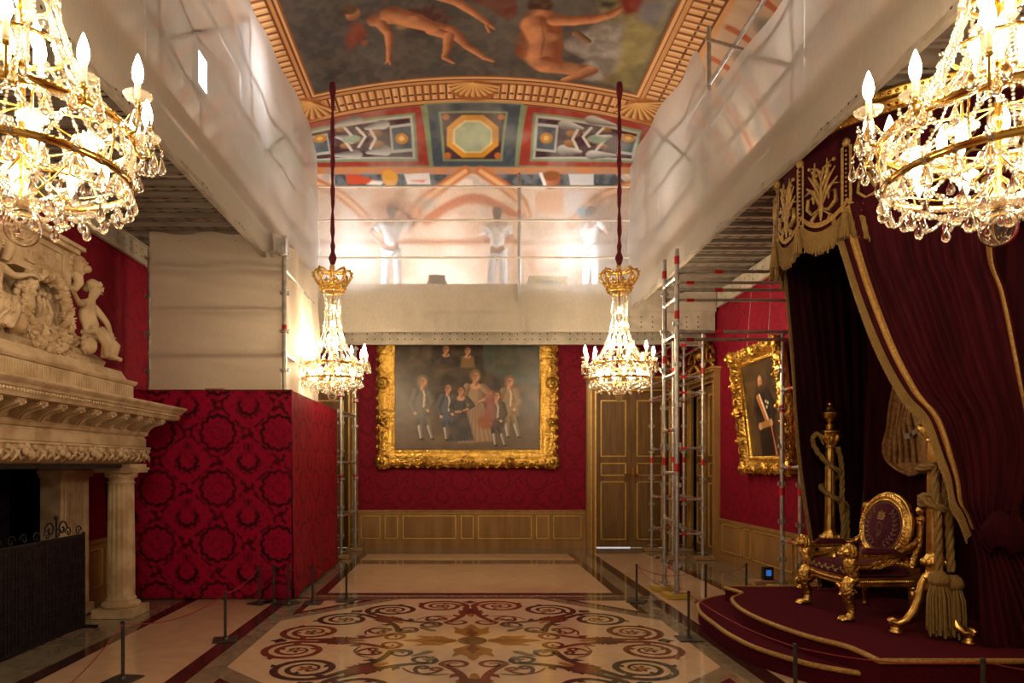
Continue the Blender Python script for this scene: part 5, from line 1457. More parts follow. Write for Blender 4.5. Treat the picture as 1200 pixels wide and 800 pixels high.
# columns
def column(y, x):
    b = MB(); T = Matrix.Translation((x, y, 0))
    fl_ = lambda a, z: (1-.10*abs(math.cos(8*a))**.8) if .62 < z < 1.44 else (1-.03*abs(math.cos(8*a))) if .16 < z <= .62 else 1
    prof = [(.0, .095), (.185, .095), (.20, .11), (.20, .135), (.185, .15), (.158, .155), (.150, .165), (.162, .18), (.150, .195), (.142, .21)]
    prof += [(.142-.012*max(0, (z-.6)), z) for z in np.linspace(.22, 1.43, 20)]
    prof += [(.130, 1.445), (.142, 1.455), (.142, 1.465), (.130, 1.47), (.130, 1.50), (.140, 1.51), (.160, 1.535), (.172, 1.56), (.172, 1.57)]
    b.lathe(prof, 96, T, flute=fl_)
    b.box(x-.20, x+.20, y-.20, y+.20, 1.57, 1.60); b.box(x-.215, x+.215, y-.215, y+.215, 1.60, 1.625); b.box(x-.19, x+.19, y-.19, y+.19, 1.625, 1.665)
    for q in range(20): 
        a = q*PI/10; b.sph((x+.150*math.cos(a), y+.150*math.sin(a), 1.535), .017, 1, 1, 1.3, 6, 4)
    b.box(x-.215, x+.215, y-.215, y+.215, .003, .095)
    return b
for y in (7.54, 2*YC-7.54): fpb(column(y, -3.76), 'column', M['stone'])
# pilasters behind, at the wall
for (y0, y1) in ((7.12, 7.66), (2*YC-7.66, 2*YC-7.12)):
    b = MB()
    b.box(XL, -4.18, y0, y1, .12, 1.52); b.box(XL, -4.14, y0-.04, y1+.04, .003, .12); b.box(XL, -4.15, y0-.03, y1+.03, 1.52, 1.56); b.box(XL, -4.12, y0-.06, y1+.06, 1.56, 1.60); b.box(XL, -4.14, y0-.03, y1+.03, 1.60, 1.66)
    for q in range(4): b.box(-4.18, -4.168, y0+.05+q*.12, y0+.11+q*.12, .2, 1.48)
    fpb(b, 'pilaster', M['stone'], bevel=.006)
# sooty firebox recessed in the wall and a stone hearth slab
b = MB(); y0, y1 = HY
b.box(XL-.9, XL-.86, y0, y1, 0, 1.7); b.box(XL-.9, XL+.0, y0-.05, y0, 0, 1.7); b.box(XL-.9, XL+.0, y1, y1+.05, 0, 1.7); b.box(XL-.9, XL, y0, y1, 1.64, 1.70); b.box(XL-.86, XL, y0, y1, .0, .02)
fpb(b, 'firebox', M['soot'])
b = MB(); b.box(XL, -3.66, 2*YC-7.78, 7.78, 1.62, 1.66); fpb(b, 'hood_soffit', M['soot'])
# ---- overmantel
OX = -3.40
b = solid([(.03, 2.30), (.03, 2.46), (.045, 2.465), (.06, 2.49), (.06, 2.505), (.0, 2.51), (-.02, 2.53), (-.045, 2.58), (-.05, 2.60)], OX, 1.22)
for i in range(88):     # fluted band
    y = YC-1.24+i*2.48/88; b.box(OX+.03, OX+.040, y, y+.017, 2.32, 2.445)
fpb(b, 'plinth', M['stone'])
b = MB(); b.box(XL, OX-.26, YC-.62, YC+.62, 2.60, 3.50); fpb(b, 'backing_slab', M['stonecarved'])
b = solid([(-.1, 2.60), (-.08, 2.66), (-.15, 2.72)], OX, 1.0); fpb(b, 'upper_step', M['stone'])
# tablet with mouldings, inscription strokes and end scrolls
tb = MB(); tx = OX-.12
tb.box(XL, tx, YC-.40, YC+.40, 3.26, 3.56); tb.box(XL, tx+.05, YC-.46, YC+.46, 3.56, 3.60); tb.box(XL, tx+.08, YC-.50, YC+.50, 3.60, 3.635); tb.box(XL, tx+.03, YC-.42, YC+.42, 3.225, 3.26)
for (a, c, e, f) in ((-.27, .27, 3.30, 3.32), (-.27, .27, 3.50, 3.52), (-.27, -.25, 3.30, 3.52), (.25, .27, 3.30, 3.52)): tb.box(tx, tx+.02, YC+a, YC+c, e, f)
tab = fpb(tb, 'tablet', M['stone'], bevel=.006)
b = MB(); r = random.Random(9)
for row, z in enumerate((3.455, 3.41, 3.365)):
    y = -.22
    while y < .2:
        if r.random() < .82:
            b.box(tx+.0, tx+.006, YC+y, YC+y+.006, z, z+.030); 
            if r.random() < .6: b.box(tx, tx+.006, YC+y, YC+y+.018, z+.024, z+.030)
            if r.random() < .5: b.box(tx, tx+.006, YC+y+.014, YC+y+.02, z, z+.030)
        y += .030
b.build('inscription', M['stonecarved'], tab)
for s in (-1, 1):       # lion mask consoles at the tablet's ends
    b = MB(); y = YC+s*.47
    b.sph((tx+.03, y, 3.47), .085, .8, .8, 1.1, 12, 8); b.sph((tx+.10, y, 3.44), .045, 1, .9, .8, 8, 6); b.tube([(tx+.0, y, 3.40), (tx+.02, y+s*.01, 3.32), (tx-.02, y, 3.25)], [.06, .045, .03], 8)
    for q in range(12): a = q*PI/6; b.sph((tx-.01, y+.085*math.cos(a), 3.47+.10*math.sin(a)), .034, n=7, m=5)
    for q in (-1, 1): b.sph((tx+.085, y+q*.03, 3.50), .014, n=6, m=4)
    b.build('lion_mask', M['stone'], tab)
# wreath of fruit and leaves round an oval shield
wz = 2.93
b = MB(); r = random.Random(12); wx = OX-.10
for i in range(84):
    a = i*2*PI/84
    for q in range(5):
        rr = .30+.022*(q-2)+r.uniform(-.015, .015); s = r.uniform(.017, .036)
        b.sph((wx-.02+.05*r.random()+.03*(1.5-abs(q-1.5)), YC+rr*1.02*math.cos(a), wz+rr*1.10*math.sin(a)), s, 1, r.uniform(.7, 1.2), r.uniform(.7, 1.2), 7, 5)
    L = r.uniform(.04, .08)
    b.tube([(wx, YC+.27*math.cos(a), wz+.30*math.sin(a)), (wx+.04, YC+(.30+L)*math.cos(a+.1), wz+(.33+L)*math.sin(a+.1))], [.02, .006], 5)
fpb(b, 'wreath', M['stone'])
b = MB(); b.sph((OX-.21, YC, wz), .245, .30, .95, 1.12, 28, 14)
for s in (-1, 0, 1):    # relief on the shield
    b.tube([(OX-.135, YC+s*.07, wz-.12), (OX-.12, YC+s*.075, wz+.02), (OX-.135, YC+s*.06, wz+.13)], [.02, .032, .018], 8); b.sph((OX-.125, YC+s*.06, wz+.16), .028, n=8, m=6)
fpb(b, 'oval_shield', M['stonecarved'])
b = MB(); r = random.Random(21)
for i in range(130):    # foliage, grotesques and masks massed around the feet of the figures and wreath
    y = r.uniform(-.62, .62); base = 2.64
    z = base+r.uniform(0, .14+.10*math.cos(y*3)**2)
    sz = r.uniform(.03, .065)
    if r.random() < .5: b.sph((OX-.12-r.random()*.06, YC+y, z), sz, .8, r.uniform(.7, 1.3), r.uniform(.7, 1.2), 8, 5)
    else:
        a = r.uniform(0, 6.28); b.tube([(OX-.15, YC+y, z), (OX-.10, YC+y+.05*math.cos(a), z+.05*math.sin(a)), (OX-.12, YC+y+.11*math.cos(a+.4), z+.11*math.sin(a+.4))], [.03, .024, .008], 6)
fpb(b, 'foliage_carving', M['stone'])
for s in (-1, 1):       # seated supporters: nude to the hips, one arm toward the wreath, draped legs
    def Q(y, x, z): return (OX-.08+x, YC+s*(y+.085), z+.03)      # y outward from the wreath
    J = {'pelvis': Q(.60, -.06, 2.86), 'waist': Q(.59, -.05, 2.96), 'chest': Q(.585, -.03, 3.08), 'neck': Q(.59, -.01, 3.19), 'head': Q(.615, .02, 3.265), 'top': Q(.62, .02, 3.335)}
    i_, o_ = ('L', 'R')
    J['sh'+i_] = Q(.49, -.02, 3.135); J['el'+i_] = Q(.37, -.0, 3.09); J['wr'+i_] = Q(.26, .03, 3.13)
    J['sh'+o_] = Q(.685, -.03, 3.13); J['el'+o_] = Q(.765, .05, 2.99); J['wr'+o_] = Q(.74, .10, 2.87)
    J['hp'+i_] = Q(.57, .0, 2.83); J['kn'+i_] = Q(.53, .14, 2.83); J['an'+i_] = Q(.64, .13, 2.66); J['to'+i_] = Q(.68, .19, 2.64)
    J['hp'+o_] = Q(.64, .0, 2.83); J['kn'+o_] = Q(.66, .15, 2.82); J['an'+o_] = Q(.76, .12, 2.66); J['to'+o_] = Q(.80, .18, 2.64)
    st = human('supporter_figure', J, M['stone'], fp, .70, kt=1.22); st.location = -FO
    face(st, J, .74, M['stone'], (1, -.15, -.3))
    b = MB(); hx = Vector(J['top'])      # dressed hair with a bun
    hd_ = Vector(J['head']).lerp(hx, .45)
    b.sph(hd_+Vector((-.030, 0, .022)), .062, 1, 1.05, 1, 14, 9); b.sph(hd_+Vector((-.095, 0, .0)), .036, n=10, m=7); b.sph(hd_+Vector((-.035, -s*.045, .03)), .032, n=8, m=6)
    for q in range(8): b.sph(hd_+Vector((.02*math.cos(q), .05*math.cos(q*.8), .04+.015*math.sin(q*2))), .018, n=6, m=4)
    b.build('hair', M['stone'], st)
    b = MB()             # drapery: a skirt of folds falling from the hips to the feet
    for q in range(13):
        t = q/12; y0 = .50+.22*t
        b.tube([Q(.56+.10*t, -.05+.04*math.sin(q*2), 2.87), Q(y0, .10+.04*math.sin(q*2.6), 2.86-.015*t), Q(y0+.05, .13+.02*math.sin(q*3), 2.77), Q(y0+.11+.02*math.sin(q), .10+.03*math.cos(q*3), 2.65)], [.034, .038, .034, .026], 7)
    b.tube([Q(.50, .03, 2.90), Q(.58, .06, 2.89), Q(.68, .05, 2.92), Q(.72, -.03, 2.93)], .026, 7)
    o = b.build('drapery', M['stone'], fp); o.location = -FO
    b = MB(); b.box(min(Q(.48, 0, 0)[1], Q(.80, 0, 0)[1]), 0, 0, 0, 0, 0) if False else None
    ya, yb_ = sorted((YC+s*.46, YC+s*.78)); b.box(XL, OX-.14, ya, yb_, 2.60, 2.80); b.sph(Q(.42, .06, 2.72), .075, .9, 1, 1.1, 12, 8)
    for q in range(10): a = q*.63; b.sph(Q(.42+.06*math.cos(a), .04, 2.73+.075*math.sin(a)), .028, n=6, m=4)
    o = b.build('seat_block', M['stone'], fp); o.location = -FO
# ---- wrought iron fire screen
sx0 = -3.86
t = thing('fire_screen', 'black wrought iron mesh fire screen with scrolled top before the hearth', 'screen', (sx0, 5.76, 0)); off = Vector(t.location)
y0, y1 = 4.55, 6.97
b = MB(); b.box(sx0-.012, sx0+.012, y0, y1, .01, .94)
b.build('mesh_panel', M['iron'], t).location = -off
b = MB()
for i in range(50): y = y0+(i+.5)*(y1-y0)/50; b.cyl((sx0+.016, y, .03), (sx0+.016, y, .92), .004, 4)
for i in range(9): b.cyl((sx0+.02, y0, .1+i*.1), (sx0+.02, y1, .1+i*.1), .004, 4)
b.build('wire_grid', M['iron'], t).location = -off
b = MB()
for (p, q) in (((y0, .94), (y1, .94)), ((y0, .03), (y1, .03)), ((y0, .0), (y0, .97)), ((y1, .0), (y1, .97)), ((y0+.8, .03), (y0+.8, .94)), ((y1-.8, .03), (y1-.8, .94))):
    b.tube([(sx0, p[0], p[1]), (sx0, q[0], q[1])], .016, 8)
for y in (y0+.03, y1-.03): b.box(sx0-.16, sx0+.16, y-.015, y+.015, .003, .03)
b.build('border_rail', M['iron'], t).location = -off
b = MB()
b.tube([(sx0, y0, .945), (sx0, y1, .945)], .012, 6)
for i in range(14):
    y = y0+.1+i*(y1-y0-.2)/13; s = 1 if i % 2 else -1
    b.tube([(sx0, y+s*.055*(1-k/16)*math.cos(k*.55), .995+.055*(1-k/16)*math.sin(k*.55)) for k in range(15)], .007, 6)
for yc in (5.0, 6.5):
    for s in (-1, 1):
        b.tube([(sx0, yc+s*(.10+.08*(1-k/18)*math.cos(k*.5)), 1.04+.08*(1-k/18)*math.sin(k*.5)) for k in range(17)], .009, 6)
    b.tube([(sx0, yc, .95), (sx0, yc, 1.13)], .010, 6); b.sph((sx0, yc, 1.15), .022, n=8, m=6)
b.build('scroll_crest', M['iron'], t).location = -off
# ------------------------------------------------------------------ throne dais
PZ, SZ = .32, .16
up_ = [(2.89, 7.50), (2.95, 7.20), (2.90, 7.08), (2.72, 6.85), (2.63, 6.50), (2.60, 6.15), (2.63, 5.75), (2.72, 5.35), (2.84, 5.10), (2.87, 4.95), (2.87, 4.68)]
lo_ = [(3.00, 7.86), (2.72, 7.62), (2.55, 7.35), (2.44, 6.95), (2.40, 6.50), (2.38, 6.05), (2.42, 5.65), (2.53, 5.35), (2.68, 5.10), (2.98, 4.86)]
def smoothp(p, n=6):
    out = []
    for i in range(len(p)-1):
        a, b_, c, d = p[max(i-1, 0)], p[i], p[i+1], p[min(i+2, len(p)-1)]
        for k in range(n):
            t = k/n; out.append(tuple(.5*(2*b_[q]+(c[q]-a[q])*t+(2*a[q]-5*b_[q]+4*c[q]-d[q])*t*t+(3*b_[q]-a[q]-3*c[q]+d[q])*t**3) for q in (0, 1)))
    return out+[p[-1]]
ups, los = smoothp(up_), smoothp(lo_)
ds = thing('throne_dais', 'two step burgundy carpeted dais with gold braid edges under the throne', 'dais', (3.5, 6.15, 0)); off = Vector(ds.location)
b = MB(); b.prism(ups+[(XR-.05, 4.68), (XR-.05, 7.5)], .004, PZ); b.build('upper_platform', M['carpet'], ds, bevel=.012).location = -off
b = MB(); b.prism(los+[(3.2, 4.86), (3.2, 7.86)], .004, SZ); b.build('lower_step', M['carpet'], ds, bevel=.012).location = -off
b = MB(); pth = [(x-.004, y, PZ-.012) for x, y in ups]+[(3.2, 4.676, PZ-.012), (3.8, 4.676, PZ-.012), (XR-.06, 4.676, PZ-.012)]
b.tube([(XR-.1, 7.504, PZ-.012)]+pth, .021, 8, flat=1.0); b.build('gold_braid', M['braid'], ds).location = -off
b = MB(); b.tube([(x-.004, y, SZ-.012) for x, y in los], .021, 8); b.build('gold_braid', M['braid'], ds).location = -off

# ------------------------------------------------------------------ throne (faces the room, -x); local origin on the dais
th = thing('throne', 'carved gilt throne with plum velvet seat, oval back and lion arms on the dais', 'throne', (3.58, 6.17, PZ))
gc, gd = M['goldcarved'], M['gold']
for s in (-1, 1):      # front legs: scrolled knee, lion's shank and paw
    b = MB(); y = s*.365
    b.tube([(-.235, y, .375), (-.275, y, .34), (-.305, y, .28), (-.30, y, .21), (-.272, y, .14), (-.262, y, .08), (-.275, y, .035)], [.05, .058, .056, .045, .036, .034, .042], 10)
    b.sph((-.295, y, .028), .05, 1.25, 1.0, .55, 10, 6)
    for q in (-1, 0, 1): b.tube([(-.31, y+q*.026, .035), (-.345, y+q*.03, .028), (-.362, y+q*.032, .012)], [.018, .019, .010], 6)
    b.tube([(-.285+.032*(1-k/14)*math.cos(k*.6), y-.05*1, .255+.032*(1-k/14)*math.sin(k*.6)) for k in range(12)], .009, 5); b.tube([(-.285+.032*(1-k/14)*math.cos(k*.6), y+.05, .255+.032*(1-k/14)*math.sin(k*.6)) for k in range(12)], .009, 5)
    b.tube([(-.335, y, .34), (-.345, y, .28), (-.325, y, .20)], [.012, .022, .008], 6)
    b.build('front_leg', gc, th)
    b = MB(); T = Matrix.Translation((.27, s*.345, 0))
    b.lathe([(0,0),(.020,0),(.026,.02),(.018,.035),(.020,.05),(.034,.22),(.036,.25),(.026,.258),(.042,.275),(.042,.29),(.03,.30),(.03,.31)], 16, T, flute=lambda a, z: 1-.05*abs(math.cos(6*a)) if .05 < z < .23 else 1)
    b.box(.235, .31, s*.345-.036, s*.345+.036, .31, .46); b.build('rear_leg', gd, th)
# seat rail, curved at the front
b = MB(); fr = [(-.24-.055*(1-(k/8-1)**2), -.40+.1*k, 0) for k in range(0, 9)]
fr = [(-.235-.06*(1-(2*k/12-1)**2), -.395+.79*k/12) for k in range(13)]
out = fr+[(.30, .375), (.30, -.375)]
b.prism(out, .30, .375); b.prism([(x*1.03, y*1.03) for x, y in out], .362, .378); b.prism([(x*1.02, y*1.02) for x, y in out], .300, .312)
for k in range(40):
    i = k/39*12; i0 = min(int(i), 11); f = i-i0; x = fr[i0][0]*(1-f)+fr[i0+1][0]*f; y = fr[i0][1]*(1-f)+fr[i0+1][1]*f
    b.sph((x-.004, y, .338), .017, .6, .8, 1.2, 6, 4)
for s in (-1, 1):
    for k in range(24): b.sph((-.2+k*.02, s*(.392-.018*k/24), .338), .016, 1, .6, 1.2, 6, 4)
b.build('seat_rail', gd, th)
# cushion with faint leaf embroidery
b = MB()
def cush(u, v):
    x = -.285+.545*u; w = .375-.03*u; y = -w+2*w*v
    e = min(1, min(u, 1-u)*9)*min(1, min(v, 1-v)*9); e = e**.5
    fx = -.055*(1-(2*v-1)**2)*(1-u)
    return (x+fx+.02, y, .385+.075*e+.02*math.sin(u*PI)*math.sin(v*PI))
b.sheet(cush, 26, 30); b.sheet(lambda u, v: (cush(u, 1-v)[0], cush(u, 1-v)[1], .378), 4, 4)
cu_ = b.build('seat_cushion', M['velvetseat'], th)
b = MB()
for k in range(7):
    y = -.30+k*.1; x0 = -.285-.05*(1-(y/.4)**2)
    b.tube([(x0+.008, y-.05, .432), (x0-.001, y, .425), (x0+.008, y+.05, .432)], .004, 5)
    for s in (-1, 1): b.sph((x0-.001, y+.02*s, .43+.016*s), .013, .4, 1.6, .8, 6, 4)
b.build('leaf_embroidery', M['embroid'], cu_)
# oval back, slightly reclined: local frame at x=.27, tilted
TB = Matrix.Translation((.255, 0, .775)) @ Matrix.Rotation(math.radians(-9), 4, 'Y').inverted() @ Matrix.Identity(4)
TB = Matrix.Translation((.255, 0, .775)) @ Matrix.Rotation(math.radians(9), 4, 'Y')
ov = lambda ry, rz, x, n=56: [(x, ry*math.cos(2*PI*k/n), rz*math.sin(2*PI*k/n)) for k in range(n)]
b = MB(); b.tube(ov(.325, .275, 0), .036, 10, True, M=TB, flat=1.2); b.tube(ov(.288, .240, -.03), .012, 8, True, M=TB); b.tube(ov(.362, .305, -.01), .013, 8, True, M=TB)
for k in range(60):
    a = 2*PI*k/60; b.sph((-.038, .325*math.cos(a), .275*math.sin(a)), .015, .7, 1, 1, 6, 4, M=TB)
b.build('back_frame', gc, th)
b = MB(); b.sheet(lambda u, v: (-.028-.035*(1-u*u), .288*u*math.cos(2*PI*v), .242*u*math.sin(2*PI*v)), 10, 44, TB); b.sheet(lambda u, v: (.03, .30*u*math.cos(-2*PI*v), .25*u*math.sin(-2*PI*v)), 4, 30, TB)
bp = b.build('back_panel', M['velvetseat'], th)
b = MB(); xo = -.058
b.tube(ov(.262, .216, -.035), .006, 6, True, M=TB)
for s in (-1, 1):      # laurel sprays up both sides
    for k in range(9):
        a = -PI/2+s*(.35+k*.25); c = (xo+.012, .195*math.cos(a), .165*math.sin(a))
        for q in (-1, 1):
            d = a+s*PI/2+q*.7; b.tube([c, (c[0], c[1]+.028*math.cos(d), c[2]+.028*math.sin(d)), (c[0]+.004, c[1]+.052*math.cos(d+.2*q), c[2]+.052*math.sin(d+.2*q))], [.004, .011, .003], 5, M=TB)
b.build('laurel_embroidery', M['embroidfaint'], bp)
b = MB()               # embroidered crown over two entwined script letters
for k in range(5):
    y = -.036+.018*k; b.tube([(xo, y, .07), (xo, y*1.35, .098), (xo, y*.9, .112 if k in (0, 4) else .118)], .0045, 5, M=TB); b.sph((xo, y*1.1, .120), .007, n=6, m=4, M=TB)
b.tube([(xo, -.042, .064), (xo, 0, .06), (xo, .042, .064)], .007, 6, M=TB); b.sph((xo, 0, .134), .008, n=6, m=4, M=TB)
b.build('crown_embroidery', M['embroid'], bp)
b = MB()
b.tube([(xo-.002, .045*math.cos(t)*(1-.06*t)-.004, -.005+.05*math.sin(t*1.0)-.008*t) for t in np.linspace(.6, 5.6, 22)], .0045, 5, M=TB)
b.tube([(xo-.002, .03*math.sin(t*1.0)+.004, .04-.030*t) for t in np.linspace(0, 4.4, 22)], .0045, 5, M=TB)
b.tube([(xo-.002, -.03+.02*t, -.07+.03*math.sin(t*2.2)) for t in np.linspace(0, 3, 14)], .004, 5, M=TB)
b.build('monogram_embroidery', M['embroidfaint'], bp)
# back stiles with turned knobs, lower rail
for s in (-1, 1):
    b = MB()
    b.tube([(.27, s*.345, .44), (.285, s*.36, .56), (.30, s*.385, .66), (.315, s*.385, .78), (.32, s*.375, .86)], [.036, .03, .03, .032, .034], 8)
    T = Matrix.Translation((.322, s*.385, .86)); b.lathe([(0,0),(.036,0),(.045,.012),(.036,.024),(.024,.032),(.024,.045),(.04,.06),(.047,.085),(.04,.11),(.02,.125),(0,.13)], 14, T)
    b.tube([(.315, s*.34, .875), (.322, s*.43, .875)], .02, 8)
    b.build('back_stile', gc, th)
b = MB(); b.box(.25, .31, -.335, .335, .44, .50); b.box(.243, .25, -.3, .3, .455, .485)
for k in range(17): b.sph((.248, -.28+k*.035, .47), .014, n=6, m=4)
b.tube([(.28, -.30, .50), (.275, -.15, .545), (.275, 0, .555), (.275, .15, .545), (.28, .30, .50)], .022, 8)
b.build('back_rail', gc, th)
for s in (-1, 1):      # arms: winged lions carrying velvet pads
    b = MB(); y = s*.375
    b.tube([(.31, s*.375, .72), (.27, y, .66), (.20, y*1.02, .61), (.08, y*1.04, .575), (-.08, y*1.04, .565), (-.20, y*1.03, .565), (-.26, y*1.03, .575)], [.028, .03, .03, .027, .026, .03, .034], 9)
    b.tube([(-.25, y*1.02, .575), (-.285, y*1.02, .51), (-.275, y, .45), (-.245, y, .38)], [.04, .056, .054, .05], 10)
    b.tube([(-.24, y*1.04, .47), (-.15, y*1.06, .47), (-.06, y*1.07, .50), (.02, y*1.06, .54)], [.05, .045, .034, .012], 8, flat=.6)
    for q in range(6):     # wing feathers
        b.tube([(-.22+.03*q, y*1.05+s*.02, .455), (-.15+.04*q, y*1.06+s*.022, .475+.006*q), (-.08+.04*q, y*1.06+s*.018, .52+.006*q)], [.016, .02, .006], 5, flat=.6)
    arm = b.build('arm_rest', gc, th)
    b = MB(); c = (-.315, y*1.03, .595)
    b.sph(c, .052, 1.05, .95, 1, 12, 8); b.sph((c[0]-.048, c[1], c[2]-.014), .032, 1.1, 1, .85, 10, 6); b.sph((c[0]-.052, c[1], c[2]-.036), .022, 1, .9, .6, 8, 5)
    for q in range(18):
        a = q*2*PI/18; b.sph((c[0]+.02, c[1]+.052*math.cos(a), c[2]+.056*math.sin(a)), .021, n=6, m=4); b.sph((c[0]+.048, c[1]+.044*math.cos(a+.2), c[2]-.006+.05*math.sin(a+.2)), .024, n=6, m=4)
    for q in (-1, 1): b.sph((c[0]-.04, c[1]+q*.022, c[2]+.018), .010, n=6, m=4); b.sph((c[0]-.006, c[1]+q*.042, c[2]+.045), .016, n=6, m=4)
    b.build('lion_head', gc, arm)
    b = MB(); b.sheet(lambda u, v: (-.19+.30*u, y*1.03-.045+.09*v, .594+.034*(min(1, min(u, 1-u)*7)*min(1, min(v, 1-v)*5))**.5), 14, 8)
    b.box(-.19, .11, y*1.03-.045, y*1.03+.045, .585, .596); b.build('arm_pad', M['velvetseat'], arm)

# ------------------------------------------------------------------ gilt torcheres either side
def torchere(x, y, lab, rz):
    t = thing('torchere', lab, 'candelabrum', (x, y, PZ), rz)
    b = MB()
    for k in range(3):
        a = k*2*PI/3; ca, sa = math.cos(a), math.sin(a); P_ = lambda r, z: (r*ca, r*sa, z)
        b.tube([P_(.06, .46), P_(.085, .40), P_(.10, .30), P_(.13, .20), P_(.19, .11), P_(.26, .075), P_(.305, .095)], [.035, .04, .044, .046, .042, .034, .028], 8, flat=.8)
        b.tube([P_(.285+.035*(1-k2/16)*math.cos(k2*.55+.3), .085+.035*(1-k2/16)*math.sin(k2*.55+.3)) for k2 in range(14)], .022, 7)
        T = Matrix.Translation(P_(.27, 0)); b.lathe([(0,0),(.042,0),(.05,.015),(.042,.03),(.03,.036),(.04,.048),(0,.055)], 12, T)
        b.sph(P_(.115, .33), .03, n=8, m=6)
    b.build('tripod_foot', gd, t)
    b = MB(); b.lathe([(0,.34),(.07,.34),(.085,.38),(.075,.43),(.09,.45),(.09,.47),(.065,.49),(.06,.53),(.085,.56),(.09,.59),(.07,.62),(.058,.64),(.062,.66)], 24)
    for k in range(14): a = k*2*PI/14; b.sph((.088*math.cos(a), .088*math.sin(a), .575), .02, .8, .8, 1.3, 6, 4)
    b.build('base_knop', gc, t)
    b = MB(); b.lathe([(.060,.65)]+[(.060-.008*(z-.65), z) for z in np.linspace(.66, 1.50, 8)]+[(.053,1.51),(.064,1.52),(.055,1.535)], 72, flute=lambda a, z: 1-.10*abs(math.cos(6*a))**.8 if .67 < z < 1.5 else 1)
    b.build('fluted_shaft', gd, t)
    b = MB(); b.lathe([(.052,1.53),(.056,1.57),(.075,1.62),(.092,1.655),(.095,1.67),(.105,1.675),(.105,1.695),(.05,1.70),(.035,1.72),(.05,1.74),(.05,1.755),(.03,1.765)], 24)
    for k in range(8):
        a = k*PI/4; b.tube([(.055*math.cos(a), .055*math.sin(a), 1.55), (.078*math.cos(a), .078*math.sin(a), 1.60), (.105*math.cos(a), .105*math.sin(a), 1.645), (.112*math.cos(a), .112*math.sin(a), 1.63)], [.016, .022, .018, .008], 6)
    b.build('capital', gc, t)
    b = MB(); b.lathe([(.028,1.765),(.03,1.785),(.055,1.80),(.085,1.835),(.092,1.865),(.098,1.872),(.098,1.885),(.075,1.89),(.055,1.90),(.05,1.93),(.036,1.955),(.022,1.965),(.03,1.975),(.022,1.995),(0,2.0)], 20, flute=lambda a, z: 1+.05*math.cos(10*a) if 1.79 < z < 1.87 or 1.89 < z < 1.95 else 1)
    b.build('urn_finial', gd, t)
    return t
TL, TR = (3.88, 7.2), (3.69, 5.32)
torchere(*TL, 'gilt fluted torchere with urn finial behind the throne', .5); torchere(*TR, 'gilt fluted torchere with scroll feet at the near curtain tie', -1.31)
def rope(b, path, r):
    """three twisted strands"""
    P_ = [Vector(p) for p in path]; fine = []
    for i in range(len(P_)-1):
        a, p, q, d = P_[max(i-1, 0)], P_[i], P_[i+1], P_[min(i+2, len(P_)-1)]
        m = max(2, int((q-p).length/.016))
        for k in range(m):
            t = k/m; fine.append(.5*(2*p+(q-a)*t+(2*a-5*p+4*q-d)*t*t+(3*p-a-3*q+d)*t**3))
    fine.append(P_[-1])
    for s in range(3):
        pts = []; L = 0
        for i, p in enumerate(fine):
            T = (fine[min(i+1, len(fine)-1)]-fine[max(i-1, 0)]).normalized(); u = T.orthogonal().normalized() if abs(T.z) < .95 else Vector((1,0,0)); u = (u-T*u.dot(T)).normalized(); w = T.cross(u)
            if i: L += (p-fine[i-1]).length
            a = L/(r*5)*2*PI*.5+s*2*PI/3; pts.append(p+(u*math.cos(a)+w*math.sin(a))*r*.5)
        b.tube(pts, r*.62, 5)
def tassel(b, top, n=54, L=.36, R=.085):
    x, y, z = top
    b.lathe([(0,0),(.035,-.005),(.06,-.03),(.075,-.07),(.068,-.10),(.05,-.115)][::-1], 20, Matrix.Translation(top), flute=lambda a, q: 1+.05*math.cos(14*a))
    for k in range(n):
        a = k*2.4; rr = R*math.sqrt((k+.5)/n); l = L*(.9+.1*math.sin(k*1.7))
        b.tube([(x+rr*.6*math.cos(a), y+rr*.6*math.sin(a), z-.10), (x+rr*math.cos(a), y+rr*math.sin(a), z-.20), (x+rr*1.08*math.cos(a+.1), y+rr*1.08*math.sin(a+.1), z-.1-l)], .0085, 5)
# cord on the far torchere: wound round the shaft with hanging ends
x, y = TL; o3 = thing('tieback_rope', 'gold twisted rope wound round the torchere behind the throne', 'cord', (x, y, PZ)); b = MB()
rope(b, [(-.10, -.06, 1.60), (-.15, -.04, 1.66), (-.19, -.02, 1.60), (-.16, -.05, 1.48), (-.06, -.09, 1.34), (.06, -.08, 1.26), (.085, .02, 1.20), (0, .09, 1.12), (-.08, .02, 1.10), (-.05, -.085, 1.02), (.05, -.09, .96), (.10, -.04, .90)], .026)
rope(b, [(.04, -.08, 1.52), (.09, -.06, 1.36), (.10, -.06, 1.1), (.085, -.08, .9), (.10, -.08, .70), (.09, -.08, .50)], .026); rope(b, [(.0, -.085, 1.0), (.14, -.06, .92), (.17, -.03, .86), (.15, -.06, .70), (.165, -.06, .50)], .026)
b.build('rope', M['fringe'], o3); b = MB(); tassel(b, (.095, -.08, .50), 34, .3, .06); tassel(b, (.175, -.06, .50), 34, .3, .06); b.build('tassel', M['fringe'], o3)
x, y = TR; o3 = thing('tieback_rope', 'gold twisted rope with two heavy tassels on the near torchere', 'cord', (x, y, PZ)); b = MB()
rope(b, [(.16, -.05, 1.40), (.02, -.10, 1.34), (-.10, -.05, 1.32), (-.085, .06, 1.30), (.05, .09, 1.28), (.1, -.03, 1.25), (.0, -.10, 1.22)], .03)
for dy in (-.01, .0, .01): rope(b, [(.09*math.cos(q)+.0, .09*math.sin(q), 1.06+dy*3+.01*math.sin(q*2)) for q in np.linspace(0, 6.1, 12)], .028)
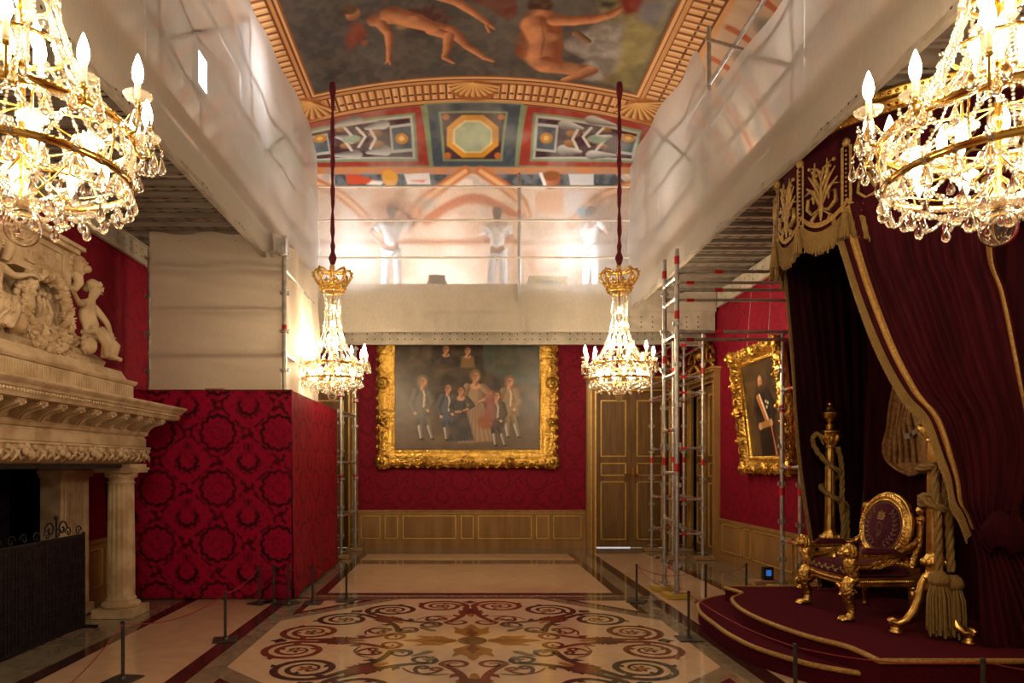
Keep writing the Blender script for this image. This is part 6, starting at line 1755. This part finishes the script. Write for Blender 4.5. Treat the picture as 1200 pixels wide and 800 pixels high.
rope(b, [(-.05, -.085, 1.32), (-.07, -.10, 1.15), (-.06, -.115, .95), (-.055, -.11, .70), (-.05, -.11, .52)], .028); rope(b, [(.02, -.10, 1.25), (.0, -.12, 1.12), (.025, -.12, .90), (.03, -.12, .70), (.04, -.12, .52)], .028); rope(b, [(-.12, -.03, 1.08), (-.09, -.11, 1.02), (.03, -.13, 1.0), (.10, -.06, 1.1)], .03)
b.build('rope', M['fringe'], o3); b = MB(); tassel(b, (-.055, -.12, .53), 54, .40, .08); b.build('tassel', M['fringe'], o3); b = MB(); tassel(b, (.05, -.12, .50), 54, .38, .08); b.build('tassel', M['fringe'], o3)

# ------------------------------------------------------------------ canopy over the throne
EC, EA, EB = (XR, 6.30), 1.50, 1.25
def el(t, k=1.0, d=0):      # t in -1 (near end at the wall) .. 1 (far end)
    a = t*PI/2; return (EC[0]-(EA*k+d)*math.cos(a), EC[1]+(EB*k+d)*math.sin(a))
cn = thing('throne_canopy', 'half round gilt canopy with embroidered velvet valance above the throne', 'canopy', (XR-.02, EC[1], 4.38)); off = Vector(cn.location)
# gilt cornice swept round the half ellipse
prof = [(-.08, 4.26), (.0, 4.25), (.02, 4.255), (.02, 4.28), (.045, 4.285), (.06, 4.31), (.075, 4.35), (.105, 4.36), (.105, 4.385), (.09, 4.39), (.10, 4.43), (.135, 4.46), (.15, 4.485), (.15, 4.51), (.10, 4.52), (-.15, 4.52)]
prof = [(q*.45 if q > 0 else q, 4.47+(z-4.26)*.66) for q, z in prof]
b = MB(); N = 64; vs = []
for i in range(N+1):
    t = -1+2*i/N
    for q, z in prof: x, y = el(t, 1, q); vs.append((min(x, XR-.005), y, z))
prof_done = 1; n = len(prof); b.add(vs, [(i*n+k, i*n+k+1, (i+1)*n+k+1, (i+1)*n+k) for i in range(N) for k in range(n-1)], None, 0, True)
for i in range(84):
    x, y = el(-1+2*(i+.5)/84, 1, .036); b.tube([(x, y, 4.50), (x-.003, y+.03, 4.52), (x, y+.055, 4.53)], [.010, .016, .008], 5)
    x, y = el(-1+2*(i+.5)/84, 1, .056); b.sph((x, y, 4.594), .016, n=6, m=4)
for i in range(150):
    x, y = el(-1+2*(i+.5)/150, 1, .014); b.sph((x, y, 4.472), .010, n=5, m=3)
b.build('gilt_cornice', M['gold'], cn, normals=True).location = -off
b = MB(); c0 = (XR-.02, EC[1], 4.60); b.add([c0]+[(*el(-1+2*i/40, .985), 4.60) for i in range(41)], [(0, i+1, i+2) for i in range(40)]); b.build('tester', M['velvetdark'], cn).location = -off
NS = 9
def vz(t):      # lower edge of the valance: scallops
    s = ((t+1)/2*NS) % 1.0; return 3.645+.13*(1-abs(math.sin(s*PI))**.8)
b = MB()
def val(u, v):
    t = -1+2*u; z0 = vz(t); x, y = el(t, .985, .012*math.sin(u*NS*2*PI*2)*(1-v)); return (min(x, XR-.01), y, z0+(4.49-z0)*v)
b.sheet(val, NS*14, 12); vl = b.build('valance', M['velvet'], cn); vl.location = -off
b = MB(); m = NS*14     # gold galloon following the scallops and a thin second line
def strip(b, d0, d1, off_=.018):
    vs = []
    for i in range(m+1):
        t = -1+2*i/m; x, y = el(t, .985, off_); z = vz(t); vs += [(min(x, XR-.01), y, z+d0), (min(x, XR-.01), y, z+d1)]
    b.add(vs, [(2*i, 2*i+1, 2*i+3, 2*i+2) for i in range(m)], None, 0, True)
strip(b, .055, .10); strip(b, .0, .018); b.build('galloon', M['braid'], vl)
for i in range(NS-1):   # upright galloon straps with a rosette, one between each pair of scallops
    t = -1+2*(i+1)/NS; b = MB(); x, y = el(t, .985, .03); dx, dy = el(t+.012); ex, ey = el(t-.012); d = Vector((dx-ex, dy-ey, 0)).normalized(); nn = Vector((d.y, -d.x, 0)); nn = nn if nn.x < 0 else -nn
    c = Vector((x, y, 0))
    for w0, w1 in ((-.045, -.022), (.022, .045)):
        q = [c+d*w0, c+d*w1]; b.add([(*q[0].xy, 3.76), (*q[1].xy, 3.76), (*q[1].xy, 4.30), (*q[0].xy, 4.30)], [(0,1,2,3)]);
    q = [c+d*-.03, c+d*.03]; b.add([(*q[0].xy, 4.30), (*q[1].xy, 4.30), (*(c+nn*.01).xy, 4.37)], [(0,1,2)])
    for k in range(14): p = c+nn*.006; b.sph((p.x, p.y, 3.78+k*.037), .010, n=5, m=3)
    b.sph((x, y, 4.33), .034, n=8, m=6); b.build('strap', M['embroid'], vl)
    b = MB(); p = c+nn*.03; b.sph((p.x, p.y, 3.72), .026, n=8, m=6)
    for k in range(12): a = k*.52; b.tube([(p.x+.015*math.cos(a), p.y+.015*math.sin(a), 3.71), (p.x+.035*math.cos(a), p.y+.035*math.sin(a), 3.53)], .008, 4)
    b.build('small_tassel', M['fringe'], vl)
for i in range(NS):     # embroidered leaf and scroll motif in each scallop
    t = -1+2*(i+.5)/NS; b = MB()
    def Em(u, z, o=.026):
        x, y = el(t+1.4*u/((EA+EB)/2*PI/2), .985, o); return (min(x, XR-.012), y, 3.75+1.35*z)
    for s in (-1, 1):
        b.tube([Em(0, .08), Em(s*.06, .055), Em(s*.105, .10), Em(s*.10, .165), Em(s*.06, .17), Em(s*.055, .125)], [.016, .026, .024, .020, .016, .010], 6, flat=.5)
        for (p, q, r_, w) in (((.015, .11), (.05, .19), (.115, .245), .030), ((.01, .15), (.045, .245), (.10, .315), .026), ((.0, .20), (.05, .29), (.045, .385), .026), ((.02, .06), (.07, .02), (.045, -.01), .026), ((.05, .20), (.09, .21), (.13, .20), .020), ((.0, .25), (.02, .33), (.075, .36), .018)):
            b.tube([Em(s*p[0], p[1]), Em(s*q[0], q[1]), Em(s*r_[0], r_[1])], [w*.45, w, w*.25], 6, flat=.45)
        for q in range(3): b.sph(Em(s*(.035+.028*q), .30+.03*q), .017, n=6, m=4)
    b.tube([Em(0, .0), Em(0, .08), Em(0, .16), Em(0, .26)], [.010, .034, .026, .008], 6, flat=.5); b.sph(Em(0, .31), .020, n=6, m=4)
    b.build('leaf_embroidery', M['embroid'], vl)
b = MB(); nf = 620       # bullion fringe
for i in range(nf):
    t = -1+2*(i+.5)/nf; z = vz(t)+.012; x, y = el(t, .985, .012+.006*(i % 3)); x2, y2 = el(t+.002*math.sin(i*1.3), .985, .012+.012*math.sin(i*2.1))
    b.tube([(min(x, XR-.02), y, z), (min(x, XR-.02), y, z-.08), (min(x2, XR-.02), y2, z-.185-.02*math.sin(i*.9)*math.sin(i*.17))], [.0075, .0085, .0075], 4)
f_ = b.build('fringe', M['fringe'], vl); f_['kind'] = 'stuff'

# ------------------------------------------------------------------ velvet drapes
def kf(keys, t):
    for (t0, p0), (t1, p1) in zip(keys[:-1], keys[1:]):
        if t <= t1:
            s = (t-t0)/(t1-t0); s = s*s*(3-2*s)*.45+s*.55
            return Vector(p0).lerp(Vector(p1), s)
    return Vector(keys[-1][1])
def kfs(keys, t):       # smooth (Catmull-Rom) through keys
    n = len(keys)
    for i in range(n-1):
        t0, t1 = keys[i][0], keys[i+1][0]
        if t <= t1 or i == n-2:
            s = (t-t0)/(t1-t0); a, p, q, d = (Vector(keys[j][1]) for j in (max(i-1, 0), i, i+1, min(i+2, n-1)))
            return .5*(2*p+(q-a)*s+(2*a-5*p+4*q-d)*s*s+(3*p-a-3*q+d)*s**3)
def drape(name, lab, Lk, Rk, pleats, amp, nrm, trims, mat, arc=None, fringe=True):
    """cloth between a left and a right edge curve, pleated; trims: gold bands at given widths from an edge"""
    nrm = Vector(nrm)
    def S(u, v, o=0):
        a, c = kfs(Lk, v), kfs(Rk, v); p = a.lerp(c, u)
        w = (c-a).length
        if arc: p += Vector(arc)*math.sin(u*PI)*max(0, 1-v*2.0)
        am = amp*min(1, .35+w*.7)*(.6+.4*min(1, v*4))
        ph = pleats*2*PI*u
        return p+nrm*(am*math.sin(ph)+am*.5*math.sin(ph*.37+v*5)+am*.25*math.sin(ph*2.1+v*11)+o)
    mid = (kfs(Lk, .5)+kfs(Rk, .5))/2
    t = thing(name, lab, 'curtain', kfs(Lk, 1)); off = Vector(t.location)
    b = MB(); b.sheet(lambda u, v: S(u, v), pleats*12, 90); b.build('velvet_cloth', mat, t).location = -off
    for (u0, u1, v1) in trims:
        b = MB(); b.sheet(lambda u, v: S(u0+(u1-u0)*u, v*v1, .012), 4, 110); b.build('gold_band', M['braid'], t).location = -off
    if fringe:
        b = MB(); n = 250; d = (Vector((0, 0, -1)))
        for i in range(n):
            v = .01+fringe*(i+.5)/n; p = S(.004, v, .008); q = S(0, min(1, v+.012), .004)
            k = (kfs(Lk, v)-kfs(Rk, v)).normalized()
            e = p+k*.03+Vector((0, 0, -.07)); b.tube([p, (p+e)/2+k*.015, e+nrm*.008*math.sin(i*2.3)], .0062, 4)
        f_ = b.build('fringe', M['fringe'], t); f_.location = -off; f_['kind'] = 'stuff'
    return t
drape('velvet_curtain', 'near maroon velvet curtain with gold bands swept to the right of the throne',
      [(0, (3.17, 5.8, 3.8)), (0.1, (3.222, 5.74, 3.487)), (0.22, (3.283, 5.6, 3.008)), (0.34, (3.365, 5.45, 2.556)), (0.43, (3.465, 5.32, 2.215)), (0.49, (3.556, 5.2, 2.007)), (0.57, (3.595, 5.1, 1.714)), (0.62, (3.624, 5.06, 1.549)), (0.66, (3.634, 5.03, 1.386)), (0.7, (3.696, 5.02, 1.267)), (0.76, (3.78, 5.01, 0.98)), (0.86, (3.79, 5.0, 0.66)), (1, (3.80, 4.98, 0.335))],
      [(0, (4.03, 5.17, 3.84)), (0.12, (4.0, 5.12, 3.218)), (0.24, (4.058, 5.08, 2.92)), (0.4, (4.133, 5.04, 2.374)), (0.55, (4.18, 5.0, 1.85)), (0.63, (4.1, 4.97, 1.46)), (0.7, (4.02, 4.96, 1.2)), (0.78, (4.12, 4.94, 0.92)), (0.86, (4.26, 4.92, 0.66)), (1, (4.4, 4.9, 0.335))],
      9, .030, (-.45, -.89, 0), [(.05, .115, .72), (.945, .985, .6)], M['velvet'], (-.16, -.20, 0), .72)
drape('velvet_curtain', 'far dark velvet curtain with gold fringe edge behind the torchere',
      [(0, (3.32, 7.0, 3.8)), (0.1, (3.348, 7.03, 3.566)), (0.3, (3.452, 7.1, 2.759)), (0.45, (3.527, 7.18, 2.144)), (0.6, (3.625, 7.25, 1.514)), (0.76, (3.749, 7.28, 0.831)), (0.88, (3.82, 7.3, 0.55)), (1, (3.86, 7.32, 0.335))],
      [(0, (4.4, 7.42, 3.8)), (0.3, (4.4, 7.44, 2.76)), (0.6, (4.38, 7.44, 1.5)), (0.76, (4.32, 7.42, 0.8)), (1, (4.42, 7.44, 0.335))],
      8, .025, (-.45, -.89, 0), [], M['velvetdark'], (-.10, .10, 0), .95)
drape('velvet_backcloth', 'dark velvet backcloth hanging on the wall behind the throne', [(0, (4.43, 7.52, 4.40)), (.5, (4.42, 7.52, 2.4)), (1, (4.40, 7.52, .335))], [(0, (4.43, 5.06, 4.40)), (.5, (4.42, 5.06, 2.4)), (1, (4.40, 5.06, .335))], 15, .035, (-1, 0, 0), [], M['velvet'], None, False)
# gathered bunch where the near curtain is tied
b = MB(); b.sheet(lambda u, v: (3.92+.15*math.cos(u*2*PI)*(1-.5*(2*v-1)**2)+.016*math.sin(u*2*PI*9), 4.94+.09*math.sin(u*2*PI)*(1-.5*(2*v-1)**2), 1.04+.26*v+.03*math.sin(u*6.28*2)), 72, 16)
o = b.build('curtain_gather', M['velvet']); tag(o, 'bunched maroon velvet gathered over the tie of the near curtain', 'curtain')
# embroidered mantle and arms on the backcloth
ca = thing('coat_of_arms', 'beige embroidered mantle with small black crosses on the backcloth behind the throne', 'emblem', (4.30, 6.2, 1.62)); off = Vector(ca.location)
half = [(0, 2.72), (.25, 2.70), (.42, 2.58), (.55, 2.42), (.62, 2.2), (.66, 2.0), (.72, 1.86), (.70, 1.74), (.60, 1.66), (.46, 1.60), (.30, 1.56), (.14, 1.60), (0, 1.62)]
T_ = Matrix(((0, 0, 1, 4.285), (1, 0, 0, 6.2), (0, 1, 0, 0), (0, 0, 0, 1)))
b = MB(); b.prism([(x, z) for x, z in half]+[(-x, z) for x, z in half[::-1][1:-1]], 0, .03, T_); mo = b.build('mantle', M['beige'], ca, bevel=.008); mo.location = -off
b = MB()
for s in (-1, 1):
    pp = smoothp(half, 3); b.tube([(4.28, 6.2+s*x, z) for x, z in pp], .020, 6)
    for k in range(5):
        b.tube([(4.275, 6.2+s*(.18+.09*k), 2.55-.1*k), (4.262, 6.2+s*(.30+.07*k), 2.1-.06*k), (4.27, 6.2+s*(.22+.1*k), 1.68)], [.012, .03, .014], 6)
b.build('mantle_folds', M['beige'], mo)
b = MB(); b.prism([(-.2, 2.45), (.2, 2.45), (.2, 2.1), (.12, 1.92), (0, 1.83), (-.12, 1.92), (-.2, 2.1)], .032, .06, T_ @ Matrix.Rotation(PI, 4, 'Y') @ Matrix.Translation((0, 0, .0)), 0); b.build('shield', M['embroid'], mo)
b = MB(); b.sheet(lambda u, v: (4.240, 6.24+.30*u, 1.96+.055*v-.05*u+.02*math.sin(u*6)), 12, 2); rb = b.build('ribbon', M['ivorycloth'], mo)
b = MB()
for k in range(2):
    y = 6.32+.12*k; z = 1.985-.05*(y-6.24)/.3+.02*math.sin((y-6.24)/.3*6); b.box(4.236, 4.243, y-.024, y+.024, z-.006, z+.006); b.box(4.236, 4.243, y-.006, y+.006, z-.024, z+.024)
b.build('crosses', M['black'], rb)

# ------------------------------------------------------------------ odds and ends at the right
t = thing('stone_plinth', 'low pale stone plinth block at the dais end by the right wall', 'plinth', (4.05, 4.2, 0))
b = MB(); b.box(-.40, .40, -.22, .22, .003, .10); b.box(-.37, .37, -.19, .19, .10, .30); b.box(-.39, .39, -.21, .21, .30, .34); b.build('block', M['stone'], t, bevel=.01)
t = thing('floor_sensor', 'small black box with blue display on a timber block behind the dais', 'device', (4.22, 9.42, 0))
b = MB(); b.box(-.22, .22, -.12, .12, .003, .07); b.build('timber_block', M['padwood'], t, bevel=.005)
b = MB(); b.box(-.07, .07, -.04, .04, .072, .25); hb = b.build('housing', M['black'], t, bevel=.006); b = MB(); b.box(-.035, .035, -.043, -.0405, .13, .21); b.build('display', M['screen'], hb)
GROUPS = {'barrier_rope': 'red barrier cords', 'debris_netting': 'nets along the deck edges', 'scrim_sheet': 'scrims above the hoarding', 'scaffold_tower': 'scaffold towers', 'scaffold_deck': 'scaffold decks', 'torchere': 'gilt torcheres', 'velvet_curtain': 'curtains of the throne canopy', 'tieback_rope': 'gold tieback ropes', 'work_lamp': 'restorers work lamps'}
for o in list(bpy.data.objects):
    n = o.name.split('.')[0]
    if o.parent is None and n in GROUPS: o['group'] = GROUPS[n]
# ------------------------------------------------------------------ camera, light, view
cam = bpy.data.cameras.new('camera'); co_ = bpy.data.objects.new('camera', cam); COL.objects.link(co_)
co_.location = (0, 0, H); co_.rotation_euler = (PI/2, 0, 0)
cam.sensor_width = 36; cam.lens = 36*F/1200; cam.shift_x = (600-VX)/1200; cam.shift_y = (VY-400)/1200; cam.clip_start = .05
sc.camera = co_
w = bpy.data.worlds.new('world'); w.use_nodes = True; sc.world = w
w.node_tree.nodes['Background'].inputs[0].default_value = (1, .72, .45, 1); w.node_tree.nodes['Background'].inputs[1].default_value = .24
def lamp(name, kind, loc, power, color, size=.2, target=None, spread=None):
    l = bpy.data.lights.new(name, kind); l.energy = power; l.color = color
    if kind == 'AREA': l.shape = 'RECTANGLE'; l.size = size if not isinstance(size, tuple) else size[0]; l.size_y = size if not isinstance(size, tuple) else size[1]
    if kind in ('POINT', 'SPOT'): l.shadow_soft_size = size
    if kind == 'SPOT': l.spot_size = spread or 2.2; l.spot_blend = .8
    o = bpy.data.objects.new(name, l); COL.objects.link(o); o.location = loc
    if target: o.rotation_euler = (Vector(target)-Vector(loc)).to_track_quat('-Z', 'Y').to_euler()
    return o
cool = (.93, .95, 1.0)
# LED work lights of the restorers, standing on the decks behind the nets
lamp('work_light_back', 'SPOT', (-.45, 12.55, 5.05), 60, cool, .05, (-.35, 13.6, 5.6), 2.4)
lamp('work_light_left', 'POINT', (-4.0, 9.6, 6.0), 55, (1, .93, .84), .7)
lamp('work_light_right', 'POINT', (4.1, 9.6, 6.0), 55, (1, .93, .84), .7)
lamp('work_light_rear_left', 'POINT', (-1.9, 12.25, 5.3), 34, cool, .2)
lamp('work_light_rear_right', 'POINT', (1.9, 12.25, 5.3), 34, cool, .2)
lamp('work_light_near', 'POINT', (-4.0, 6.0, 6.0), 45, (1, .93, .84), .7)
lamp('work_light_near_right', 'POINT', (4.1, 6.0, 6.0), 45, (1, .93, .84), .7)
vs = sc.view_settings
sc.display_settings.display_device = 'sRGB'
vs.view_transform = 'Standard'; vs.look = 'None'; vs.gamma = 1; vs.exposure = .78; vs.use_curve_mapping = False
sc.cycles.max_bounces = 10; sc.cycles.transparent_max_bounces = 24; sc.cycles.diffuse_bounces = 3; sc.cycles.glossy_bounces = 4; sc.cycles.transmission_bounces = 8
sc.cycles.sample_clamp_indirect = 6; sc.cycles.caustics_reflective = False; sc.cycles.caustics_refractive = False
sc.cycles.use_denoising = True
